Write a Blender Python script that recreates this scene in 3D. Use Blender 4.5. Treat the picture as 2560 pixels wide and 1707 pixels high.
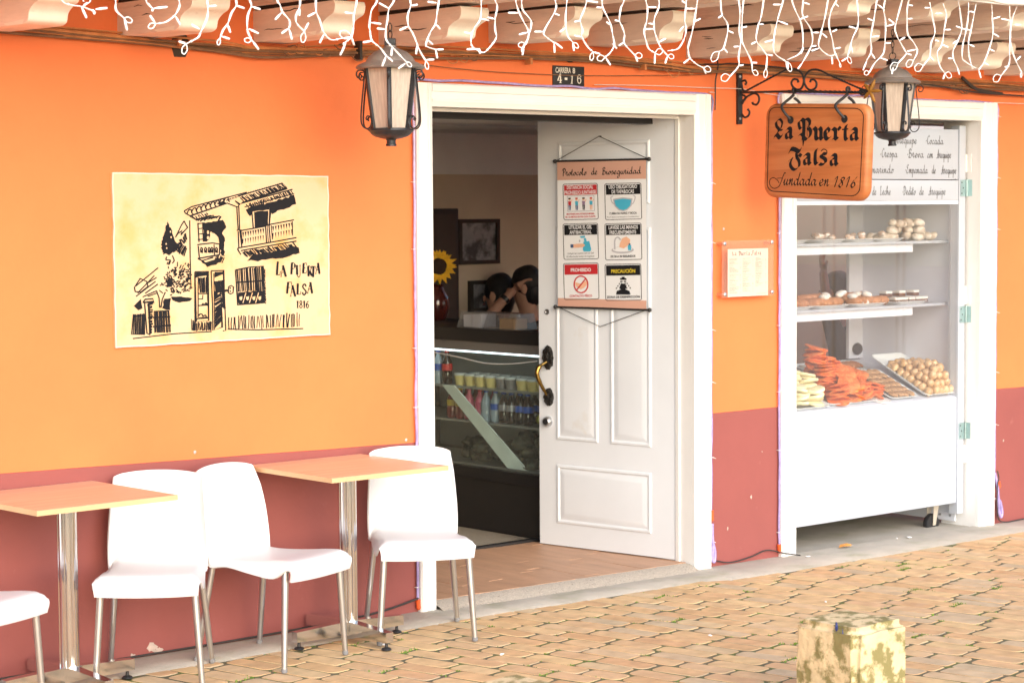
import bpy, bmesh, math, random
from mathutils import Vector, Matrix, noise
R = math.radians
random.seed(7)
for o in list(bpy.data.objects): bpy.data.objects.remove(o)
S = bpy.context.scene
COL = S.collection

# ---------------------------------------------------------------- camera
YAW, PITCH, ROLL = 0.71943296, -0.06321936, -0.00638943
CAM = Vector((-5.74108, -7.16920, 1.75))
fw = Vector((math.sin(YAW)*math.cos(PITCH), math.cos(YAW)*math.cos(PITCH), math.sin(PITCH)))
rt0 = Vector((math.cos(YAW), -math.sin(YAW), 0)); up0 = rt0.cross(fw)
rt = rt0*math.cos(ROLL)+up0*math.sin(ROLL); up = -rt0*math.sin(ROLL)+up0*math.cos(ROLL)
cd = bpy.data.cameras.new('camera'); cam = bpy.data.objects.new('camera', cd); COL.objects.link(cam)
cam.matrix_world = Matrix(((rt.x, up.x, -fw.x, CAM.x), (rt.y, up.y, -fw.y, CAM.y), (rt.z, up.z, -fw.z, CAM.z), (0, 0, 0, 1)))
cd.lens = 75.4556; cd.sensor_width = 36; cd.clip_end = 500; cd.clip_start = .05
cd.dof.use_dof = True; cd.dof.focus_distance = 9.0; cd.dof.aperture_fstop = 5.0
S.camera = cam
S.render.resolution_x, S.render.resolution_y = 1024, 682

# ---------------------------------------------------------------- sky, sun, exposure
SUN_EL, SUN_AZ = R(24), R(198)          # azimuth measured clockwise from +y; light arrives from the street side
wd = bpy.data.worlds.new('World'); S.world = wd; wd.use_nodes = True
nt = wd.node_tree; nt.nodes.clear()
sky = nt.nodes.new('ShaderNodeTexSky'); sky.sky_type = 'NISHITA'; sky.sun_disc = False
sky.sun_elevation = SUN_EL; sky.sun_rotation = SUN_AZ; sky.air_density = 1.0; sky.dust_density = 1.6; sky.ozone_density = 0.6
bg = nt.nodes.new('ShaderNodeBackground'); bg.inputs[1].default_value = 0.15
ow = nt.nodes.new('ShaderNodeOutputWorld')
nt.links.new(sky.outputs[0], bg.inputs[0]); nt.links.new(bg.outputs[0], ow.inputs[0])
sl = bpy.data.lights.new('sun', 'SUN'); sl.energy = 1.15; sl.angle = R(80); sl.color = (1, .99, .975)
so = bpy.data.objects.new('sun', sl); COL.objects.link(so)
sd = Vector((math.sin(SUN_AZ)*math.cos(SUN_EL), math.cos(SUN_AZ)*math.cos(SUN_EL), math.sin(SUN_EL)))
so.rotation_euler = sd.to_track_quat('Z', 'Y').to_euler(); so.location = sd*30
S.view_settings.view_transform = 'Standard'; S.view_settings.look = 'None'
S.view_settings.gamma = 1; S.view_settings.use_curve_mapping = False
S.view_settings.exposure = 1.24
S.cycles.max_bounces = 8; S.cycles.transparent_max_bounces = 16

# ---------------------------------------------------------------- helpers
MATS = {}
def mat(name, col, rough=.6, metal=0, var=.06, vs=5, bump=0, bs=60, col2=None, c2s=3, c2lo=.5, c2hi=.65, coat=0, emit=None, es=1, stretch=(1,1,1), spec=.5, trans=0):
    """procedural surface: base colour broken up by noise, optional second colour in patches, optional bump"""
    if name in MATS: return MATS[name]
    m = bpy.data.materials.new(name); m.use_nodes = True; n = m.node_tree; L = n.links
    b = n.nodes['Principled BSDF']; b.inputs['Roughness'].default_value = rough; b.inputs['Metallic'].default_value = metal
    b.inputs['Specular IOR Level'].default_value = spec; b.inputs['Coat Weight'].default_value = coat
    if trans: b.inputs['Transmission Weight'].default_value = trans
    tc = n.nodes.new('ShaderNodeTexCoord'); mp = n.nodes.new('ShaderNodeMapping'); mp.inputs['Scale'].default_value = stretch
    L.new(tc.outputs['Object'], mp.inputs[0])
    c = col if len(col) == 4 else (*col, 1)
    nz = n.nodes.new('ShaderNodeTexNoise'); nz.inputs['Scale'].default_value = vs; nz.inputs['Detail'].default_value = 6; nz.inputs['Roughness'].default_value = .6
    L.new(mp.outputs[0], nz.inputs['Vector'])
    mr = n.nodes.new('ShaderNodeMapRange'); mr.inputs['From Min'].default_value = .3; mr.inputs['From Max'].default_value = .7
    mr.inputs['To Min'].default_value = 1-var; mr.inputs['To Max'].default_value = 1+var
    L.new(nz.outputs['Fac'], mr.inputs['Value'])
    mx = n.nodes.new('ShaderNodeMix'); mx.data_type = 'RGBA'; mx.blend_type = 'MULTIPLY'; mx.inputs[0].default_value = 1
    mx.inputs[6].default_value = c; L.new(mr.outputs[0], mx.inputs[7])
    out = mx.outputs[2]
    if col2:
        n2 = n.nodes.new('ShaderNodeTexNoise'); n2.inputs['Scale'].default_value = c2s; n2.inputs['Detail'].default_value = 8; n2.inputs['Roughness'].default_value = .62
        L.new(mp.outputs[0], n2.inputs['Vector'])
        r2 = n.nodes.new('ShaderNodeMapRange'); r2.inputs['From Min'].default_value = c2lo; r2.inputs['From Max'].default_value = c2hi
        L.new(n2.outputs['Fac'], r2.inputs['Value'])
        m2 = n.nodes.new('ShaderNodeMix'); m2.data_type = 'RGBA'; L.new(r2.outputs[0], m2.inputs[0]); L.new(out, m2.inputs[6]); m2.inputs[7].default_value = (*col2, 1)
        out = m2.outputs[2]
    L.new(out, b.inputs['Base Color'])
    if bump:
        n3 = n.nodes.new('ShaderNodeTexNoise'); n3.inputs['Scale'].default_value = bs; n3.inputs['Detail'].default_value = 5
        L.new(mp.outputs[0], n3.inputs['Vector'])
        bp = n.nodes.new('ShaderNodeBump'); bp.inputs['Strength'].default_value = bump; bp.inputs['Distance'].default_value = .01
        L.new(n3.outputs['Fac'], bp.inputs['Height']); L.new(bp.outputs[0], b.inputs['Normal'])
    if emit:
        b.inputs['Emission Color'].default_value = (*emit, 1); b.inputs['Emission Strength'].default_value = es
    MATS[name] = m
    return m

def pane_mat(name, tint=(1, 1, 1), ior=1.5, rough=.0, alpha=0.0, film=(.8, .8, .8)):
    """thin pane: mostly see-through, mirror by Fresnel, an optional diffuse film"""
    m = bpy.data.materials.new(name); m.use_nodes = True; n = m.node_tree; L = n.links; n.nodes.clear()
    o = n.nodes.new('ShaderNodeOutputMaterial'); tr = n.nodes.new('ShaderNodeBsdfTransparent'); tr.inputs[0].default_value = (*tint, 1)
    gl = n.nodes.new('ShaderNodeBsdfGlossy'); gl.inputs['Roughness'].default_value = rough
    fr = n.nodes.new('ShaderNodeFresnel'); gg = n.nodes.new('ShaderNodeNewGeometry')
    mi = n.nodes.new('ShaderNodeMapRange'); mi.inputs['To Min'].default_value = ior; mi.inputs['To Max'].default_value = 1/ior; L.new(gg.outputs['Backfacing'], mi.inputs['Value']); L.new(mi.outputs[0], fr.inputs[0])
    mx = n.nodes.new('ShaderNodeMixShader'); L.new(fr.outputs[0], mx.inputs[0]); L.new(tr.outputs[0], mx.inputs[1]); L.new(gl.outputs[0], mx.inputs[2])
    last = mx
    if alpha:
        df = n.nodes.new('ShaderNodeBsdfDiffuse'); df.inputs[0].default_value = (*film, 1)
        tc = n.nodes.new('ShaderNodeTexCoord'); nz = n.nodes.new('ShaderNodeTexNoise'); nz.inputs['Scale'].default_value = 3; nz.inputs['Detail'].default_value = 5
        L.new(tc.outputs['Object'], nz.inputs['Vector'])
        mr = n.nodes.new('ShaderNodeMapRange'); mr.inputs['To Min'].default_value = alpha*.4; mr.inputs['To Max'].default_value = alpha*1.6
        L.new(nz.outputs['Fac'], mr.inputs['Value'])
        m2 = n.nodes.new('ShaderNodeMixShader'); L.new(mr.outputs[0], m2.inputs[0]); L.new(mx.outputs[0], m2.inputs[1]); L.new(df.outputs[0], m2.inputs[2]); last = m2
    L.new(last.outputs[0], o.inputs[0])
    return m

def cr(pts, n=6, closed=False):
    """Catmull-Rom through pts (any dimension)"""
    pts = [Vector(p) for p in pts]
    if len(pts) < 3 and not closed: return pts
    out = []; N = len(pts); rng = range(N if closed else N-1)
    for i in rng:
        if closed: a, b, c, d = pts[(i-1) % N], pts[i], pts[(i+1) % N], pts[(i+2) % N]
        else: b, c = pts[i], pts[i+1]; a = pts[i-1] if i else b*2-c; d = pts[i+2] if i+2 < N else c*2-b
        for k in range(n):
            t = k/n
            out.append(.5*((2*b)+(c-a)*t+(2*a-5*b+4*c-d)*t*t+(3*b-a-3*c+d)*t**3))
    if not closed: out.append(pts[-1])
    return out

class MB:
    def __init__(s): s.v = []; s.f = []; s.mi = []; s.m = 0
    def add(s, vs, fs):
        k = len(s.v); s.v += [Vector(v) for v in vs]; s.f += [tuple(i+k for i in f) for f in fs]; s.mi += [s.m]*len(fs); return s
    def box(s, lo, hi, M=None, ch=0):
        x0, y0, z0 = lo; x1, y1, z1 = hi
        if ch:
            bm = bmesh.new(); bmesh.ops.create_cube(bm, size=1)
            for v in bm.verts: v.co = Vector(((x0+x1)/2+v.co.x*(x1-x0), (y0+y1)/2+v.co.y*(y1-y0), (z0+z1)/2+v.co.z*(z1-z0)))
            bmesh.ops.bevel(bm, geom=bm.edges[:], offset=ch, segments=2, affect='EDGES', profile=.6)
            vs = [v.co.copy() for v in bm.verts]; bm.verts.index_update(); fs = [[v.index for v in f.verts] for f in bm.faces]; bm.free()
        else:
            vs = [Vector(p) for p in ((x0,y0,z0),(x1,y0,z0),(x1,y1,z0),(x0,y1,z0),(x0,y0,z1),(x1,y0,z1),(x1,y1,z1),(x0,y1,z1))]
            fs = [(0,3,2,1),(4,5,6,7),(0,1,5,4),(1,2,6,5),(2,3,7,6),(3,0,4,7)]
        if M: vs = [M @ v for v in vs]
        return s.add(vs, fs)
    def tube(s, pts, r, n=8, cap=True, flat=None):
        pts = [Vector(p) for p in pts]; N = len(pts)
        rs = r if isinstance(r, (list, tuple)) else [r]*N
        vs = []; fs = []; prev = None
        for i, p in enumerate(pts):
            t = (pts[min(i+1, N-1)]-pts[max(i-1, 0)])
            t = t.normalized() if t.length > 1e-9 else Vector((0, 0, 1))
            if prev is None:
                a = Vector((0, 0, 1)) if abs(t.z) < .9 else Vector((1, 0, 0)); nrm = t.cross(a).normalized()
            else:
                nrm = prev-t*prev.dot(t); nrm = nrm.normalized() if nrm.length > 1e-6 else t.orthogonal().normalized()
            prev = nrm; bn = t.cross(nrm)
            for k in range(n):
                a = 2*math.pi*k/n
                if flat: vs.append(p+Vector(flat)*math.cos(a)*rs[i]*2.4+(t.cross(Vector(flat)).normalized())*math.sin(a)*rs[i])
                else: vs.append(p+(nrm*math.cos(a)+bn*math.sin(a))*rs[i])
        for i in range(N-1):
            for k in range(n): fs.append((i*n+k, i*n+(k+1) % n, (i+1)*n+(k+1) % n, (i+1)*n+k))
        if cap: fs.append(tuple(range(n-1, -1, -1))); fs.append(tuple((N-1)*n+k for k in range(n)))
        return s.add(vs, fs)
    def lathe(s, prof, c=(0, 0, 0), n=20, M=None):
        vs = []; fs = []; c = Vector(c)
        for r, z in prof:
            for k in range(n):
                a = 2*math.pi*k/n; v = Vector((r*math.cos(a), r*math.sin(a), z))
                vs.append(c+(M @ v if M else v))
        P = len(prof)
        for i in range(P-1):
            for k in range(n): fs.append((i*n+k, i*n+(k+1) % n, (i+1)*n+(k+1) % n, (i+1)*n+k))
        fs.append(tuple(range(n-1, -1, -1))); fs.append(tuple((P-1)*n+k for k in range(n)))
        return s.add(vs, fs)
    def prism(s, poly, f0, f1):
        """poly: 2-D outline; f0/f1 map (u, v) to the two 3-D faces"""
        n = len(poly); vs = [f0(*p) for p in poly]+[f1(*p) for p in poly]
        fs = [tuple(range(n)), tuple(range(2*n-1, n-1, -1))]+[(i, i+n, (i+1) % n+n, (i+1) % n) for i in range(n)]
        return s.add(vs, fs)
    def blob(s, c, r, seed=0, amp=.15, seg=10, rings=7, M=None, fr=2.0):
        vs = []; fs = []; c = Vector(c); r = Vector(r) if hasattr(r, '__len__') else Vector((r, r, r))
        for i in range(rings+1):
            th = math.pi*i/rings
            for k in range(seg):
                a = 2*math.pi*k/seg; d = Vector((math.sin(th)*math.cos(a), math.sin(th)*math.sin(a), math.cos(th)))
                q = 1+amp*noise.noise(d*fr+Vector((seed*3.7, seed*1.3, 0)))
                v = Vector((d.x*r.x*q, d.y*r.y*q, d.z*r.z*q)); vs.append(c+(M @ v if M else v))
        for i in range(rings):
            for k in range(seg): fs.append((i*seg+k, (i+1)*seg+k, (i+1)*seg+(k+1) % seg, i*seg+(k+1) % seg))
        return s.add(vs, fs)
    def mesh(s, name, mats, inv=None, smooth=35):
        me = bpy.data.meshes.new(name)
        me.from_pydata([inv @ v if inv else v for v in s.v], [], s.f)
        for m in (mats if isinstance(mats, (list, tuple)) else [mats]): me.materials.append(m)
        if len(me.materials) > 1: me.polygons.foreach_set('material_index', s.mi)
        bm = bmesh.new(); bm.from_mesh(me); bmesh.ops.recalc_face_normals(bm, faces=bm.faces[:]); bm.to_mesh(me); bm.free()
        if smooth:
            me.shade_smooth(); me.set_sharp_from_angle(angle=R(smooth))
        return me
    def build(s, name, mats, parent=None, local=False, smooth=35, **tags):
        inv = None if (local or parent is None) else root_mat(parent).inverted()
        o = bpy.data.objects.new(name, s.mesh(name, mats, inv, smooth)); COL.objects.link(o)
        if parent: o.parent = parent
        for k, v in tags.items():
            if v: o[k] = v
        return o

def root_mat(o):
    M = Matrix.Identity(4)
    while o:
        M = (Matrix.Translation(o.location) @ o.rotation_euler.to_matrix().to_4x4()) @ M; o = o.parent
    return M
def thing(name, label, cat, loc=(0, 0, 0), rz=0, group=None, rot=None):
    o = bpy.data.objects.new(name, None); COL.objects.link(o); o.empty_display_size = .1
    o.location = loc; o.rotation_euler = rot or (0, 0, rz); o['label'] = label; o['category'] = cat
    if group: o['group'] = group
    return o
def setting(o): o['kind'] = 'structure'; return o
def kids(o): return [c for c in bpy.data.objects if c.parent == o]
def copy_tree(o, parent=None):
    c = o.copy(); COL.objects.link(c)
    if parent: c.parent = parent
    for ch in kids(o): copy_tree(ch, c)
    return c

# flat print: strokes, shapes and type laid on a plane through a mapping (u, v, lift) -> 3-D point
class Ink:
    def __init__(s, fn, px=None, step=3e-6): s.step = step; s.fn = fn; s.px = px or (lambda x, y: (x, y)); s.k = 0; s.mb = MB()
    def lift(s): s.k += 1; return .00012+(s.k % 500)*s.step
    def poly(s, pts, m=0):
        s.mb.m = m; h = s.lift(); s.mb.add([s.fn(*s.px(*p), h) for p in pts], [tuple(range(len(pts)))])
    def line(s, pts, w, m=0, sm=0, closed=False, taper=False):
        pts = [Vector(p).to_2d() for p in (cr(pts, sm, closed) if sm else pts)]
        if closed: pts.append(pts[0].copy())
        N = len(pts); L = []; Rr = []
        for i, p in enumerate(pts):
            if closed and i in (0, N-1): a, b = pts[N-2], pts[1]
            else: a, b = pts[max(i-1, 0)], pts[min(i+1, N-1)]
            t = b-a; t = t.normalized() if t.length > 1e-9 else Vector((1, 0)); q = Vector((-t.y, t.x))
            k = 1
            if 0 < i < N-1:
                d = (pts[i]-pts[i-1]); k = 1/max(.5, abs(q.dot(Vector((-d.y, d.x)).normalized()))) if d.length > 1e-9 else 1
            ww = w*.5*k*((1-.75*i/(N-1)) if taper else 1); L.append(p+q*ww); Rr.append(p-q*ww)
        s.strip(L, Rr, m)
    def nib(s, pts, w, ang=42, m=0, sm=6, thin=.18):
        """broad-nib pen: edge held at a fixed angle (y axis pointing down)"""
        pts = [Vector(p).to_2d() for p in cr(pts, sm)]
        e = Vector((math.cos(R(ang)), -math.sin(R(ang))))*w*.5
        L = []; Rr = []
        for i, p in enumerate(pts):
            t = pts[min(i+1, len(pts)-1)]-pts[max(i-1, 0)]; t = t.normalized() if t.length > 1e-9 else Vector((1, 0)); q = Vector((-t.y, t.x))
            x = e+q*(w*thin*.5)*(1 if e.dot(q) >= 0 else -1)
            L.append(p+x); Rr.append(p-x)
        s.strip(L, Rr, m)
    def strip(s, L, Rr, m):
        s.mb.m = m; h = s.lift(); N = len(L)
        s.mb.add([s.fn(*s.px(*p), h) for p in L]+[s.fn(*s.px(*p), h) for p in Rr], [(i, i+1, N+i+1, N+i) for i in range(N-1)])
    def box(s, x0, y0, x1, y1, m=0): s.strip([(x0+(x1-x0)*i/16, y0) for i in range(17)], [(x0+(x1-x0)*i/16, y1) for i in range(17)], m)
    def rrect(s, x0, y0, x1, y1, r, w, m=0):
        P = []
        for cx, cy, a0 in ((x1-r, y0+r, -90), (x1-r, y1-r, 0), (x0+r, y1-r, 90), (x0+r, y0+r, 180)):
            for k in range(5): a = R(a0+k*22.5); P.append((cx+r*math.cos(a), cy+r*math.sin(a)))
        s.line(P, w, m, closed=True)
    def disc(s, cx, cy, rx, ry, m=0, n=18): s.poly([(cx+rx*math.cos(2*math.pi*k/n), cy+ry*math.sin(2*math.pi*k/n)) for k in range(n)], m)
    def type(s, txt, x0, x1, yb, h, m=0, bold=.012, slope=0):
        """block type fitted between x0 and x1 with cap height h, baseline yb (y down)"""
        vs, fs = type_mesh(txt, bold)
        mn = min(v[0] for v in vs); mxx = max(v[0] for v in vs); sc = (x1-x0)/(mxx-mn); s.mb.m = m; q = s.lift()
        s.mb.add([s.fn(*s.px(x0+(v[0]-mn)*sc, yb+slope*(v[0]-mn)*sc-v[1]/.7*h), q) for v in vs], fs)
    def build(s, name, mats, parent, **t): return s.mb.build(name, mats, parent, smooth=0, **t)
TYPE = {}
def type_mesh(txt, bold):
    if (txt, bold) in TYPE: return TYPE[(txt, bold)]
    cu = bpy.data.curves.new('type', 'FONT'); cu.body = txt; cu.offset = bold; cu.resolution_u = 3; cu.fill_mode = 'FRONT'
    o = bpy.data.objects.new('type', cu); COL.objects.link(o)
    dg = bpy.context.evaluated_depsgraph_get(); me = bpy.data.meshes.new_from_object(o.evaluated_get(dg))
    r = ([v.co.copy() for v in me.vertices], [tuple(p.vertices) for p in me.polygons])
    bpy.data.objects.remove(o); bpy.data.curves.remove(cu); bpy.data.meshes.remove(me); TYPE[(txt, bold)] = r
    return r
# a small joined-up hand: x-height 1, baseline 0, y up
HAND = {
'a': ([[(.8,.85),(.45,1),(.1,.5),(.35,0),(.72,.4),(.85,1)],[(.85,1),(.8,.3),(1,0),(1.2,.3)]],1.2),
'b': ([[(0,.3),(.35,1.6),(.42,2.2),(.2,2),(.15,.6),(.38,0),(.72,.4),(.6,.95),(.35,.8),(.95,.75)]],.95),
'c': ([[(.75,.8),(.5,1),(.1,.5),(.4,0),(.9,.35)]],.9),
'd': ([[(.8,.85),(.45,1),(.1,.5),(.35,0),(.75,.4),(.98,2.2)],[(.98,2.2),(.82,.4),(1,0),(1.2,.3)]],1.2),
'e': ([[(0,.3),(.6,.6),(.6,.95),(.35,1),(.1,.5),(.4,0),(.9,.35)]],.9),
'g': ([[(.8,.85),(.45,1),(.1,.5),(.35,0),(.75,.4),(.85,1)],[(.85,1),(.75,-.7),(.4,-1.1),(.2,-.8),(.6,-.2),(1.15,.3)]],1.15),
'h': ([[(0,.3),(.4,1.7),(.42,2.2),(.22,1.9),(.1,0)],[(.1,0),(.35,.85),(.6,1),(.65,.3),(.8,0),(1.05,.3)]],1.05),
'i': ([[(0,.3),(.25,1),(.2,.3),(.4,0),(.6,.3)],[(.3,1.5),(.34,1.62)]],.6),
'l': ([[(0,.3),(.42,1.7),(.38,2.2),(.2,1.9),(.2,.3),(.4,0),(.65,.3)]],.65),
'm': ([[(0,.7),(.2,1),(.2,0)],[(.2,0),(.4,.9),(.58,.95),(.58,0)],[(.58,0),(.8,.9),(.98,.95),(.98,.25),(1.15,0),(1.35,.3)]],1.35),
'n': ([[(0,.7),(.2,1),(.2,0)],[(.2,0),(.45,.9),(.65,.95),(.65,.25),(.82,0),(1.05,.3)]],1.05),
'o': ([[(.5,1),(.12,.6),(.3,0),(.7,.3),(.6,.9),(.45,.95),(.95,.85)]],.95),
'p': ([[(0,.5),(.25,1),(.15,-1.1)],[(.2,.6),(.5,1),(.75,.6),(.45,0),(.2,.1)],[(.6,.1),(.9,.3)]],.95),
'q': ([[(.75,.85),(.42,1),(.1,.5),(.35,0),(.7,.4),(.8,1)],[(.8,1),(.7,-1.1)],[(.7,-.4),(1.05,.3)]],1.05),
'r': ([[(0,.3),(.22,1.15),(.5,.95),(.42,.3),(.58,0),(.85,.3)]],.85),
's': ([[(0,.3),(.4,1.1),(.6,.4),(.35,0),(.1,.12)],[(.35,0),(.8,.3)]],.8),
't': ([[(0,.3),(.35,1.5),(.35,1.8),(.22,.3),(.42,0),(.7,.3)],[(.05,1.2),(.65,1.28)]],.7),
'u': ([[(0,.3),(.2,1),(.15,.25),(.38,0),(.7,.6),(.75,1)],[(.75,1),(.7,.25),(.88,0),(1.1,.3)]],1.1),
'v': ([[(0,.5),(.2,1),(.35,0),(.6,.6),(.65,1),(.9,.85)]],.9),
'A': ([[(-.2,.1),(.2,0),(.75,2.2)],[(.75,2.2),(.7,.3),(.9,0),(1.15,.3)],[(.1,.9),(1.0,.95)]],1.15),
'B': ([[(.3,2.1),(.2,0)],[(0,1.7),(.5,2.2),(.85,1.8),(.35,1.15)],[(.35,1.15),(.95,.9),(.8,.1),(.2,0),(-.05,.2)]],1.15),
'C': ([[(.85,1.8),(.7,2.2),(.3,1.7),(.15,.6),(.4,0),(.95,.35)]],.95),
'D': ([[(.3,2.1),(.25,0)],[(-.05,1.7),(.4,2.2),(1,1.6),(.9,.4),(.25,0),(0,.15)]],1.2),
'E': ([[(.9,1.9),(.6,2.2),(.3,1.7),(.6,1.15)],[(.6,1.15),(.1,.7),(.3,0),(1,.35)]],1.05),
'L': ([[(.5,1.9),(.3,2.2),(.3,.6),(.05,.05)],[(.05,.05),(.5,0),(.95,.3)]],1.0),
'P': ([[(.35,2.0),(.15,-.2)],[(-.1,1.5),(.3,2.2),(.95,1.9),(.75,1.1),(.3,1.0)]],1.0),
'T': ([[(.45,2.1),(.35,0)],[(-.1,1.9),(.3,2.1),(1,2.2)]],.9),
'1': ([[(.05,1.5),(.45,2.0),(.35,0)]],.75),
'8': ([[(.6,1.95),(.2,1.6),(.7,.7),(.5,0),(.12,.4),(.6,1.2),(.8,1.7),(.6,1.95)]],1.0),
'6': ([[(.85,2.1),(.4,1.3),(.15,.5),(.45,0),(.8,.45),(.55,1.0),(.2,.55)]],1.0),
'·': ([[(.2,.75),(.28,.75),(.36,.75)]],.6), ' ': ([],.55)}
def hand(ink, txt, x0, x1, yb, xh, w, m=0, slant=.0, ang=48, thin=.3, yup=False, slope=0, gap=0):
    W = sum(HAND[c][1]+gap for c in txt); sx = (x1-x0)/W; cx = 0; sg = 1 if yup else -1
    for c in txt:
        st, adv = HAND[c]
        for pl in st:
            ink.nib([(x0+(cx+p[0]+slant*p[1])*sx, yb+sg*p[1]*xh+slope*(cx+p[0])*sx) for p in pl], w if c != '·' else w*1.8, -ang if yup else ang, m, 4, thin)
        cx += adv+gap

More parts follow.
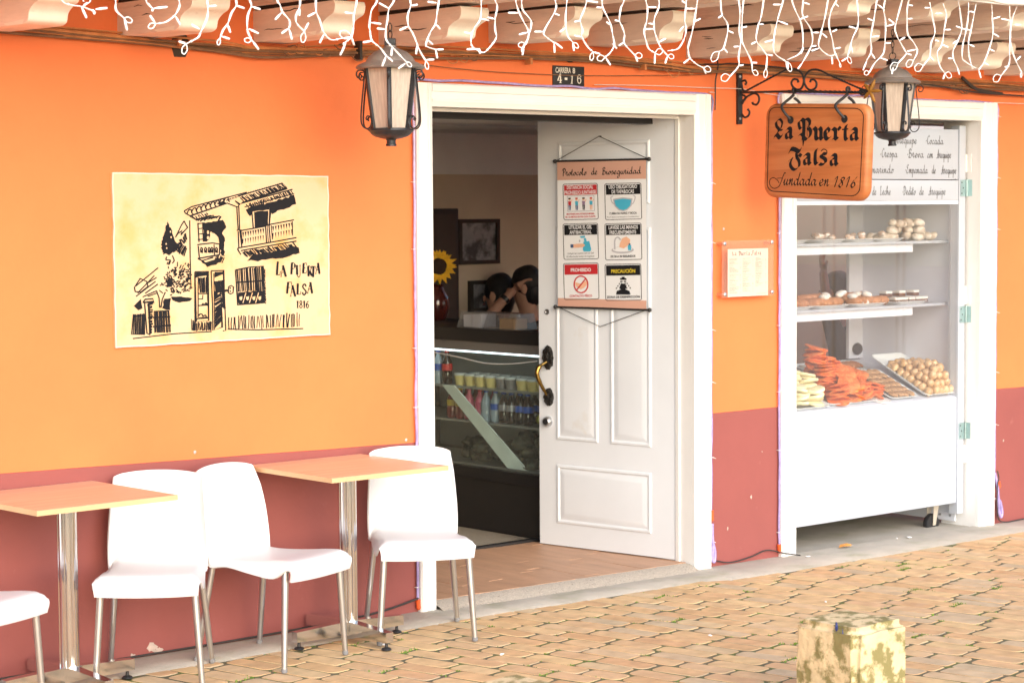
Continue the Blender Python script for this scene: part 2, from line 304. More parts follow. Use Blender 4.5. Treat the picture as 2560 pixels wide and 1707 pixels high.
STRANDS = [([(-2314,2404),(-2285,2390),(-2245,2387),(-2216,2379),(-2198,2375)],[[(-2245,2386),(-2228,2351)],[(-2194,2381),(-2149,2388)]],[(-2200,2366)]),([(-2219,2410),(-2238,2394),(-2245,2387)],[[(-2245,2402),(-2248,2408)]],[]),([(-2119,2415),(-2118,2383),(-2090,2359)],[[(-2088,2355),(-2076,2320)]],[(-2060,2350)]),([(-2009,2422),(-1998,2406),(-1983,2394)],[[(-1981,2395),(-1930,2403)]],[(-1987,2387)]),([(-1877,2429),(-1877,2406),(-1894,2379),(-1929,2355),(-1968,2347)],[[(-1892,2376),(-1871,2348)],[(-1970,2350),(-1987,2372)]],[(-1995,2334)]),([(-1772,2435),(-1770,2409),(-1775,2372),(-1800,2327),(-1812,2309),(-1856,2287)],[[(-1768,2414),(-1752,2416)],[(-1804,2337),(-1815,2343)],[(-1856,2287),(-1887,2293)]],[(-1869,2254)]),([(-1661,2442),(-1661,2422),(-1680,2397),(-1695,2362),(-1715,2338),(-1728,2310)],[[(-1661,2422),(-1628,2415)],[(-1697,2359),(-1691,2339)],[(-1720,2317),(-1708,2314)]],[(-1736,2289)]),([(-1611,2445),(-1605,2425),(-1620,2390),(-1623,2349),(-1617,2329),(-1605,2309)],[[(-1603,2421),(-1568,2414)],[(-1616,2347),(-1582,2332)],[(-1605,2309),(-1578,2279)]],[(-1634,2308)]),([(-1498,2451),(-1488,2435),(-1478,2411),(-1453,2388),(-1447,2371),(-1453,2355)],[[(-1482,2407),(-1512,2382)],[(-1455,2355),(-1475,2341)],[(-1451,2354),(-1443,2318)]],[]),([(-1388,2458),(-1392,2433),(-1406,2405),(-1404,2377),(-1372,2351)],[[(-1372,2354),(-1357,2381)],[(-1392,2433),(-1393,2419)]],[(-1381,2314)]),([(-1336,2461),(-1335,2419),(-1320,2388),(-1303,2347),(-1273,2326),(-1229,2333),(-1184,2342)],[[(-1337,2417),(-1374,2400)],[(-1305,2342),(-1321,2313)]],[(-1235,2350)]),([(-1158,2471),(-1165,2439),(-1172,2413),(-1173,2378),(-1184,2340),(-1211,2320)],[[(-1174,2422),(-1216,2422)],[(-1182,2339),(-1169,2318)],[(-1207,2320),(-1225,2275)]],[(-1218,2312)]),([(-1070,2476),(-1096,2435),(-1105,2385),(-1103,2367),(-1095,2332),(-1059,2308),(-1032,2281)],[[(-1096,2394),(-1049,2392)],[(-1095,2330),(-1135,2323)],[(-1034,2277),(-1048,2243)],[(-1027,2278),(-1009,2266)]],[]),([(-983,2481),(-1007,2447),(-1014,2407),(-1021,2375),(-1020,2339),(-990,2311),(-958,2286),(-930,2263)],[[(-1007,2449),(-1066,2469)],[(-1024,2375),(-1067,2375)],[(-995,2311),(-1002,2286)],[(-935,2258),(-963,2239)]],[(-907,2250)]),([(-921,2485),(-919,2463),(-933,2426),(-929,2390),(-906,2359),(-879,2305),(-851,2270)],[[(-916,2463),(-895,2467)],[(-931,2389),(-966,2374)],[(-892,2321),(-896,2297)],[(-848,2274),(-815,2276)]],[(-844,2241)]),([(-779,2493),(-790,2437),(-797,2404),(-821,2374),(-841,2333),(-836,2322),(-796,2313)],[[(-792,2481),(-827,2483)],[(-795,2404),(-773,2391)],[(-831,2344),(-805,2332)],[(-796,2313),(-765,2315)],[(-796,2311),(-791,2283)]],[]),([(-575,2505),(-580,2437),(-608,2402),(-623,2376),(-626,2342),(-609,2324),(-574,2314)],[[(-623,2379),(-659,2381)],[(-594,2325),(-643,2321)],[(-578,2435),(-533,2432)]],[]),([(-513,2508),(-503,2482),(-514,2437),(-514,2399),(-509,2370),(-534,2339),(-564,2315),(-589,2310)],[[(-514,2437),(-558,2440)]],[(-594,2325)]),([(-417,2514),(-403,2473),(-377,2433),(-352,2396),(-363,2365),(-389,2330)],[[(-405,2465),(-453,2463)],[(-355,2396),(-408,2384)],[(-378,2342),(-389,2309)]],[]),([(-387,2515),(-382,2478),(-349,2449),(-339,2427),(-352,2385),(-368,2350)],[[(-373,2349),(-394,2322)]],[(-404,2346)]),([(-206,2526),(-201,2503),(-212,2476),(-265,2404),(-249,2382),(-213,2364)],[[(-214,2475),(-196,2471)],[(-267,2403),(-311,2401)],[(-213,2362),(-212,2326)],[(-210,2366),(-168,2345)]],[]),([(-143,2529),(-151,2463),(-149,2421),(-139,2391),(-112,2369)],[[(-152,2423),(-183,2406)],[(-115,2367),(-114,2338)]],[(-86,2352)]),([(-42,2535),(-58,2492),(-77,2456),(-64,2418),(-69,2394),(-37,2356),(-10,2338)],[[(-42,2531),(7,2528)],[(-74,2454),(-117,2447)],[(-72,2392),(-109,2396)],[(-10,2338),(38,2333)]],[(-21,2306)]),([(37,2540),(42,2509),(69,2471),(85,2441),(94,2405),(102,2370),(79,2338),(52,2321)],[[(42,2509),(4,2509)],[(83,2444),(66,2451)],[(93,2374),(113,2359)],[(55,2319),(74,2290)]],[(11,2312)]),([(152,2546),(135,2514),(127,2466),(143,2439),(154,2412),(151,2381),(176,2358),(210,2335)],[[(127,2462),(110,2463)],[(151,2381),(115,2367)],[(210,2335),(221,2316)]],[(249,2333)]),([(261,2553),(270,2521),(267,2477),(252,2429),(261,2393),(277,2362),(311,2346)],[[(272,2524),(323,2526)],[(275,2460),(315,2460)],[(311,2344),(311,2304)]],[(352,2357)]),([(343,2558),(341,2525),(318,2484),(315,2452),(323,2420),(340,2389),(357,2366),(392,2339)],[[(315,2442),(266,2438)],[(343,2391),(377,2407)],[(389,2335),(374,2308)]],[(426,2336)]),([(497,2566),(494,2530),(488,2485),(496,2449),(485,2412),(450,2370),(392,2359)],[[(497,2550),(485,2554)],[(482,2460),(467,2443)]],[]),([(550,2569),(538,2512),(520,2442),(499,2388),(496,2363),(508,2333),(549,2309),(585,2298)],[[(538,2532),(491,2530)],[(535,2481),(546,2486)],[(502,2331),(473,2312)],[(585,2298),(605,2276)]],[(626,2291)]),([(701,2578),(709,2521),(740,2486),(744,2455),(720,2386),(694,2369)],[[(747,2455),(786,2448)],[(720,2383),(751,2366)],[(709,2516),(690,2507)]],[(648,2331)]),([(813,2585),(821,2538),(817,2459),(825,2417),(813,2353),(813,2316),(763,2272)],[[(817,2395),(774,2391)],[(817,2316),(841,2320)]],[(709,2260)]),([(840,2586),(833,2533),(829,2427),(848,2391),(888,2335),(892,2298)],[[(833,2472),(852,2476)],[(891,2332),(903,2332)]],[(927,2286)]),([(950,2593),(935,2523),(915,2479),(907,2420),(959,2375),(971,2359),(967,2311)],[[(927,2490),(943,2491)],[(907,2418),(876,2406)],[(971,2367),(1015,2366)]],[(959,2273)]),([(1070,2599),(1038,2523),(1014,2447),(1015,2377),(1087,2343)],[[(1062,2578),(1006,2575)],[(1038,2509),(1087,2496)],[(1010,2430),(963,2418)]],[(1120,2306)]),([(1123,2602),(1144,2561),(1185,2498),(1193,2417),(1169,2378),(1095,2351)],[[(1168,2521),(1213,2537)],[(1197,2406),(1189,2390)],[(1099,2343),(1091,2310)]],[]),([(1217,2608),(1213,2543),(1267,2486),(1276,2432),(1243,2381),(1210,2342)],[[(1217,2597),(1275,2592)],[(1280,2474),(1326,2476)],[(1272,2415),(1297,2419)],[(1210,2342),(1185,2317)]],[]),([(1371,2617),(1351,2539),(1326,2472),(1313,2417),(1377,2381),(1427,2389)],[[(1334,2473),(1359,2455)],[(1313,2409),(1272,2396)],[(1398,2377),(1398,2344)]],[]),([(1422,2620),(1388,2574),(1372,2513),(1393,2453),(1410,2399),(1445,2351)],[[(1414,2603),(1431,2596)],[(1393,2481),(1423,2493)],[(1410,2411),(1466,2419)]],[(1449,2334)]),([(1542,2627),(1551,2561),(1547,2510),(1513,2459),(1492,2403),(1479,2380)],[[(1543,2502),(1478,2511)],[(1504,2425),(1513,2403)],[(1479,2374),(1449,2359)]],[(1505,2353)]),([(1681,2635),(1669,2584),(1656,2533),(1639,2465),(1643,2409),(1613,2369)],[[(1686,2613),(1739,2596)],[(1656,2541),(1555,2555)],[(1647,2471),(1687,2476)],[(1643,2401),(1670,2378)],[(1613,2366),(1600,2326)]],[]),([(1748,2639),(1739,2593),(1753,2538),(1749,2453),(1736,2402),(1679,2360),(1644,2319)],[[(1762,2524),(1811,2535)],[(1749,2450),(1798,2453)],[(1719,2384),(1768,2375)]],[(1609,2313)]),([(1860,2634),(1829,2558),(1816,2512),(1843,2468),(1884,2425),(1893,2408),(1839,2366)],[[(1811,2538),(1780,2556)],[(1848,2466),(1906,2486)],[(1893,2411),(1944,2406)],[(1804,2345),(1790,2316)]],[(1786,2339)]),([(1910,2637),(1901,2591),(1906,2500),(1948,2462),(1975,2423),(1948,2382)],[[(1910,2625),(1946,2624)],[(1906,2563),(1951,2568)],[(1966,2431),(1907,2420)]],[(1898,2357)]),([(2047,2644),(2066,2582),(2086,2514),(2058,2461),(2049,2403),(2004,2361)],[[(2086,2477),(2105,2475)],[(2049,2403),(2073,2387)],[(2052,2619),(2001,2616)]],[(1944,2344)]),([(2155,2645),(2179,2594),(2165,2529),(2147,2459),(2115,2423),(2134,2366),(2172,2332)],[[(2150,2601),(2113,2598)],[(2170,2528),(2222,2532)],[(2147,2462),(2185,2449)],[(2172,2332),(2153,2306)]],[(2219,2322)]),([(2263,2662),(2278,2605),(2289,2541),(2265,2488),(2228,2439),(2228,2404),(2257,2365)],[[(2289,2541),(2255,2548)],[(2265,2488),(2223,2468)],[(2223,2401),(2181,2400)],[(2257,2365),(2276,2330)]],[]),([(2335,2661),(2331,2584),(2313,2519),(2294,2466),(2290,2407),(2314,2390),(2392,2364)],[[(2340,2620),(2355,2618)]],[]),([(2403,2659),(2366,2539),(2347,2480),(2352,2421),(2372,2375)],[[(2361,2536),(2312,2541)],[(2352,2471),(2420,2459)]],[(2382,2363)]),([(2525,2666),(2531,2595),(2537,2530),(2508,2457),(2470,2396),(2431,2359)],[[(2531,2595),(2581,2609)],[(2537,2530),(2592,2514)],[(2508,2457),(2553,2448)],[(2465,2393),(2524,2381)],[(2431,2356),(2446,2321)]],[]),([(2640,2666),(2647,2541),(2643,2451),(2639,2391),(2579,2335)],[[(2641,2594),(2581,2600)],[(2639,2379),(2599,2377)]],[(2520,2315)]),([(2726,2671),(2681,2597),(2672,2518),(2688,2453),(2729,2394),(2761,2359)],[[(2702,2577),(2762,2580)],[(2719,2412),(2772,2438)]],[(2756,2335)])]
BRACKET = {'arm':[(-6,2291),(-275,2284),(-487,2274),(-667,2264),(-793,2259)],'topL':[(-39,2298),(-166,2343),(-296,2387)],'topR':[(-513,2370),(-590,2338),(-693,2298),(-783,2263)],'heartL':[(-296,2387),(-339,2389),(-376,2377),(-400,2352),(-405,2323),(-392,2296),(-366,2289),(-339,2302),(-328,2323),(-342,2339),(-366,2335),(-371,2323)],'heartR':[(-513,2370),(-476,2378),(-440,2374),(-413,2351),(-408,2323),(-424,2295),(-450,2283),(-477,2292),(-484,2312),(-471,2330),(-450,2331),(-445,2320)],'s1':[(-9,2344),(-28,2349),(-39,2337),(-31,2327)],'s1b':[(-9,2326),(-14,2305),(-39,2293)],'s2':[(-11,2235),(-34,2263),(-84,2283),(-117,2272),(-122,2247),(-106,2229),(-84,2232),(-78,2241)],'s2b':[(-11,2280),(-31,2271),(-28,2255),(-14,2251)],'s3':[(-9,2186),(-28,2170),(-53,2178),(-59,2196),(-48,2209)],'end':[(-793,2259),(-773,2269),(-753,2272),(-743,2261),(-758,2248),(-783,2251)]}
# ---------------------------------------------------------------- materials
ORANGE = mat('orange_paint', (.80, .192, .059), .75, var=.06, vs=1.6, bump=.2, bs=22, col2=(.74, .170, .050), c2s=1.1, c2lo=.55, c2hi=.8)
DADO = mat('maroon_paint', (.275, .074, .066), .65, var=.07, vs=2.2, bump=.12, bs=35, col2=(.34, .12, .105), c2s=9, c2lo=.66, c2hi=.8)
WHITE = mat('white_gloss_paint', (.80, .80, .79), .35, var=.03, vs=4, bump=.04, bs=25, col2=(.66, .61, .53), c2s=5, c2lo=.70, c2hi=.86)
DOORW = mat('door_paint', (.71, .75, .80), .38, var=.03, vs=3, bump=.03, bs=20, col2=(.60, .56, .50), c2s=3.5, c2lo=.66, c2hi=.85)
BEAM = mat('beam_brown', (.80, .68, .60), .75, var=.16, vs=4, bump=.5, bs=14, col2=(.66, .52, .44), c2s=6, c2lo=.58, c2hi=.74, stretch=(2, .5, 3))
BEAMEND = mat('beam_end_cream', (.88, .82, .73), .7, var=.08, vs=5, bump=.3, bs=18, col2=(.58, .40, .29), c2s=7, c2lo=.62, c2hi=.75)
CRACK = mat('dark_crack', (.03, .022, .018), .9)
BOARD = mat('eave_board', (.78, .68, .60), .8, var=.15, vs=5, bump=.3, bs=20, stretch=(.6, 3, 1))
FASC = mat('white_fascia', (.72, .70, .67), .6, var=.12, vs=10, bump=.5, bs=30, col2=(.45, .40, .36), c2s=12, c2lo=.6, c2hi=.72)
CONC = mat('concrete', (.42, .385, .33), .9, var=.12, vs=5, bump=.35, bs=70, col2=(.31, .30, .22), c2s=4, c2lo=.52, c2hi=.72)
GRAN = mat('pebble_cement', (.42, .37, .31), .85, var=.25, vs=140, bump=.5, bs=160, col2=(.20, .17, .14), c2s=95, c2lo=.58, c2hi=.66)
EARTH = mat('joint_soil', (.13, .12, .07), .95, var=.3, vs=30, bump=.6, bs=90, col2=(.12, .15, .035), c2s=7, c2lo=.5, c2hi=.62)
STEEL = mat('brushed_steel', (.60, .61, .63), .34, 1, var=.05, vs=20, stretch=(6, 6, .4))
CHROME = mat('chrome', (.74, .73, .72), .12, 1, var=.03)
IRON = mat('black_iron', (.028, .03, .034), .5, .3, var=.2, vs=18, bump=.2, bs=60)
ZINC = mat('zinc_hinge', (.42, .56, .58), .35, .8, var=.1, vs=40)
BLACK = mat('black_plastic', (.018, .018, .02), .4, var=.1)
BLACKM = mat('header_shade_black', (.012, .011, .012), .45, var=.1, vs=8)
INK = mat('black_ink', (.014, .014, .017), .8, var=.1, vs=40, spec=.15)

def gz(x): return 0 if x < 0 else -.0105*x

# ---------------------------------------------------------------- ground
mb = MB()
xs = [-60, -8, -4, 0, 4, 8, 60]
for a, b in zip(xs[:-1], xs[1:]):
    mb.add([(a, -70, gz(a)-.03), (b, -70, gz(b)-.03), (b, 3.6, gz(b)-.06), (a, 3.6, gz(a)-.06)], [(0, 1, 2, 3)])
GROUND = mat('street_paving', (.36, .20, .12), .85, var=.25, vs=9, bump=.3, bs=30)
setting(mb.build('ground', GROUND))
mb = MB(); NX = 40
for i in range(NX):
    a, b = -7+14*i/NX, -7+14*(i+1)/NX
    mb.add([(a, -7, gz(a)-.0022), (b, -7, gz(b)-.0022), (b, .02, gz(b)-.0022), (a, .02, gz(a)-.0022)], [(0, 1, 2, 3)])
pavement = setting(mb.build('pavement', EARTH))

# bricks of the pavement: long side runs almost square to the house wall
BRICK = bpy.data.materials.new('paving_brick'); BRICK.use_nodes = True
n = BRICK.node_tree; L = n.links; b = n.nodes['Principled BSDF']; b.inputs['Roughness'].default_value = .8
oi = n.nodes.new('ShaderNodeObjectInfo'); ge = n.nodes.new('ShaderNodeNewGeometry'); ad = n.nodes.new('ShaderNodeMath'); ad.operation = 'ADD'
fr = n.nodes.new('ShaderNodeMath'); fr.operation = 'FRACT'
L.new(oi.outputs['Random'], ad.inputs[0]); L.new(ge.outputs['Random Per Island'], ad.inputs[1]); L.new(ad.outputs[0], fr.inputs[0])
ra = n.nodes.new('ShaderNodeValToRGB'); L.new(fr.outputs[0], ra.inputs[0])
el = ra.color_ramp.elements
el[0].position = 0; el[0].color = (0.593, 0.398, 0.2, 1); el[1].position = 1; el[1].color = (0.609, 0.43, 0.229, 1)
for p, c in ((.12, (0.554, 0.346, 0.175)), (.28, (0.632, 0.44, 0.229)), (.42, (0.569, 0.384, 0.213)), (.55, (0.647, 0.463, 0.245)), (.68, (0.577, 0.359, 0.187)), (.8, (0.601, 0.436, 0.254)), (.9, (0.5, 0.398, 0.258)), (.95, (0.632, 0.454, 0.229))):
    e = el.new(p); e.color = (*c, 1)
tc = n.nodes.new('ShaderNodeNewGeometry')
nz = n.nodes.new('ShaderNodeTexNoise'); nz.inputs['Scale'].default_value = 14; nz.inputs['Detail'].default_value = 8; L.new(tc.outputs['Position'], nz.inputs['Vector'])
mr = n.nodes.new('ShaderNodeMapRange'); mr.inputs['From Min'].default_value = .3; mr.inputs['From Max'].default_value = .7; mr.inputs['To Min'].default_value = .82; mr.inputs['To Max'].default_value = 1.14; L.new(nz.outputs['Fac'], mr.inputs['Value'])
mx = n.nodes.new('ShaderNodeMix'); mx.data_type = 'RGBA'; mx.blend_type = 'MULTIPLY'; mx.inputs[0].default_value = 1; L.new(ra.outputs[0], mx.inputs[6]); L.new(mr.outputs[0], mx.inputs[7])
n4 = n.nodes.new('ShaderNodeTexNoise'); n4.inputs['Scale'].default_value = 3.2; n4.inputs['Detail'].default_value = 9; n4.inputs['Roughness'].default_value = .7; L.new(tc.outputs['Position'], n4.inputs['Vector'])
r4 = n.nodes.new('ShaderNodeMapRange'); r4.inputs['From Min'].default_value = .56; r4.inputs['From Max'].default_value = .74; r4.inputs['To Max'].default_value = .55; L.new(n4.outputs['Fac'], r4.inputs['Value'])
m4 = n.nodes.new('ShaderNodeMix'); m4.data_type = 'RGBA'; L.new(r4.outputs[0], m4.inputs[0]); L.new(mx.outputs[2], m4.inputs[6]); m4.inputs[7].default_value = (.54, .40, .29, 1)
L.new(m4.outputs[2], b.inputs['Base Color'])
n5 = n.nodes.new('ShaderNodeTexNoise'); n5.inputs['Scale'].default_value = 60; n5.inputs['Detail'].default_value = 6; L.new(tc.outputs['Position'], n5.inputs['Vector'])
bp = n.nodes.new('ShaderNodeBump'); bp.inputs['Strength'].default_value = .35; bp.inputs['Distance'].default_value = .006; L.new(n5.outputs['Fac'], bp.inputs['Height']); L.new(bp.outputs[0], b.inputs['Normal'])

def brick_shape(l, w, sd):
    """worn brick, rounded ends, origin at its top centre"""
    rr = random.Random(sd); P = []
    for sx, sy in ((1, 1), (-1, 1), (-1, -1), (1, -1)):
        cx = rr.uniform(.008, .028); cy = rr.uniform(.010, .032)
        a, b2 = (sx*w/2, sy*(l/2-cy)), (sx*(w/2-cx), sy*l/2)
        k = (sx*(w/2-cx*.3), sy*(l/2-cy*.3))
        P += [a, k, b2] if sx*sy > 0 else [b2, k, a]
    return P
def brick_geo(l, w, sd):
    P = brick_shape(l, w, sd); N = len(P); mb = MB(); k = .93
    vs = [(x*.965, y*(1-.006/l), 0) for x, y in P]+[(x, y, -.003) for x, y in P]+[(x, y, -.04) for x, y in P]
    fs = [tuple(range(N))]
    for q in range(2): fs += [(q*N+i, q*N+N+i, q*N+N+(i+1) % N, q*N+(i+1) % N) for i in range(N)]
    return mb.add(vs, fs)
LA, LL = Vector((.981, .194)), Vector((-.194, .981))
SIZES = [.15, .17, .19, .205, .215, .225, .235, .245]
BM = [[brick_geo(l, .0965, i*9+j) for j in range(2)] for i, l in enumerate(SIZES)]
def seen(p):
    d = p-CAM; z = d.dot(fw); u = d.dot(rt)/z*75.4556/36; v = d.dot(up)/z*75.4556/36
    return abs(u) < .505 and abs(v) < .345
rb = random.Random(5); spots = []
row = -70
while row < 75:
    a = row*.1065; s = -9.5+rb.uniform(0, .25); row += 1
    while s < 4.5:
        i = rb.choices(range(8), (1, 1, 2, 4, 6, 6, 5, 3))[0]; l = SIZES[i]; c = LA*(a+rb.uniform(-.003, .003))+LL*(s+l/2); s += l+rb.uniform(.010, .020)
        edge = -.235 if c.x < 1.6 else -.30+.03*max(0, c.x-2.5)
        if c.y > edge+.075 or c.y < -5 or c.x < -5.5 or c.x > 6.5: continue
        p = Vector((c.x, c.y, gz(c.x)+rb.uniform(-.0009, .0009)))
        spots.append((p, i, rb.randrange(2), rb.gauss(0, .016), rb.gauss(0, .0022), rb.gauss(0, .0022)))
vis = sorted([t for t in spots if seen(t[0])], key=lambda t: (t[0]-CAM).length)[:300]
vset = set(id(t) for t in vis)
BME = {}
for p, i, j, rz, rx, ry in vis:
    if (i, j) not in BME: BME[(i, j)] = BM[i][j].mesh('brick', BRICK)
    o = bpy.data.objects.new('brick', BME[(i, j)]); COL.objects.link(o); o.parent = pavement
    o.location = p; o.rotation_euler = (rx, ry, math.atan2(-LL.x, LL.y)+rz)
mb = MB(); nv = 0
for t in spots:
    if id(t) in vset: continue
    p, i, j, rz, rx, ry = t; nv += seen(p)
    M = Matrix.Translation(p) @ Matrix.Rotation(math.atan2(-LL.x, LL.y)+rz, 4, 'Z')
    g = BM[i][j]; mb.add([M @ v for v in g.v], g.f)
mb.build('bricks', BRICK, pavement, local=True, kind='stuff')
print('bricks', len(spots), 'single', len(vis), 'joined in view', nv)

# moss and small grass in the joints
GRASS = mat('joint_grass', (.13, .24, .02), .8, var=.3, vs=40)
mb = MB(); rg = random.Random(3)
for t in vis+[q for q in spots if id(q) not in vset and seen(q[0])]:
    if rg.random() > .34: continue
    p, i = t[0], t[1]; l = SIZES[i]; e = rg.choice((-1, 1)); big = rg.random() < .16
    for k in range(rg.randint(26, 46) if big else rg.randint(5, 16)):
        u = rg.gauss(0, .022 if big else .014); w = rg.gauss(0, .008)
        if rg.random() < .72: c = p.to_2d()+LL*(e*(l/2+.006)+w)+LA*(rg.uniform(-.05, .05) if big else .045*rg.choice((-1, 1))+u*.4)
        else: c = p.to_2d()+LA*(e*.053+w*.4)+LL*(l*.5*e+u*2.2)
        h = rg.uniform(.002, .006)*(1.5 if big else 1); a = rg.uniform(0, 6.28); d = Vector((math.cos(a), math.sin(a)))*rg.uniform(.003, .006); q = Vector((-d.y, d.x))*1.2
        z = p.z-.007; b0 = c-d*.3
        mb.add([(b0.x-q.x, b0.y-q.y, z), (b0.x+q.x, b0.y+q.y, z), (c.x+d.x, c.y+d.y, z+.006+h)], [(0, 1, 2)])
mb.build('joint_grass', GRASS, kind='stuff', smooth=0)

# concrete strip at the foot of the wall
mb = MB(); N = 90; rc = random.Random(2)
prev = None
for i in range(N+1):
    x = -6+13.5*i/N; e = (-.262 if x < 1.6 else -.327+.03*max(0, x-2.5))+.018*noise.noise(Vector((x*2.2, 0, 0)))+.01*noise.noise(Vector((x*9, 3, 0)))
    z = gz(x); cur = [(x, .03, z+.004), (x, -.10, z+.004), (x, e+.02, z+.006), (x, e, z-.014)]
    if prev: mb.add(prev+cur, [(k, k+1, k+5, k+4) for k in range(3)])
    prev = cur
setting(mb.build('concrete_kerb', CONC, smooth=60))

# ---------------------------------------------------------------- the house
house = thing('cafe_building', 'orange cafe house front with maroon base, white doorways and carved eave beams', 'building', (0, 0, 0))
WF = .015
mb = MB()
def wbox(x0, x1, z0, z1): mb.box((x0, WF, z0), (x1, .25, z1))
wbox(-7, .05, -.3, 3.3); wbox(1.76, 2.37, -.3, 3.3); wbox(4.04, 9, -.3, 3.3); wbox(.05, 1.76, 2.235, 3.3); wbox(2.37, 4.04, 2.235, 3.3)
mb.build('wall', ORANGE, house)
def dado(x0, x1, zf):
    mb = MB()
    k = max(2, int((x1-x0)/.12)); pv = None
    for i in range(k+1):
        x = x0+(x1-x0)*i/k; z = zf(x)+.004*noise.noise(Vector((x*3, 1, 0)))+.002*noise.noise(Vector((x*14, 4, 0)))
        cu = [(x, WF-.004, -.28), (x, WF-.004, z), (x, WF+.001, z+.002)]
        if pv: mb.add(pv+cu, [(0, 1, 4, 3), (1, 2, 5, 4)])
        pv = cu
    mb.build('dado', DADO, house, smooth=0)
dado(-7, .02, lambda x: .735-.019*x); dado(1.80, 2.36, lambda x: .733); dado(4.06, 9, lambda x: .735-.0065*x*.9)

def frame(x0, x1, zt, name, jl, jr, zb):
    """white door casing: stepped architrave, jambs and head; jl / jr are the clear opening edges"""
    root = MB(); yb = WF+.002
    def casing(inner, outer, ztop):
        s = 1 if outer > inner else -1; w = abs(outer-inner)
        prof = [(0, -.004), (w*.16, -.010), (w*.22, -.014), (w*.30, -.014), (w*.34, -.008), (w*.62, -.009), (w*.66, -.016), (w*.93, -.017), (w, -.008)]
        vs = []
        for z in (gz(outer)+zb, ztop): vs += [(inner+s*u, y, z) for u, y in prof]+[(outer, yb, z), (inner, yb, z)]
        k = len(prof)+2
        root.add(vs, [(i, i+k, (i+1) % k+k, (i+1) % k) for i in range(k)]+[tuple(range(k)), tuple(range(2*k-1, k-1, -1))])
    casing(jl, x0, zt+.1); casing(jr, x1, zt+.1)
    w = .1; prof = [(0, -.003), (w*.16, -.009), (w*.22, -.013), (w*.30, -.013), (w*.34, -.007), (w*.62, -.008), (w*.66, -.015), (w*.93, -.016), (w, -.007)]
    vs = []
    for x in (jl-.004, jr+.004): vs += [(x, y, zt+u) for u, y in prof]+[(x, yb, zt+.1), (x, yb, zt)]
    k = len(prof)+2
    root.add(vs, [(i, i+k, (i+1) % k+k, (i+1) % k) for i in range(k)]+[tuple(range(k)), tuple(range(2*k-1, k-1, -1))])
    o = root.build(name, WHITE, house, smooth=25)
    j = MB(); d = .25
    j.box((jl-.03, yb+.001, gz(jl)+zb), (jl, d, zt)); j.box((jr, yb+.001, gz(jr)+zb), (jr+.03, d, zt)); j.box((jl-.03, yb+.001, zt+.001), (jr+.03, d, zt+.04))
    jo = j.build('door_jamb', WHITE, o)
    return o
f1 = frame(0, 1.812, 2.175, 'door_frame', .09, 1.703, -.02)
f2 = frame(2.325, 4.093, 2.195, 'door_frame', 2.44, 3.957, -.02)
# stops that the leaves close against
mb = MB(); mb.box((1.694, .095, -.02), (1.7025, .118, 2.174)); mb.box((.0905, .095, 0), (.1, .118, 2.174)); mb.box((.1, .095, 2.16), (1.694, .118, 2.1745)); mb.build('door_stop', WHITE, f1)

# threshold of the open doorway: sloped pebble cement, then long clay floor boards, mat strip and inner floor
mb = MB(); N = 24; pv = None
for i in range(N+1):
    x = .092+1.608*i/N; z = gz(x); q = .008*noise.noise(Vector((x*5, 7, 0)))
    cu = [(x, -.055+q, z+.002), (x, -.02+q, z+.016), (x, .02+q, z+.029), (x, .062+q, z+.033)]
    if pv: mb.add(pv+cu, [(k, k+1, k+5, k+4) for k in range(3)])
    pv = cu
mb.build('threshold', GRAN, house, smooth=60)
FLOORB = mat('clay_floor_board', (.47, .27, .165), .5, var=.14, vs=5, bump=.15, bs=40, col2=(.33, .19, .125), c2s=9, c2lo=.6, c2hi=.75, stretch=(3, .7, 1))
fl = MB(); fl.box((.05, .05, -.06), (1.74, 1.04, -.002)); flo = fl.build('doorway_floor', EARTH, house)
rf = random.Random(4); x = .092
while x < 1.70:
    w = min(.088, 1.70-x)
    if w < .02: break
    y = .05-rf.uniform(0, .3)
    while y < 1.03:
        l = rf.uniform(.32, .5); y0, y1 = max(y, .052), min(y+l, 1.03)
        if y1-y0 > .03:
            mb = MB(); z = gz(x)+.0335+rf.uniform(-.0012, .0012)
            mb.box((x+.0012, y0+.0012, z-.02), (x+w-.0012, y1-.0012, z)); mb.build('floor_tile', FLOORB, flo, smooth=0)
        y += l
    x += w
mb = MB(); mb.box((.06, 1.032, -.05), (1.74, 1.075, .03)); mb.build('mat_edge', BLACK, house)
MATG = mat('grey_floor', (.33, .29, .23), .8, var=.15, vs=60, bump=.3, bs=120)
mb = MB(); mb.box((-1.5, 1.076, -.08), (8, 3.4, .012)); mb.build('inner_floor', MATG, house)
mb = MB(); mb.box((2.37, .06, -.2), (4.04, 1.05, -.042)); mb.build('cabinet_bay_floor', CONC, house)

# rooms behind
TAN = mat('tan_room_wall', (.56, .46, .35), .8, var=.06, vs=3)
PALE = mat('pale_room_wall', (.74, .73, .72), .8, var=.05, vs=3)
mb = MB(); mb.box((-1.5, 2.9, -.05), (8, 3.05, 1.94)); mb.build('back_wall', TAN, house)
mb = MB(); mb.box((-1.5, 2.885, 1.9405), (8, 3.05, 2.4)); mb.build('back_wall_band', PALE, house)
mb = MB(); mb.box((-1.65, .25, -.05), (-1.5, 3.05, 2.4)); mb.box((8, .25, -.05), (8.15, 3.05, 2.4)); mb.build('side_wall', TAN, house)
CEILB = mat('grey_ceiling_board', (.60, .60, .60), .7, var=.08, vs=4, stretch=(.4, 3, 1))
ce = MB(); ce.box((-1.6, .25, 2.30), (4.3, 3.05, 2.4)); ceo = ce.build('ceiling', CEILB, house)  # stops short below the added roof gap so daylight enters
rf = random.Random(8); y = .27
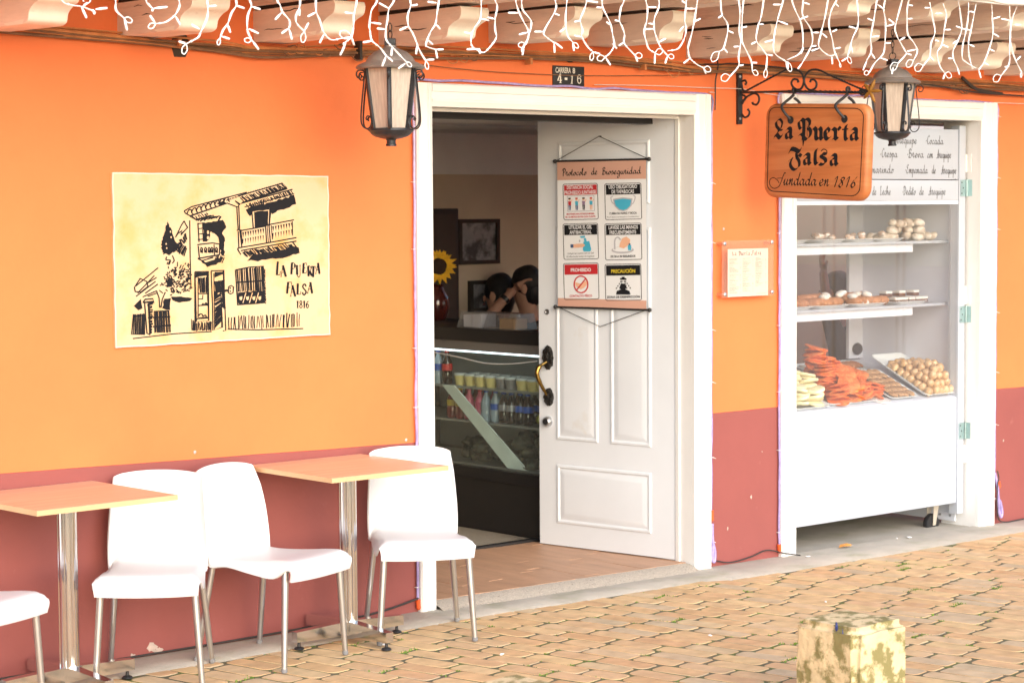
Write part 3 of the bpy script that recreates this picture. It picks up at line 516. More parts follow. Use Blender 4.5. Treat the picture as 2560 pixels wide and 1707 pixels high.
while y < 2.86:
    w = .23; dz = rf.uniform(-.008, .008); mb = MB(); mb.box((-1.4, y, 2.19+dz), (4.28, y+w-.006, 2.205+dz)); mb.build('ceiling_board', CEILB, ceo, smooth=0); y += w
mb = MB(); mb.box((.05, .252, 2.14), (1.76, .33, 2.3)); mb.build('header_shade_block', BLACKM, house)  # black block painted in for the shade behind the door head

# eaves: every rafter stands on a shorter carved corbel, both with an ogee end
def ogee(y0, z0, z1, reach):
    """side outline of a beam from the wall to its carved end (y negative outwards)"""
    h = z1-z0
    end = cr([(y0, z0), (y0-.02, z0+.002*1), (y0-.045*reach, z0+h*.10), (y0-.055*reach, z0+h*.34), (y0-.085*reach, z0+h*.50), (y0-.125*reach, z0+h*.62), (y0-.135*reach, z0+h*.86), (y0-.128*reach, z1)], 4)
    return [(v.x, v.y) for v in end]
def beam(x, w, y0, z0, z1, reach, name, wall=.05, sag=0):
    E = ogee(y0, z0, z1, reach); mb = MB(); ne = len(E)
    side = [(wall, z0+sag)]+E+[(wall, z1+sag)]
    jit = lambda p, s: .004*noise.noise(Vector((p[0]*7, p[1]*9, x*5+s)))
    A = [(x+jit(p, 0), p[0], p[1]) for p in side]; B = [(x+w+jit(p, 4), p[0], p[1]) for p in side]; n = len(side)
    mb.m = 0; mb.add(A+B, [tuple(range(n)), tuple(range(2*n-1, n-1, -1)), (0, n, n+1, 1), (n-1, 2*n-1, n, 0), (n-2, 2*n-2, 2*n-1, n-1)])
    mb.m = 1; mb.add(A+B, [(i, i+n, i+n+1, i+1) for i in range(1, ne)])
    # cream strip painted on the side as the lit underside near the end
    mb.m = 1; yy = y0+.10; mb.add([(x-.0015, yy, z0+.0005), (x-.0015, y0-.01, z0), (x-.0015, y0-.02, z0+.016), (x-.0015, yy+.03, z0+.010)], [(0, 1, 2, 3)])
    return mb.build(name, [BEAM, BEAMEND], house, smooth=40)
XB = [-2.06, -1.437, -.812, -.18, .427, 1.021, 1.666, 2.264, 2.875, 3.409, 4.0, 4.6, 5.2, 5.8]
ZB = [2.39, 2.40, 2.41, 2.423, 2.455, 2.47, 2.445, 2.455, 2.441, 2.442, 2.44, 2.44, 2.44, 2.44]
rr = random.Random(11)
for x, z in zip(XB, ZB):
    w = rr.uniform(.145, .165); c = beam(x, w, -.39+rr.uniform(-.025, .025), z, z+.125, 1.0, 'corbel', sag=rr.uniform(-.006, .006))
    mb = MB()                                # dark open seam between corbel and rafter, and a weather crack
    mb.box((x+.006, -.42, z+.1255), (x+w-.006, .02, z+.139))
    mb.build('seam_wedge', CRACK, c)
    for k in range(rr.randint(1, 3)):
        mb = MB(); y1 = -rr.uniform(.05, .2); zc = z+rr.uniform(.03, .11); pts = [(x-.0005, y1-i*.03, zc+rr.uniform(-.003, .003)) for i in range(rr.randint(3, 6))]
        mb.tube(pts, [.0007]+[rr.uniform(.001, .0026)]*(len(pts)-2)+[.0005], 5); mb.build('weather_crack', CRACK, c)
    zr = z+.1395
    r_ = beam(x+rr.uniform(-.01, .01), w, -.90+rr.uniform(-.02, .02), zr, zr+.125, 1.35, 'rafter', sag=rr.uniform(-.004, .004))
    for k in range(2):
        mb = MB(); y1 = -rr.uniform(.2, .6); zc = zr+rr.uniform(.03, .1); pts = [(x-.012, y1-i*.03, zc+rr.uniform(-.003, .003)) for i in range(rr.randint(3, 6))]
        mb.tube(pts, [.0008]+[rr.uniform(.001, .003)]*(len(pts)-2)+[.0005], 5); mb.build('weather_crack', CRACK, r_)
rf = random.Random(13); y = .0
while y > -1.15:
    mb = MB(); w = .15; dz = rf.uniform(0, .006); mb.box((-7, y-w+.004, 2.738+dz), (9, y, 2.755+dz)); mb.build('eave_board', BOARD, house, smooth=0); y -= w
mb = MB(); pv = None; N = 120
for i in range(N+1):
    x = -7+16*i/N; q = .010*noise.noise(Vector((x*3, 0, 2)))+.006*noise.noise(Vector((x*17, 0, 2)))
    cu = [(x, -1.10, 2.668+q), (x, -1.145, 2.664+q), (x, -1.15, 2.73), (x, -1.10, 2.76)]
    if pv: mb.add(pv+cu, [(k, (k+1) % 4, (k+1) % 4+4, k+4) for k in range(4)])
    pv = cu
mb.build('fascia', FASC, house, smooth=50)
TILE = mat('roof_tile', (.42, .17, .09), .85, var=.2, vs=6, bump=.3, bs=20)
rz_ = lambda y: 2.775+(y+1.2)*.31
for xa, xb, ya, yb_ in ((-7, 9, -1.2, .3), (-7, 4.4, .3, 3.1), (7.8, 9, .3, 3.1)):     # roof gap added to let daylight into the cabinet room
    mb = MB(); mb.add([(x, y, rz_(y)+h) for h in (0, .03) for x, y in ((xa, ya), (xb, ya), (xb, yb_), (xa, yb_))], [(0, 1, 2, 3), (7, 6, 5, 4), (0, 4, 5, 1), (1, 5, 6, 2), (2, 6, 7, 3), (3, 7, 4, 0)]); mb.build('roof', TILE, house)
mb = MB(); mb.box((-7, 3.06, -.3), (9, 3.2, 4.0)); mb.build('rear_wall', ORANGE, house)

# small wall damage: screw plugs, a black nail mark, a chip
mb = MB()
for x, z in ((-1.12, .785), (-.055, .752), (1.925, 1.63), (1.835, 1.02)): mb.blob((x, WF-.001, z), (.007, .004, .007), int(x*9), .2, 7, 5)
mb.build('wall_plug', mat('grey_plaster', (.5, .45, .42), .9), house)
mb = MB(); mb.tube([(.862, .013, 2.432), (.876, .011, 2.412), (.905, .011, 2.398), (.93, .013, 2.396)], [.002, .007, .006, .001], 6); mb.build('peeled_patch', CRACK, house)
mb = MB(); mb.blob((-1.16, WF, 2.385), (.045, .012, .05), 3, .4, 10, 6); mb.build('beam_stub_hole', mat('dark_hole', (.05, .035, .025), .9), house)

# worn plaster showing through the maroon paint near the ground, scuffs on the orange
WORN = mat('worn_plaster', (.50, .40, .35), .9, var=.2, vs=30, bump=.3, bs=60); rq = random.Random(77)
for x, z, rx, rz_ in ((-1.335, .035, .028, .022), (-1.305, .02, .02, .014), (-1.42, .015, .012, .01), (-.97, .63, .012, .006), (-1.33, .70, .014, .012), (2.12, .30, .006, .012), (1.95, .16, .004, .010), (2.2, .52, .005, .004), (4.2, .42, .006, .009), (-.2, .06, .014, .008)):
    P = [(x+rx*rq.uniform(.5, 1.2)*math.cos(a), z+rz_*rq.uniform(.5, 1.2)*math.sin(a)) for a in [2*math.pi*k/16 for k in range(16)]]
    mb = MB(); mb.add([(x, WF-.0052, z)]+[(u, WF-.0048, v) for u, v in P], [(0, i+1, (i+1) % 16+1) for i in range(16)]); mb.build('worn_patch', WORN, house, smooth=0)
# ---------------------------------------------------------------- the open door leaf
HX, HY = 1.698, .120
du = Vector((-math.cos(R(81)), math.sin(R(81)), 0)); dn = Vector((-math.sin(R(81)), -math.cos(R(81)), 0))
def leaf(u, z, w): return Vector((HX, HY, 0))+du*u+dn*w+Vector((0, 0, z))
mb = MB()
U0, U1, Z0, Z1 = .004, .852, .022, 2.182
vs = [leaf(*p) for p in ((U0, Z0, 0), (U1, Z0, 0), (U1, Z1, 0), (U0, Z1, 0), (U0, Z0, -.04), (U1, Z0, -.04), (U1, Z1, -.04), (U0, Z1, -.04))]
mb.add(vs, [(0, 1, 2, 3), (7, 6, 5, 4), (0, 4, 5, 1), (1, 5, 6, 2), (2, 6, 7, 3), (3, 7, 4, 0)])
door = mb.build('door', DOORW, house, label='open white panelled door leaf')
def panel(u0, u1, z0, z1):
    mb = MB(); pr = [(0, .0004), (.004, .006), (.013, .0075), (.021, .002), (.025, .0018), (.052, .008), (.058, .0084)]; vs = []
    for d, h in pr: vs += [leaf(u0+d, z0+d, h), leaf(u1-d, z0+d, h), leaf(u1-d, z1-d, h), leaf(u0+d, z1-d, h)]
    fs = [(i*4+k, i*4+(k+1) % 4, i*4+4+(k+1) % 4, i*4+4+k) for i in range(len(pr)-1) for k in range(4)]; k = (len(pr)-1)*4; fs.append((k, k+1, k+2, k+3))
    mb.add(vs, fs); mb.build('panel', DOORW, door, smooth=12)
panel(.144, .738, .135, .437); panel(.144, .395, .562, 1.64); panel(.472, .738, .562, 1.64); panel(.15, .72, 1.755, 2.065)
mb = MB()
for z in (.10, .98, 1.56, 2.0):
    for k in range(4): mb.tube([Vector((1.7, .108, z+k*.022)), Vector((1.7, .108, z+k*.022+.019))], .0065, 8)
    mb.box((1.7005, .112, z-.004), (1.7024, .16, z+.092))
mb.build('hinge', WHITE, door)
# ornate pull handle, lock, spyhole
BRASS = mat('aged_brass', (.22, .14, .04), .3, 1, var=.25, vs=30)
ORN = mat('blackened_brass', (.03, .028, .026), .38, .6, var=.4, vs=60, bump=.8, bs=160)
def lf(u, z, w): return leaf(u, z, w)
MR = Matrix((( du.x, dn.x, 0), (du.y, dn.y, 0), (0, 0, 1)))
def plate(u, z, ru, rz, sd):
    q = MB(); q.blob(leaf(u, z, .003), (ru, .012, rz), sd, .25, 20, 10, MR, 4)
    for k in range(9):
        a = k*.7; q.blob(leaf(u+ru*.72*math.cos(a), z+rz*.74*math.sin(a), .008), (ru*.34, .009, rz*.26), k+sd, .3, 8, 6, MR)
    q.blob(leaf(u, z+rz*.15, .012), (ru*.4, .01, rz*.35), 5, .2, 10, 6, MR); return q
h1 = MB()
for q in (plate(.790, .978, .034, .060, 1), plate(.786, .777, .030, .044, 2)): h1.add(q.v, q.f)
h1.m = 1; h1.tube(cr([leaf(.792, .955, .015), leaf(.806, .935, .052), leaf(.812, .905, .066), leaf(.806, .865, .058), leaf(.797, .82, .035), leaf(.789, .785, .014)], 5), [.008]*5+[.012]*7+[.011]*5+[.009]*5+[.007]*4, 10)
h1.build('handle', [ORN, BRASS], door)
mb = MB(); M = Matrix((( du.x, 0, dn.x), (du.y, 0, dn.y), (0, 1, 0)))
mb.lathe([(.027, 0), (.027, .004), (.024, .02), (.019, .026), (.016, .026)], leaf(.792, .652, 0), 20, M); mb.m = 1; mb.lathe([(.016, .0262), (.015, .029), (.004, .029)], leaf(.792, .652, 0), 16, M)
mb.build('lock', [STEEL, IRON], door)
mb = MB(); mb.lathe([(.015, 0), (.015, .003), (.009, .005), (.009, .001), (.001, .001)], leaf(.797, 1.21, 0), 16, M); mb.build('spyhole', STEEL, door)
# slim steel closer arm at the top edge of the leaf
mb = MB(); mb.tube([leaf(.80, 2.186, -.02), leaf(.60, 2.192, .02), Vector((1.33, .22, 2.172))], .006, 6); mb.build('closer_arm', STEEL, door)
# ---------------------------------------------------------------- chairs
PLAST = mat('white_chair_plastic', (.64, .65, .67), .42, var=.015, vs=4)
GREYP = mat('grey_foot_plastic', (.22, .22, .23), .6)
def grid_part(rows, th):
    """rows of points -> thick sheet"""
    nr, nc = len(rows), len(rows[0]); P = [[Vector(p) for p in r] for r in rows]; N = []
    for i in range(nr):
        r = []
        for j in range(nc):
            a = P[min(i+1, nr-1)][j]-P[max(i-1, 0)][j]; b = P[i][min(j+1, nc-1)]-P[i][max(j-1, 0)]; q = a.cross(b); r.append(q.normalized() if q.length > 1e-9 else Vector((0, 0, 1)))
        N.append(r)
    mb = MB(); vs = [p for r in P for p in r]+[P[i][j]-N[i][j]*th for i in range(nr) for j in range(nc)]; K = nr*nc; fs = []
    for i in range(nr-1):
        for j in range(nc-1):
            a, b, c, d = i*nc+j, i*nc+j+1, (i+1)*nc+j+1, (i+1)*nc+j; fs += [(a, b, c, d), (a+K, d+K, c+K, b+K)]
    ring = [(0, j) for j in range(nc)]+[(i, nc-1) for i in range(1, nr)]+[(nr-1, j) for j in range(nc-2, -1, -1)]+[(i, 0) for i in range(nr-2, 0, -1)]
    for k in range(len(ring)):
        a = ring[k][0]*nc+ring[k][1]; b = ring[(k+1) % len(ring)][0]*nc+ring[(k+1) % len(ring)][1]; fs.append((a, a+K, b+K, b))
    return mb.add(vs, fs)
# (y, z, width, forward curl of the edges, drop of the side aprons)
seat_prof = cr([(-.240, .340, .385, 0, .000), (-.247, .375, .392, 0, .002), (-.230, .405, .397, 0, .026), (-.17, .408, .40, 0, .062), (-.06, .398, .39, 0, .044), (.06, .392, .375, 0, .024), (.14, .398, .37, -.006, .038), (.178, .418, .375, -.02, .05)], 4)
back_prof = cr([(.178, .418, .375, -.02, .05), (.190, .445, .388, -.030, .055), (.197, .495, .392, -.032, .03), (.210, .57, .382, -.034, .008), (.228, .645, .370, -.034, .0), (.246, .71, .358, -.030, .0), (.255, .735, .355, -.028, .001), (.258, .742, .353, -.027, .001)], 4)
def sheet(prof, back):
    rows = []
    for y, z, w, curl, drop in prof:
        r = []
        for j in range(23):
            s = -1+2*j/22; s2 = abs(s)
            e = max(0, (s2-.80)/.20); bend = e*e
            x = s*w/2*(1-.03*bend); yy = y+curl*s2**2.2; zz = z
            if back: zz -= drop*bend+(.019*max(0, (z-.645)/.1)*s2**2.2); yy -= .012*bend
            else: zz += .006*s2*s2-drop*bend
            r.append((x, yy, zz))
        rows.append(r)
    return grid_part(rows, .007)
def make_chair(label):
    t = thing('cafe_chair', label, 'chair', group='white cafe chairs along the maroon wall')
    sheet(seat_prof, False).build('seat', PLAST, t, local=True, smooth=70)
    sheet(back_prof, True).build('backrest', PLAST, t, local=True, smooth=70)
    for sx in (-1, 1):
        for a, b, nm in (((sx*.168, -.205, .385), (sx*.194, -.215, .0), 0), ((sx*.158, .150, .392), (sx*.194, .212, .0), 1)):
            a = Vector(a); b = Vector(b); d = b-a; mb = MB()
            mb.tube([a, a+d*.5, b-d*.03], [.0135, .0128, .0108], 14); lg = mb.build('leg', STEEL, t, local=True)
            mb = MB(); mb.tube([b-d*.045, b-d*.02, b+Vector((0, 0, .001))], [.0114, .0122, .0100], 12); mb.build('foot_cap', GREYP, lg, local=True)
    mb = MB(); mb.box((-.15, -.2, .372), (.15, -.185, .386)); mb.box((-.145, .12, .372), (.145, .135, .386)); mb.build('under_frame', STEEL, t, local=True)
    return t
ch = make_chair('white plastic chair facing the street, its back partly behind the left table')
CH = [(-1.518, -.31, -38, None), (-1.016, -.343, 17, 'white plastic chair turned towards the right table, between the two tables'),
      (-.29, -.358, -30, 'white plastic chair beside the open doorway, right of the right table'), (-2.345, -.363, 20, 'white plastic chair at the far left, only its seat corner in view')]
for i, (x, y, a, lb) in enumerate(CH):
    o = ch if i == 0 else copy_tree(ch)
    if lb: o['label'] = lb
    o.location = (x, y, gz(x)+.003); o.rotation_euler = (0, 0, R(a))

# ---------------------------------------------------------------- tables
BEECH = mat('beech_laminate', (.60, .365, .24), .38, var=.10, vs=3, col2=(.64, .42, .285), c2s=3, c2lo=.45, c2hi=.6, stretch=(.6, 14, 1))
EDGE = mat('beech_edge', (.60, .42, .23), .45, var=.08, vs=8, stretch=(1, 1, 6))
def make_table(label):
    t = thing('cafe_table', label, 'table', group='square wooden cafe tables on steel pedestals')
    mb = MB(); mb.box((-.2875, -.2875, .6935), (.2875, .2875, .712)); top = mb.build('tabletop', BEECH, t, local=True)
    mb = MB()
    for lo, hi in (((-.289, -.289, .693), (.289, -.2875, .7115)), ((-.289, .2875, .693), (.289, .289, .7115)), ((-.289, -.2875, .693), (-.2875, .2875, .7115)), ((.2875, -.2875, .693), (.289, .2875, .7115))): mb.box(lo, hi)
    mb.build('edge_band', EDGE, top, local=True)
    # fluted pedestal
    P = []
    for k in range(64):
        a = 2*math.pi*k/64; rr_ = .0375-.0035*max(0, math.cos(8*a))**6; P.append((rr_*math.cos(a), rr_*math.sin(a)))
    mb = MB(); mb.prism(P, lambda u, v: Vector((u, v, .085)), lambda u, v: Vector((u, v, .69))); mb.build('pedestal', CHROME, t, local=True, smooth=30)
    mb = MB(); mb.box((-.14, -.03, .683), (.14, .03, .6925)); mb.box((-.03, -.14, .682), (.03, .14, .6915)); mb.build('top_bracket', IRON, t, local=True)
    for k in range(4):
        M = Matrix.Rotation(k*math.pi/2, 4, 'Z'); mb = MB()
        h0, h1, l = .086, .062, .268
        vs = [(.028, -.022, .03), (l, -.018, .034), (l, .018, .034), (.028, .022, .03), (.028, -.022, h0), (l, -.018, h1+.012), (l, .018, h1+.012), (.028, .022, h0)]
        mb.add([M @ Vector(v) for v in vs], [(0, 3, 2, 1), (4, 5, 6, 7), (0, 1, 5, 4), (1, 2, 6, 5), (2, 3, 7, 6), (3, 0, 4, 7)]); arm = mb.build('base_arm', CHROME, t, local=True, smooth=20)
        mb = MB(); c = M @ Vector((l-.022, 0, 0)); mb.lathe([(.018, .001), (.021, .004), (.017, .010), (.007, .014), (.005, .036), (.001, .036)], c, 14); mb.build('levelling_foot', BLACK, arm, local=True)
    mb = MB(); mb.box((-.028, -.028, .03), (.028, .028, .0855)); mb.build('hub', CHROME, t, local=True)
    return t
tb = make_table('square beech table at the left edge, chrome post and front chair seat beside it')
tb.location = (-1.865, -.285, .002); tb.rotation_euler.z = R(1.6)
t2 = copy_tree(tb); t2['label'] = 'square beech table between two chairs, right beside the open doorway'
t2.location = (-.598, -.288, .002); t2.rotation_euler.z = R(.1)

# ---------------------------------------------------------------- stone blocks in the street
STONE = mat('lichened_yellow_stone', (.66, .53, .31), .9, var=.16, vs=7, bump=.55, bs=35, col2=(.24, .205, .08), c2s=10, c2lo=.475, c2hi=.55)
def block(x, y, w, h, label):
    t = thing('stone_bollard', label, 'bollard', (x, y, gz(x)), group='squat yellow stone bollards at the street edge')
    bm = bmesh.new(); bmesh.ops.create_cube(bm, size=1)
    for v in bm.verts: v.co = Vector((v.co.x*w*(1 if v.co.z > 0 else 1.03), v.co.y*w*(1 if v.co.z > 0 else 1.03), (v.co.z+.5)*h-.02*(v.co.z < 0)))
    bmesh.ops.bevel(bm, geom=bm.edges[:], offset=.024, segments=3, affect='EDGES')
    bmesh.ops.subdivide_edges(bm, edges=bm.edges[:], cuts=3, use_grid_fill=True)
    for v in bm.verts: v.co += Vector((noise.noise(v.co*9), noise.noise(v.co*9+Vector((5, 0, 0))), noise.noise(v.co*9+Vector((0, 7, 0)))))*.007
    mb = MB(); bm.verts.index_update(); mb.add([v.co.copy() for v in bm.verts], [[v.index for v in f.verts] for f in bm.faces]); bm.free()
    mb.build('block', STONE, t, local=True, smooth=70); return t
b1 = block(.036, -2.362, .284, .303, 'mossy yellow stone block standing on the brick paving at lower right')
mb = MB()
for pts in ([(-.118, -.035, .305), (-.124, -.042, .298), (-.133, -.045, .292)], [(-.1335, -.075, .296), (-.135, -.078, .280), (-.1350, -.077, .268)]): mb.tube(pts, .004, 5, flat=(0, .3, 1))
mb.build('blue_paint_mark', mat('blue_paint', (.03, .04, .14), .7), b1, local=True)
block(-1.50, -2.33, .23, .302, 'yellow stone block of which only the pale top shows at the bottom edge')

# ---------------------------------------------------------------- lanterns
LGLASS = mat('streaked_lantern_glass', (.46, .385, .33), .32, var=.16, vs=16, stretch=(6, 6, .35), col2=(.56, .50, .43), c2s=8, c2lo=.5, c2hi=.7)
LROOF = mat('weathered_lantern_roof', (.30, .285, .28), .5, .55, var=.25, vs=14, bump=.15, bs=50)
LIRON = mat('dark_lantern_iron', (.035, .038, .045), .42, .4, var=.25, vs=25, bump=.2, bs=70)
def lantern(label, loc, rz, chain_top):
    t = thing('hanging_lantern', label, 'lantern', loc, rz, 'iron lanterns hanging from the eave')
    H = 6; rtop, rbot, zt, zb = .108, .076, -.006, -.240
    mb = MB(); mb.lathe([(.132, -.006), (.137, 0), (.130, .008), (.108, .019), (.098, .022), (.088, .040), (.066, .060), (.040, .071), (.024, .078), (.021, .095), (.021, .108), (.002, .108)], (0, 0, 0), 28); rf = mb.build('roof', LROOF, t, local=True, smooth=30)
    mb = MB(); mb.box((-.022, -.022, .085), (.022, .022, .113), ch=.003); mb.build('cap', LIRON, rf, local=True)
    vert = lambda k, r, z: Vector((r*math.cos(k*math.pi/3), r*math.sin(k*math.pi/3), z))
    for k in range(H):
        mb = MB(); a, b, c, d = vert(k, rtop-.004, zt), vert(k+1, rtop-.004, zt), vert(k+1, rbot-.004, zb), vert(k, rbot-.004, zb)
        cen = (a+b+c+d)/4; nrm = (b-a).cross(d-a).normalized()*.003
        mb.add([a, b, c, d, a-nrm, b-nrm, c-nrm, d-nrm], [(0, 1, 2, 3), (7, 6, 5, 4), (0, 4, 5, 1), (1, 5, 6, 2), (2, 6, 7, 3), (3, 7, 4, 0)]); mb.build('glass_pane', LGLASS, t, local=True, smooth=0)
        ang = k*math.pi/3; M = Matrix.Rotation(ang, 4, 'Z'); mb = MB()
        p0, p1 = M @ Vector((rtop, 0, zt)), M @ Vector((rbot, 0, zb)); sd = M @ Vector((0, 1, 0)); ou = M @ Vector((1, 0, 0))
        vs = []
        for p in (p0, p1): vs += [p+sd*.0085+ou*.004, p-sd*.0085+ou*.004, p-sd*.0085-ou*.006, p+sd*.0085-ou*.006]
        mb.add(vs, [(0, 1, 5, 4), (1, 2, 6, 5), (2, 3, 7, 6), (3, 0, 4, 7), (0, 3, 2, 1), (4, 5, 6, 7)]); mb.build('corner_bar', LIRON, t, local=True)
        if k in SCROLL:
            S2 = [(u*1.06, w) for u, w in [(.107, -.032), (.108, -.018), (.118, -.014), (.134, -.016), (.140, -.030), (.134, -.043), (.122, -.044), (.119, -.034), (.126, -.029)]]
            S3 = [(u*1.06, w) for u, w in [(.107, -.032), (.111, -.07), (.119, -.14), (.123, -.20), (.118, -.226), (.104, -.238), (.088, -.234), (.080, -.214), (.084, -.194), (.096, -.190), (.102, -.198), (.099, -.206)]]
            mb = MB()
            for q in (S2, S3):
                pts = [M @ Vector((u, 0, z)) for u, z in [(v.x, v.y) for v in cr(q, 5)]]; mb.tube(pts, .0024, 6, flat=tuple(sd))
            mb.build('scroll', LIRON, t, local=True)
    mb = MB(); mb.lathe([(rbot, -.236), (.088, -.240), (.090, -.246), (.082, -.252), (.080, -.257), (.066, -.268), (.040, -.276), (.022, -.279), (.018, -.284), (.018, -.296), (.021, -.298), (.021, -.306), (.002, -.306)], (0, 0, 0), 24); mb.build('base', LIRON, t, local=True)
    z = .116; i = 0
    while z < chain_top:
        mb = MB(); P = [Vector((.007*math.cos(a)*1.0, 0, .017*math.sin(a))) for a in [2*math.pi*k/14 for k in range(15)]] if i else [Vector((.017*math.cos(a), 0, .017*math.sin(a))) for a in [2*math.pi*k/18 for k in range(19)]]
        M = Matrix.Translation((0, 0, z+.012)) @ Matrix.Rotation(i*math.pi/2+.5, 4, 'Z'); mb.tube([M @ p for p in P], .0021, 6, cap=False); mb.build('chain_link', LIRON, t, local=True); z += .028; i += 1
    return t
SCROLL = range(6)
lantern('iron lantern left of the open doorway, hanging clear of any sign', (-.522, -.5, 2.291), R(-131.2), .17)
lantern('iron lantern right behind the wooden sign, above the pastry cabinet', (2.572, -.5, 2.333), R(-131.2+27), .24)

# ---------------------------------------------------------------- hanging sign and its bracket
SX = 2.03
br = thing('sign_bracket', 'black wrought iron scroll bracket holding the wooden sign', 'bracket', (SX, 0, 2.27))
mb = MB(); mb.box((SX-.016, .0, 2.138), (SX+.016, WF-.0005, 2.392), ch=.002); mb.build('wall_plate', IRON, br)
mb = MB()
for z in (2.165, 2.368): mb.lathe([(.007, 0), (.006, .003), (.001, .004)], (SX-.004, -.0005, z), 10, Matrix.Rotation(R(90), 3, 'X'))
mb.build('screw', STEEL, br)
for k, pts in BRACKET.items():
    mb = MB(); P = cr([Vector((SX, y/1000, z/1000)) for y, z in pts], 6)
    if k in ('arm', 'topL', 'topR'):   # twisted square rod
        D = []
        for i in range(len(P)-1):
            for q in range(4): D.append(P[i].lerp(P[i+1], q/4))
        D.append(P[-1]); vs = []; fs = []; w = .0075 if k == 'arm' else .0055
        for i, p in enumerate(D):
            f = i/len(D); tw = i*.42 if .28 < f < .85 or k == 'arm' and f > .3 else 0
            for q in range(4): a = tw+q*math.pi/2+.785; vs.append(p+Vector((math.cos(a)*w, 0, math.sin(a)*w)))
        for i in range(len(D)-1):
            for q in range(4): fs.append((i*4+q, i*4+(q+1) % 4, i*4+4+(q+1) % 4, i*4+4+q))
        mb.add(vs, fs); mb.build('rod', IRON, br, smooth=20)
    else:
        N = len(P); mb.tube(P, [.0052]*(N-2)+[.0075, .005], 7, flat=None); mb.build('scroll', IRON, br)
mb = MB()
for a in (0, 70, 140, 215, 290):
    d = Vector((.25, -math.cos(R(a)), math.sin(R(a)))); pts = [Vector((SX-.01, -.812, 2.262))+d*q for q in (0, .02, .04, .058)]; mb.tube(pts, [.003, .009, .008, .001], 7)
mb.build('gilt_flower', mat('gilt_paint', (.28, .13, .015), .6, .2, var=.3, vs=30), br)

SIGNW = mat('sign_wood', (.45, .145, .045), .42, var=.14, vs=3.5, col2=(.52, .19, .065), c2s=3, c2lo=.48, c2hi=.62, stretch=(2, .7, 9), bump=.06, bs=20)
TILT = R(2.4)
sign = thing('wooden_sign', 'carved reddish wooden shop sign hung on two hooks from the bracket', 'sign', (SX, -.492, 1.998))
eu = Vector((0, -math.cos(TILT), -math.sin(TILT))); ev = Vector((0, -math.sin(TILT), math.cos(TILT)))
SW, SH, TH = .636, .448, .052
def sg(u, v, w): return Vector((SX, -.492, 1.994))+eu*u+ev*v+Vector((-1, 0, 0))*w
def rpoly(w, h, r, k=7):
    P = []
    for cx, cy, a0 in ((w/2-r, h/2-r, 0), (-w/2+r, h/2-r, 90), (-w/2+r, -h/2+r, 180), (w/2-r, -h/2+r, 270)):
        for i in range(k): a = R(a0+90*i/(k-1)); P.append((cx+r*math.cos(a), cy+r*math.sin(a)))
    return P
layers = [(-TH/2, .014), (-TH/2+.004, .004), (-TH/2+.012, 0), (TH/2-.020, 0), (TH/2-.010, .003), (TH/2-.003, .010), (TH/2, .017)]
mb = MB(); vs = []; fs = []
for w, ins in layers: vs += [sg(u, v, w) for u, v in rpoly(SW-2*ins, SH-2*ins, .062-ins*.6)]
n_ = len(rpoly(1, 1, .1)); K = len(layers)
for i in range(K-1): fs += [(i*n_+k, i*n_+(k+1) % n_, (i+1)*n_+(k+1) % n_, (i+1)*n_+k) for k in range(n_)]
fs += [tuple(range(n_)), tuple(range((K-1)*n_, K*n_))]
mb.add(vs, fs); mb.build('board', SIGNW, sign, smooth=50)
def sgpx(x, y):
    """sign photograph crop -> board coordinates"""
    v = (y-(75+10*x/1650))/(1385+40*(x/1650)); xl = 90-42*min(1, max(0, v)); xr = 1668-45*min(1, max(0, v)); u = (x-xl)/(xr-xl)
    return ((u-.5)*(SW-.022), (.5-v)*(SH-.006))
ink = Ink(lambda u, v, h: sg(u, v, TH/2+h), sgpx)
P = []
x0, y0, x1, y1 = 133, 132, 1618, 1448
for cx, cy, a0 in ((x1-130, 145+130, -90), (1580-140, y1-140, 0), (95+120, 1395-120, 90), (x0+105, y0+105, 180)):
    for k in range(7): a = R(a0+k*15); rr_ = 130 if cx > 1400 else 110; P.append((cx+rr_*math.cos(a), cy+rr_*math.sin(a)))
ink.line(P, 13, closed=True)
def la(x, y, w, h):
    f = lambda u, v: (x+u*w, y+v*h)
    ink.nib([f(.22, .20), f(.5, .06), f(.80, .2), f(.80, .80), f(1.0, .95)], 56, 42, sm=4)
    ink.nib([f(.75, .36), f(.25, .50), f(.22, .85), f(.45, .95), f(.78, .74)], 46, 42, sm=4)
W_ = 60
ink.nib([(305, 300), (248, 345), (255, 410), (290, 455), (275, 500), (225, 555)], 42); ink.nib([(305, 300), (345, 350), (330, 425), (305, 465), (350, 465)], 34)
ink.nib([(212, 572), (255, 535), (305, 580), (352, 540)], 60, 55)
la(385, 425, 120, 170)
ink.nib([(655, 310), (612, 350), (625, 425), (648, 450)], 44); ink.nib([(650, 305), (690, 330), (695, 430), (690, 540), (685, 600)], W_, sm=4); ink.line([(690, 590), (682, 705)], 42, taper=True)
ink.nib([(700, 320), (745, 300), (785, 335), (782, 395), (745, 435)], 50); ink.nib([(760, 430), (800, 480), (790, 555), (735, 605), (690, 575)], 54); ink.line([(742, 340), (748, 560)], 10)
ink.nib([(612, 545), (650, 525), (690, 565)], 40)
ink.nib([(850, 430), (885, 465), (885, 570), (915, 600), (960, 555)], W_, sm=4); ink.nib([(935, 430), (965, 465), (965, 580), (990, 600)], W_, sm=4)
ink.nib([(1068, 430), (1030, 480), (1035, 565), (1070, 600), (1112, 565)], W_, sm=4); ink.nib([(1060, 430), (1095, 465), (1080, 505), (1040, 530)], 44, sm=4)
ink.nib([(1145, 440), (1190, 470), (1190, 575), (1222, 600)], W_, sm=4); ink.nib([(1142, 600), (1190, 575)], 36); ink.nib([(1200, 480), (1238, 432), (1262, 458)], W_, 50, sm=4)
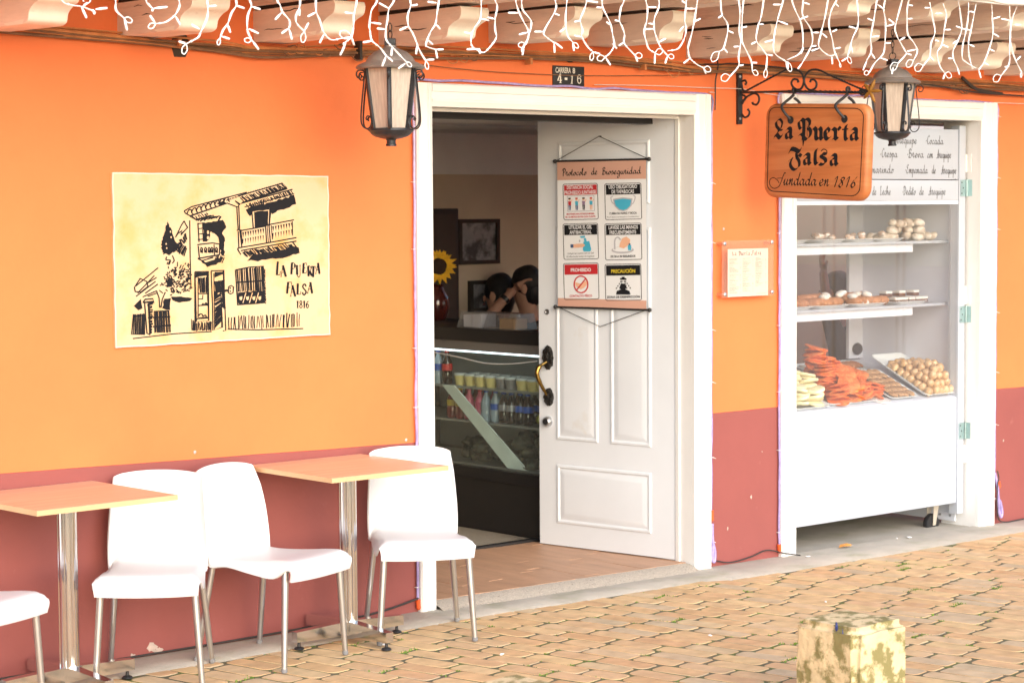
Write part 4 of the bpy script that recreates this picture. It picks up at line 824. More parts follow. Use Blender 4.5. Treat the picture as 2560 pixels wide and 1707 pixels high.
ink.nib([(1358, 390), (1342, 450), (1342, 575), (1365, 605), (1388, 590)], 54, sm=4); ink.line([(1292, 458), (1388, 448)], 20)
la(1405, 430, 130, 185)
ink.nib([(460, 805), (490, 750), (550, 755), (615, 785), (655, 745)], 62, 62); ink.nib([(575, 800), (585, 870), (620, 930), (618, 1010), (550, 1058), (495, 1020), (478, 960), (505, 890), (462, 925)], 46); ink.nib([(575, 880), (620, 832), (655, 858)], 50, 50)
la(680, 810, 120, 172)
ink.nib([(900, 745), (878, 800), (876, 935), (898, 968), (912, 955)], 56, sm=4)
ink.nib([(1050, 822), (990, 815), (968, 852), (1035, 900), (1035, 955), (985, 978), (942, 965)], 52, 42); ink.line([(968, 780), (1005, 750), (1050, 765), (1060, 800), (1042, 835)], 15, sm=5)
la(1098, 818, 125, 172)
ink.line([(408, 1115), (390, 1105), (362, 1160), (335, 1235), (290, 1315), (212, 1340), (150, 1290), (148, 1215), (205, 1180), (270, 1215), (300, 1262)], 12, sm=6); ink.line([(262, 1190), (300, 1186), (352, 1186)], 11)
hand(ink, 'undada', 365, 895, 1285, 88, 16, slant=.22, thin=.45, slope=.01)
hand(ink, 'en', 930, 1092, 1293, 92, 16, slant=.25, thin=.45, slope=.01)
hand(ink, '1816', 1150, 1515, 1310, 76, 17, slant=.22, thin=.5, gap=.15, slope=.012)
ink.build('lettering', INK, sign)
for u, yf in ((-.335, -.335), (-.665, -.665)):
    mb = MB(); yc = yf; xf = SX-TH/2; zr = 2.285+.03*(yf+.335)
    top = Vector((SX, yc-.01, zr-.012)); hole = Vector((0, yc-.012, 2.150+.02*(yf+.335)))
    mb.tube(cr([Vector((xf-.004, hole.y, hole.z)), Vector((xf-.028, yc+.006, hole.z+.035)), Vector((xf-.026, yc+.02, zr-.07)), Vector((SX-.012, yc+.002, zr-.034)), top+Vector((0, 0, -.005))], 6), .0068, 9)
    mb.tube(cr([top+Vector((0, 0, -.022)), Vector((SX+.018, yc-.026, zr-.055)), Vector((SX+.030, yc-.030, zr-.085)), Vector((SX+.03, yc-.025, hole.z))], 6), .0068, 9)
    mb.tube([Vector((SX+.011*math.cos(a), yc-.010, zr+.0+.011*math.sin(a))) for a in [2*math.pi*k/14 for k in range(15)]], .0062, 8, cap=False)
    mb.build('hook', IRON, sign)
    mb = MB(); mb.lathe([(.0185, 0), (.0185, .0016), (.0145, .0016), (.0145, .0008), (.001, .0008)], Vector((xf-.0008, hole.y, hole.z-.004)), 18, Matrix.Rotation(R(-90), 3, 'Y')); mb.build('hole_rim', IRON, sign)
# ---------------------------------------------------------------- painted panel with the house drawing
PAPER = mat('aged_cream_panel', (.66, .47, .29), .6, var=.07, vs=3, col2=(.64, .35, .10), c2s=6, c2lo=.46, c2hi=.74)
PEDGE = mat('panel_edge', (.74, .58, .50), .7, var=.1, vs=20)
PX0, PX1 = -1.477, -.459
def ptop(x): return 1.886-.010*(x-PX0)
def pbot(x): return 1.227-.006*(x-PX0)
mural = thing('wall_panel', 'cream panel with a black line drawing of a balconied house', 'picture', (-.968, WF, 1.555))
rr = random.Random(21); out = []
for k in range(25): x = PX0+(PX1-PX0)*k/24; out.append((x, ptop(x)+rr.uniform(-.0012, .0012)))
for k in range(1, 17): z = ptop(PX1)+(pbot(PX1)-ptop(PX1))*k/16; out.append((PX1+rr.uniform(-.002, .003), z))
for k in range(1, 25): x = PX1+(PX0-PX1)*k/24; out.append((x, pbot(x)-.012*(1-(x-PX0)/(PX1-PX0))+rr.uniform(-.0012, .0012)))
for k in range(1, 16): z = pbot(PX0)+(ptop(PX0)-pbot(PX0))*k/16; out.append((PX0+rr.uniform(-.003, .002), z))
mb = MB(); mb.prism(out, lambda x, z: Vector((x, WF-.012, z)), lambda x, z: Vector((x, WF-.0005, z))); mb.m = 0; mb.build('panel', PAPER, mural, smooth=0)
mb = MB()
for i in range(len(out)):
    a, b = out[i], out[(i+1) % len(out)]; c = (-.968, 1.555); k = .008
    ia = (a[0]+(c[0]-a[0])*k*1.3, a[1]+(c[1]-a[1])*k*1.9); ib = (b[0]+(c[0]-b[0])*k*1.3, b[1]+(c[1]-b[1])*k*1.9)
    mb.add([(a[0], WF-.0122, a[1]), (b[0], WF-.0122, b[1]), (ib[0], WF-.0122, ib[1]), (ia[0], WF-.0122, ia[1])], [(0, 1, 2, 3)])
mb.build('worn_edge', PEDGE, mural, smooth=0)
def mpx(x, y):
    xl = 72+30*(y-70)/1430; xr = 1874+17*(y-90)/1330; u = (x-xl)/(xr-xl); yt = 68+26*u; yb = 1500-85*u; v = (y-yt)/(yb-yt)
    X = PX0+(PX1-PX0)*u; return X, ptop(X)+(pbot(X)-.008*(1-u)-ptop(X))*v
ink = Ink(lambda u, v, h: Vector((u, WF-.0124-h, v)), mpx)
ln = lambda p, w, m=0, sm=0: Ink.line(ink, p, w*1.18, m, sm)
def hatch(a0, a1, b0, b1, n, w, j=6, sm=0):
    """n strokes running from the line a0-a1 to the line b0-b1"""
    for k in range(n):
        t = (k+.5)/n; p = (a0[0]+(a1[0]-a0[0])*t+rr.uniform(-j, j), a0[1]+(a1[1]-a0[1])*t+rr.uniform(-j, j)); q = (b0[0]+(b1[0]-b0[0])*t+rr.uniform(-j, j), b0[1]+(b1[1]-b0[1])*t+rr.uniform(-j, j))
        ln([p, ((p[0]+q[0])/2+rr.uniform(-j, j)*.4, (p[1]+q[1])/2), q], w*rr.uniform(.7, 1.3))
def rough(pts, amp=14, st=26):
    o = []
    for i in range(len(pts)):
        a, b = Vector(pts[i]), Vector(pts[(i+1) % len(pts)]); k = max(1, int((b-a).length/st))
        for q in range(k):
            p = a.lerp(b, q/k); o.append((p.x+rr.uniform(-amp, amp), p.y+rr.uniform(-amp, amp)))
    return o
# roofs
ln([(640, 385), (700, 350), (1160, 230)], 9); ln([(640, 385), (650, 402), (690, 425), (1000, 318)], 9)
for k in range(9):
    x = 662+k*38; y = 395-k*12.5; ln([(x, y+16), (x+14, y-16), (x+34, y-22), (x+40, y+4), (x+52, y+12)], 9, sm=3)
ink.poly([(905, 320), (965, 300), (995, 325), (940, 345)])
hatch((700, 428), (830, 395), (720, 455), (850, 418), 7, 8); ln([(690, 430), (735, 455), (860, 420)], 8)
ln([(1085, 262), (1465, 155), (1508, 195), (1120, 315)], 9); ln([(1000, 322), (1080, 352), (1100, 330), (1060, 300)], 9); ln([(1110, 322), (1555, 205)], 9); ln([(1140, 352), (1570, 240)], 7)
hatch((1090, 275), (1465, 165), (1130, 310), (1500, 195), 24, 9); hatch((1150, 330), (1545, 215), (1175, 358), (1570, 245), 26, 8)
for k in range(16): x = 1170+k*19; y = 240-k*5.2; ln([(x, y), (x+7, y-9), (x+13, y-3)], 8)
for k in range(8): x = 985+k*24; y = 300-k*8; ln([(x, y), (x+10, y-8), (x+20, y-2)], 7)
ink.poly(rough([(1150, 375), (1215, 335), (1200, 420), (1185, 428)], 5)); ink.poly(rough([(1205, 360), (1300, 335), (1330, 318), (1565, 255), (1583, 330), (1480, 370), (1382, 405), (1352, 370)], 9)); ink.poly(rough([(1200, 345), (1300, 320), (1360, 372), (1210, 388)], 5))
ln([(1282, 288), (1290, 345)], 9); ln([(1298, 284), (1306, 345)], 9)
# balcony window and rail
ink.poly(rough([(1225, 392), (1345, 380), (1343, 500), (1232, 525)], 4)); ln([(1203, 385), (1215, 525)], 9); ln([(1203, 385), (1340, 362), (1362, 372), (1352, 500)], 9, sm=0); ln([(1225, 392), (1232, 525)], 5)
ln([(1075, 350), (1087, 540)], 9); ln([(1092, 345), (1100, 545)], 9); ln([(1075, 545), (1105, 540), (1118, 680)], 9); ln([(1087, 550), (1093, 682)], 9)
ln([(1100, 548), (1320, 510)], 9); ln([(1345, 498), (1568, 458)], 9); ln([(1320, 508), (1330, 648)], 9); ln([(1350, 500), (1362, 640)], 9); ln([(1335, 508), (1345, 645)], 6); ln([(1310, 508), (1360, 498)], 9)
ln([(1085, 690), (1330, 650), (1590, 605)], 9); ln([(1110, 712), (1590, 634)], 9); ln([(1085, 690), (1085, 705), (1110, 745)], 9)
for x0, y0, x1, y1, n in ((1128, 560, 1300, 530, 9), (1385, 512, 1548, 482, 8)):
    for k in range(n):
        t = k/(n-1); x = x0+(x1-x0)*t; y = y0+(y1-y0)*t
        ink.poly([(x-8, y), (x+8, y-2), (x+3, y+44)]); ink.poly([(x-6, y+56), (x+5, y+54), (x+1, y+102)])
ln([(1110, 548), (1125, 655)], 7); ln([(1370, 505), (1380, 620)], 7); ln([(1553, 470), (1556, 590)], 7)
hatch((1110, 722), (1560, 650), (1150, 762), (1600, 690), 30, 9, 8)
ink.poly(rough([(1172, 792), (1195, 752), (1300, 735), (1400, 718), (1500, 700), (1565, 682), (1612, 690), (1612, 730), (1500, 762), (1400, 780), (1260, 795)], 9)); 
# house corner, bay window
ln([(685, 462), (690, 780), (697, 1028)], 8)
ln([(752, 482), (762, 640)], 9); ln([(790, 478), (797, 638)], 7); 
for y in (488, 530, 575, 620): ln([(752, y), (800, y-4)], 7)
ink.poly(rough([(792, 482), (880, 470), (965, 460), (985, 510), (952, 555), (975, 610), (972, 700), (975, 760), (945, 750), (932, 660), (925, 600), (870, 560), (840, 620), (798, 640)], 8, 18)); ln([(735, 462), (790, 445), (900, 430)], 8)
hatch((740, 470), (900, 440), (780, 440), (940, 428), 9, 8); ln([(790, 440), (880, 420), (890, 445)], 8); ln([(900, 445), (925, 425), (940, 430), (920, 465)], 8)
for x, y in ((835, 605), (862, 592), (885, 615), (905, 605), (860, 570), (835, 560)): ink.m = 1; ink.disc(x, y, 9, 15, 1)
ln([(748, 662), (870, 648), (935, 658)], 9); ln([(755, 672), (765, 772)], 9); ln([(885, 660), (890, 752)], 8); ln([(932, 662), (930, 748)], 9); ln([(752, 776), (890, 752), (935, 745)], 10); ln([(752, 776), (790, 795), (880, 765)], 9)
for x in (782, 815, 845, 868, 905): ln([(x-8, 695), (x-6, 725), (x+4, 728), (x+8, 692), (x-2, 685), (x-8, 695)], 8)
ink.poly(rough([(770, 792), (900, 765), (965, 775), (905, 825), (835, 840)], 8)); ink.poly([(800, 795), (885, 772), (900, 782), (815, 808)], 1)
hatch((900, 745), (975, 765), (880, 800), (960, 815), 7, 8)
# trees and bush
ink.poly(rough([(503, 465), (525, 510), (545, 560), (575, 640), (600, 690), (560, 715), (520, 745), (478, 735), (455, 690), (465, 620), (482, 555)], 6, 14))
for x, y in ((535, 600), (500, 690), (530, 555), (495, 655)): ink.disc(x, y, 5, 8, 1)
ln([(640, 465), (618, 500), (590, 560), (570, 600), (590, 570), (625, 545), (612, 580), (650, 540), (668, 520), (650, 490), (640, 465)], 8)
hatch((560, 690), (655, 560), (600, 720), (665, 610), 11, 9); hatch((560, 700), (640, 760), (600, 640), (665, 690), 10, 8); hatch((470, 740), (560, 720), (500, 700), (585, 690), 7, 7)
ln([(500, 760), (495, 785), (530, 790), (520, 825)], 8, sm=3); ln([(545, 750), (560, 790), (545, 815)], 8, sm=3)
for k in range(150):
    a = rr.uniform(0, 6.28); q = math.sqrt(rr.random()); x, y = 585+125*q*math.cos(a), 960+115*q*math.sin(a)
    if x > 685: continue
    t = rr.uniform(0, 3.14); l = rr.uniform(12, 30); ln([(x, y), (x+l*.5*math.cos(t)+5, y+l*.5*math.sin(t)), (x+l*math.cos(t), y+l*math.sin(t))], rr.uniform(6, 10), sm=3)
for k in range(16): x = rr.uniform(470, 680); y = rr.uniform(820, 900); ln([(x, y), (x+rr.uniform(-8, 14), y-rr.uniform(15, 35))], 7)
ink.poly(rough([(500, 950), (540, 940), (545, 1010), (505, 1015)], 8)); 
for a, b in (((255, 1000), (432, 850)), ((270, 1058), (402, 915)), ((258, 1085), (412, 962)), ((335, 985), (420, 930)), ((330, 1060), (430, 985)), ((310, 1090), (420, 1040)), ((350, 1085), (420, 1060))): ln([a, b], 8)
ln([(252, 1000), (290, 938), (340, 962), (352, 1005), (295, 1050), (252, 1045), (245, 1010), (252, 1000)], 8)
ink.poly(rough([(540, 1092), (615, 1086), (708, 1102), (690, 1128), (600, 1135), (548, 1122)], 5)); ink.poly(rough([(238, 1162), (292, 1108), (308, 1180), (280, 1196)], 5))
ln([(420, 1040), (440, 1100), (445, 1180)], 8); ln([(490, 1050), (465, 1110), (455, 1180)], 8); ln([(470, 1060), (440, 1035)], 7)
# pillar and gates
ln([(312, 1135), (330, 1110), (390, 1105), (400, 1130), (312, 1135)], 9); ln([(325, 1135), (345, 1390), (372, 1402)], 9); hatch((352, 1140), (368, 1395), (388, 1135), (385, 1390), 20, 11, 7); ink.poly([(350, 1150), (365, 1150), (375, 1395), (362, 1400)])
ln([(238, 1232), (225, 1395), (322, 1398), (326, 1228)], 8); hatch((240, 1232), (322, 1226), (236, 1395), (318, 1398), 8, 8, 2); ln([(232, 1250), (326, 1240)], 8)
ink.poly(rough([(478, 1105), (530, 1105), (525, 1200), (468, 1185)], 5)); hatch((395, 1208), (525, 1205), (398, 1385), (535, 1385), 13, 8, 3); ln([(392, 1260), (530, 1255)], 11); ln([(392, 1335), (535, 1325)], 11); ink.poly([(420, 1340), (440, 1340), (438, 1385), (425, 1385)])
ln([(398, 1210), (520, 1205)], 8)
# shop window and open door of the drawing
ln([(728, 886), (832, 882), (842, 1290), (735, 1298), (728, 886)], 9); ln([(755, 930), (755, 1262), (838, 1262)], 7); ink.poly([(735, 892), (832, 886), (834, 915), (760, 925), (735, 935)])
hatch((760, 935), (832, 930), (768, 1060), (836, 1058), 8, 8, 4); ln([(752, 1066), (838, 1066)], 8); ln([(752, 1165), (838, 1160)], 9); ln([(795, 1075), (793, 1110), (758, 1110)], 7); hatch((780, 1150), (832, 1140), (785, 1162), (836, 1160), 5, 9, 4)
ln([(765, 1250), (770, 1235), (790, 1238), (795, 1252), (815, 1245), (825, 1258)], 9, sm=3); ln([(735, 1298), (752, 1272), (838, 1268)], 8)
ln([(862, 878), (965, 876), (972, 1040), (985, 1372), (960, 1376)], 9); ln([(862, 878), (875, 1180), (878, 1372)], 9); ln([(885, 900), (892, 1368), (955, 1345), (945, 1080)], 7); ink.poly([(890, 888), (960, 886), (962, 905), (892, 935)])
hatch((892, 965), (962, 955), (902, 1060), (968, 1060), 9, 9, 3); hatch((892, 1085), (892, 1360), (945, 1060), (952, 1290), 15, 11, 5); ink.poly(rough([(950, 1040), (975, 1038), (985, 1215), (952, 1172)], 4)); ink.poly([(885, 1040), (920, 1060), (912, 1085), (888, 1100)])
ln([(975, 1045), (1000, 1040)], 16); ln([(1008, 1010), (1030, 1000), (1048, 1012), (1045, 1062), (1022, 1070), (1005, 1058), (1008, 1010)], 8); ink.disc(1022, 1022, 6, 8); ink.disc(1022, 1048, 6, 8)
# barred window
ln([(1065, 872), (1180, 850), (1296, 842), (1312, 1145), (1085, 1160), (1065, 872)], 9); hatch((1072, 868), (1290, 845), (1085, 1052), (1300, 1045), 15, 9, 3); ln([(1072, 975), (1300, 962)], 10)
ink.poly(rough([(1082, 1058), (1302, 1045), (1312, 1150), (1095, 1162)], 5))
for x in (1112, 1168, 1222, 1272): ink.poly([(x-14, 1095), (x+12, 1090), (x+10, 1115), (x, 1125), (x-12, 1115)], 1)
for x in (1140, 1195, 1248): ln([(x-12, 1145), (x+14, 1060)], 6, 1)
hatch((1296, 850), (1312, 1145), (1316, 865), (1328, 1155), 26, 7, 3)
# ground line and wall hatching
hatch((1003, 1262), (1625, 1232), (1005, 1366), (1620, 1345), 34, 7, 8); hatch((700, 1275), (735, 1300), (700, 1370), (735, 1370), 5, 7, 4); hatch((742, 1305), (868, 1300), (745, 1372), (870, 1370), 15, 7, 5)
ln([(1000, 1362), (1250, 1370), (1650, 1362)], 8); ln([(235, 1432), (560, 1396), (868, 1380)], 8)
# uneven serif capitals
SER = {
'L': [([(.2, 0), (.2, 1)], 1), ([(.02, 0), (.4, 0)], 0), ([(.02, 1), (.85, 1), (.88, .72)], 0)],
'A': [([(.45, 0), (.05, 1)], 0), ([(.45, 0), (.85, 1)], 1), ([(.2, .64), (.7, .64)], 0), ([(-.08, 1), (.2, 1)], 0), ([(.68, 1), (1, 1)], 0)],
'P': [([(.2, 0), (.2, 1)], 1), ([(.02, 0), (.5, .0), (.82, .25), (.5, .52), (.22, .52)], 0), ([(.02, 1), (.4, 1)], 0), ([(.72, .12), (.72, .4)], .6)],
'U': [([(.18, 0), (.18, .75), (.45, 1), (.75, .78), (.78, 0)], 0), ([(.18, 0), (.18, .8)], 1), ([(0, 0), (.36, 0)], 0), ([(.64, 0), (.95, 0)], 0)],
'E': [([(.2, 0), (.2, 1)], 1), ([(.02, 0), (.8, 0), (.82, .22)], 0), ([(.2, .48), (.62, .48)], 0), ([(.02, 1), (.82, 1), (.86, .75)], 0)],
'R': [([(.2, 0), (.2, 1)], 1), ([(.02, 0), (.5, .0), (.78, .24), (.5, .5), (.22, .5)], 0), ([(.45, .5), (.9, 1)], 1), ([(.02, 1), (.4, 1)], 0)],
'T': [([(.45, 0), (.45, 1)], 1), ([(.02, .22), (.04, 0), (.86, 0), (.88, .22)], 0), ([(.25, 1), (.65, 1)], 0)],
'F': [([(.2, 0), (.2, 1)], 1), ([(.02, 0), (.82, 0), (.84, .24)], 0), ([(.2, .48), (.64, .48)], 0), ([(.02, 1), (.4, 1)], 0)],
'S': [([(.78, .22), (.6, .02), (.25, .05), (.15, .28), (.5, .5), (.8, .72), (.6, .97), (.25, .97), (.1, .75)], .5)],
'1': [([(.15, .15), (.4, 0), (.4, 1)], .7), ([(.15, 1), (.65, 1)], 0)],
'8': [([(.45, .47), (.15, .25), (.45, 0), (.75, .25), (.45, .47), (.1, .75), (.45, 1), (.82, .75), (.45, .47)], .35)],
'6': [([(.72, .05), (.3, .3), (.12, .7), (.45, 1), (.8, .72), (.5, .46), (.18, .66)], .4)]}
for t_, x, y, w, h, sl_, wt in (('L', 1410, 805, 42, 108, 8, 1), ('A', 1452, 835, 52, 92, -4, 1), ('P', 1535, 815, 50, 92, 5, 1), ('U', 1588, 835, 46, 98, -3, 1), ('E', 1640, 818, 44, 82, 4, 1), ('R', 1688, 842, 42, 82, -3, 1), ('T', 1718, 845, 42, 86, 3, 1), ('A', 1758, 815, 42, 90, 4, 1),
    ('F', 1498, 975, 48, 92, 9, 1), ('A', 1536, 1000, 50, 92, -5, 1), ('L', 1590, 988, 42, 88, 3, 1), ('S', 1638, 992, 44, 88, 2, 1), ('A', 1685, 975, 50, 92, 5, 1),
    ('1', 1590, 1130, 26, 60, 0, .7), ('8', 1614, 1130, 32, 60, 0, .7), ('1', 1648, 1130, 26, 60, 0, .7), ('6', 1672, 1130, 32, 60, 0, .7)):
    for pl, th in SER[t_]: ln([(x+p[0]*w+sl_*(1-p[1]), y+p[1]*h) for p in pl], (5+11*th)*wt, sm=4 if len(pl) > 3 and t_ in 'SPRU86' else 0)
ink.build('drawing', [INK, PAPER], mural)

# ---------------------------------------------------------------- house number plate
pl = thing('house_number_plate', 'small black street number plate above the open doorway', 'sign', (.9, WF, 2.332))
mb = MB(); mb.box((.803, WF-.006, 2.289), (.996, WF-.0005, 2.377), ch=.0015); mb.build('plate', BLACKM, pl)
def ppx(x, y): u = (x-315)/(2030-315); return .803+.193*u, 2.377-.088*(y-330-20*u)/(1390-330)
ink = Ink(lambda u, v, h: Vector((u, WF-.0062-h, v)), ppx); IV = mat('ivory_lettering', (.75, .72, .62), .6)
ink.type('CARRERA', 450, 1285, 715, 285, 0, .016); ink.type('8', 1380, 1520, 722, 285, 0, .016)
ink.nib([(790, 1135), (570, 1135), (700, 775)], 34, 20, thin=.9, sm=1); ink.line([(720, 770), (715, 1265)], 62); ink.line([(645, 1255), (785, 1265)], 26); ink.line([(785, 1075), (775, 1155)], 18)
ink.box(945, 970, 1092, 1100)
ink.line([(1290, 905), (1330, 880), (1370, 820)], 30); ink.line([(1365, 815), (1335, 1270)], 52); ink.line([(1270, 1268), (1385, 1280)], 26)
ink.line([(1840, 930), (1800, 820), (1740, 795), (1680, 850), (1655, 1000), (1670, 1180), (1745, 1262), (1820, 1190), (1830, 1060), (1760, 970), (1680, 1010)], 42, sm=5)
ink.build('lettering', IV, pl)

# ---------------------------------------------------------------- menu behind clear acrylic
mh = thing('menu_holder', 'clear acrylic sheet on four steel studs between the two doorways', 'menu holder', (2.05, WF, 1.437))
ACR = pane_mat('clear_acrylic', (.97, .95, .94), 1.45, .02, .10, (.95, .66, .52))
YA = WF-.042
mb = MB(); mb.box((1.868, YA-.003, 1.297), (2.238, YA, 1.573)); mb.build('acrylic_sheet', ACR, mh, smooth=0)
for x, z in ((1.882, 1.558), (2.222, 1.560), (1.884, 1.312), (2.224, 1.314)):
    mb = MB(); M = Matrix.Rotation(R(90), 3, 'X'); mb.lathe([(.0075, 0), (.0075, .040), (.010, .0405), (.010, .052), (.006, .054), (.001, .054)], (x, WF, z), 14, M); mb.build('standoff', STEEL, mh)
MPAP = mat('menu_paper', (.78, .53, .44), .6, var=.03, vs=6, col2=(.78, .66, .45), c2s=5, c2lo=.6, c2hi=.8)
ms = thing('menu_sheet', 'pale pink printed menu page held in the acrylic holder', 'menu', (2.06, YA, 1.42))
mb = MB(); mb.box((1.905, YA-.0052, 1.300), (2.195, YA-.0040, 1.532)); mb.build('page', MPAP, ms, smooth=0)
ink = Ink(lambda u, v, h: Vector((1.905+.29*u, YA-.0053-h, 1.532-.232*v))); GRT = mat('grey_print', (.33, .25, .21), .7); TEAL = mat('dark_teal_print', (.06, .09, .09), .7)
x = .10
for w_, gap in (('L', .0), ('a', .0), (' ', 0), ('P', 0), ('u', 0), ('e', 0), ('r', 0), ('t', 0), ('a', 0), (' ', 0), ('F', 0), ('a', 0), ('l', 0), ('s', 0), ('a', 0)):
    u = .075 if w_ in 'LPF' else .048; h = .085 if w_ in 'LPFlt' else .055
    q = lambda a, b: (x+a*u, .135-b*h)
    if w_ == 'L': ink.nib([q(.3, 1), q(.1, .7), q(.4, .4), q(.1, .1), q(.8, .1)], .016, 42, 1)
    elif w_ == 'P': ink.nib([q(.1, .7), q(.4, 1), q(.4, 0), q(.3, -.2)], .016, 42, 1); ink.nib([q(.45, .95), q(.85, .8), q(.8, .3), q(.45, .1)], .015, 42, 1)
    elif w_ == 'F': ink.nib([q(.1, .85), q(.4, 1), q(.9, .95)], .014, 42, 1); ink.nib([q(.5, .9), q(.45, .3), q(.2, -.1), q(0, .2)], .014, 42, 1); ink.nib([q(.4, .5), q(.75, .55)], .01, 42, 1)
    elif w_ == 'a': ink.nib([q(.15, .9), q(.6, .95), q(.65, .2), q(.85, 0)], .013, 42, 1); ink.nib([q(.6, .6), q(.15, .3), q(.5, .05)], .012, 42, 1)
    elif w_ == 'u': ink.nib([q(.15, 1), q(.15, .2), q(.45, 0)], .013, 42, 1); ink.nib([q(.65, 1), q(.65, .2), q(.85, 0)], .013, 42, 1)
    elif w_ == 'e': ink.nib([q(.6, .6), q(.5, .95), q(.15, .6), q(.3, .05), q(.75, .2)], .013, 42, 1)
    elif w_ == 'r': ink.nib([q(.15, 1), q(.25, .2), q(.4, 0)], .013, 42, 1); ink.nib([q(.3, .8), q(.75, .95)], .014, 50, 1)
    elif w_ in 'tl': ink.nib([q(.35, 1), q(.3, .2), q(.6, 0)], .013, 42, 1)
    elif w_ == 's': ink.nib([q(.7, .9), q(.25, .8), q(.65, .35), q(.15, .05)], .013, 42, 1)
    x += u*(.8 if w_ == ' ' else .92)
rq = random.Random(6)
for c0, c1, y1 in ((.035, .32, .93), (.36, .63, .90), (.68, .95, .80)):
    y = .20
    while y < y1:
        l = rq.uniform(.3, 1)*(c1-c0-.05); ink.box(c0, y, c0+l, y+.007)
        if rq.random() < .45: ink.box(c1-.025, y, c1, y+.007)
        y += rq.choice((.016, .018, .03))
ink.box(.70, .95, .95, .957); ink.build('print', [GRT, TEAL], ms)

# ---------------------------------------------------------------- protocol banner on the door
bn = thing('hanging_banner', 'white and pink hygiene rules banner hung on the open door leaf', 'banner', tuple(leaf(.44, 1.6, .02)))
PINK = mat('banner_pink', (.62, .36, .28), .6, var=.02); BWHITE = mat('banner_white', (.78, .80, .83), .6, var=.015); RED = mat('print_red', (.50, .022, .03), .6); TEALB = mat('print_blue', (.06, .42, .62), .6)
SKIN1 = mat('print_skin', (.78, .45, .30), .6); GREYB = mat('print_grey', (.45, .45, .50), .6); YEL = mat('print_yellow', (.82, .62, .03), .6); NAVY = mat('print_navy', (.05, .10, .22), .6); PURP = mat('print_mauve', (.30, .20, .32), .6)
def bpx(x, y):
    t = (y-358)/(1370-358); xl = 172-24*t; xr = 770-20*t; s = (x-xl)/(xr-xl)
    # vertical position on the leaf along the two edges of the cloth
    yt = 358+4*s; yb = 1338+62*s if False else 1372+30*s
    v = (y-yt)/(yb-yt); u = .708-.552*s+.018*0*v
    return u-.0+.020*v*(1-s)*0, 1.972-.735*v
def bfn(u, z, h): return leaf(u, z,   .0235+h+.0010*math.sin((u-.1)*11)*(.3+.7*(1.97-z)))
mb = MB(); NU, NV = 16, 20; vs = []
for j in range(NV+1):
    for i in range(NU+1): vs.append(bfn(.156+.552*i/NU, 1.972-.735*j/NV, -.0004))
mb.add(vs, [(j*(NU+1)+i, j*(NU+1)+i+1, (j+1)*(NU+1)+i+1, (j+1)*(NU+1)+i) for j in range(NV) for i in range(NU)])
mb.build('cloth', BWHITE, bn, smooth=70)
mb = MB()
for z0, z1 in ((1.875, 1.9725), (1.2365, 1.283)):
    mb = MB(); vs = [bfn(.1557+.5526*i/NU, z, .0001) for z in (z0, z1) for i in range(NU+1)]; mb.add(vs, [(i, i+1, NU+2+i, NU+1+i) for i in range(NU)]); mb.build('coloured_band', PINK, bn, smooth=70)
for z, e in ((1.970, .012), (1.2375, .014)):
    mb = MB(); mb.tube([leaf(.152-e, z, .022), leaf(.712+e, z, .022)], .0055, 10); r_ = mb.build('rod', BLACK, bn)
    mb = MB()
    for u in (.152-e, .712+e): mb.blob(leaf(u, z, .022), .011, 1, 0, 10, 6)
    mb.build('rod_knob', BLACK, r_)
mb = MB(); mb.tube([leaf(.715, 1.973, .02), leaf(.448, 2.088, .016), leaf(.150, 1.973, .02)], .0019, 5); mb.tube([leaf(.70, 1.235, .022), leaf(.447, 1.146, .014), leaf(.165, 1.235, .022)], .0019, 5); mb.tube([leaf(.448, 2.088, 0), leaf(.448, 2.088, .018)], .003, 6); mb.build('cord', BLACK, bn)
ink = Ink(bfn, bpx, 9e-6)
IK, RD, BL, SK, GR, YL, NV_, PU, WH = range(9)
hand(ink, 'Protocolo', 207, 372, 462, 22, 5.5, thin=.35, slope=.002); hand(ink, 'de', 402, 445, 460, 22, 5.5, thin=.35); hand(ink, 'Bioseguridad', 478, 735, 462, 22, 5.5, thin=.35)
def card(x0, y0, x1, y1, hc, hh, lines, tc=WH):
    ink.rrect(x0, y0, x1, y1, 12, 4); ink.box(x0+7, y0+8, x1-5, y0+8+hh, hc)
    for s_, a, b, y in lines: ink.type(s_, a, b, y, 24, tc, .02)
card(207, 521, 443, 768, RD, 68, [('DISTANCIA SOCIAL', 234, 413, 556), ('PROHIBIDO JUNTARSE', 217, 432, 591)])
card(492, 526, 733, 774, IK, 68, [('USO OBLIGATORIO', 519, 707, 561), ('DE TAPABOCAS', 538, 686, 594)])
card(200, 796, 438, 1042, IK, 70, [('UTILIZAR EL GEL', 240, 398, 832), ('ANTIBACTERIAL', 244, 394, 866)])
card(486, 802, 728, 1052, IK, 70, [('LAVESE LAS MANOS', 512, 706, 840), ('FRECUENTEMENTE', 518, 694, 874)])
card(195, 1070, 434, 1320, RD, 70, [('PROHIBIDO', 245, 383, 1128)])
card(480, 1082, 720, 1332, IK, 70, [('PRECAUCIÓN', 522, 682, 1142)], YL)
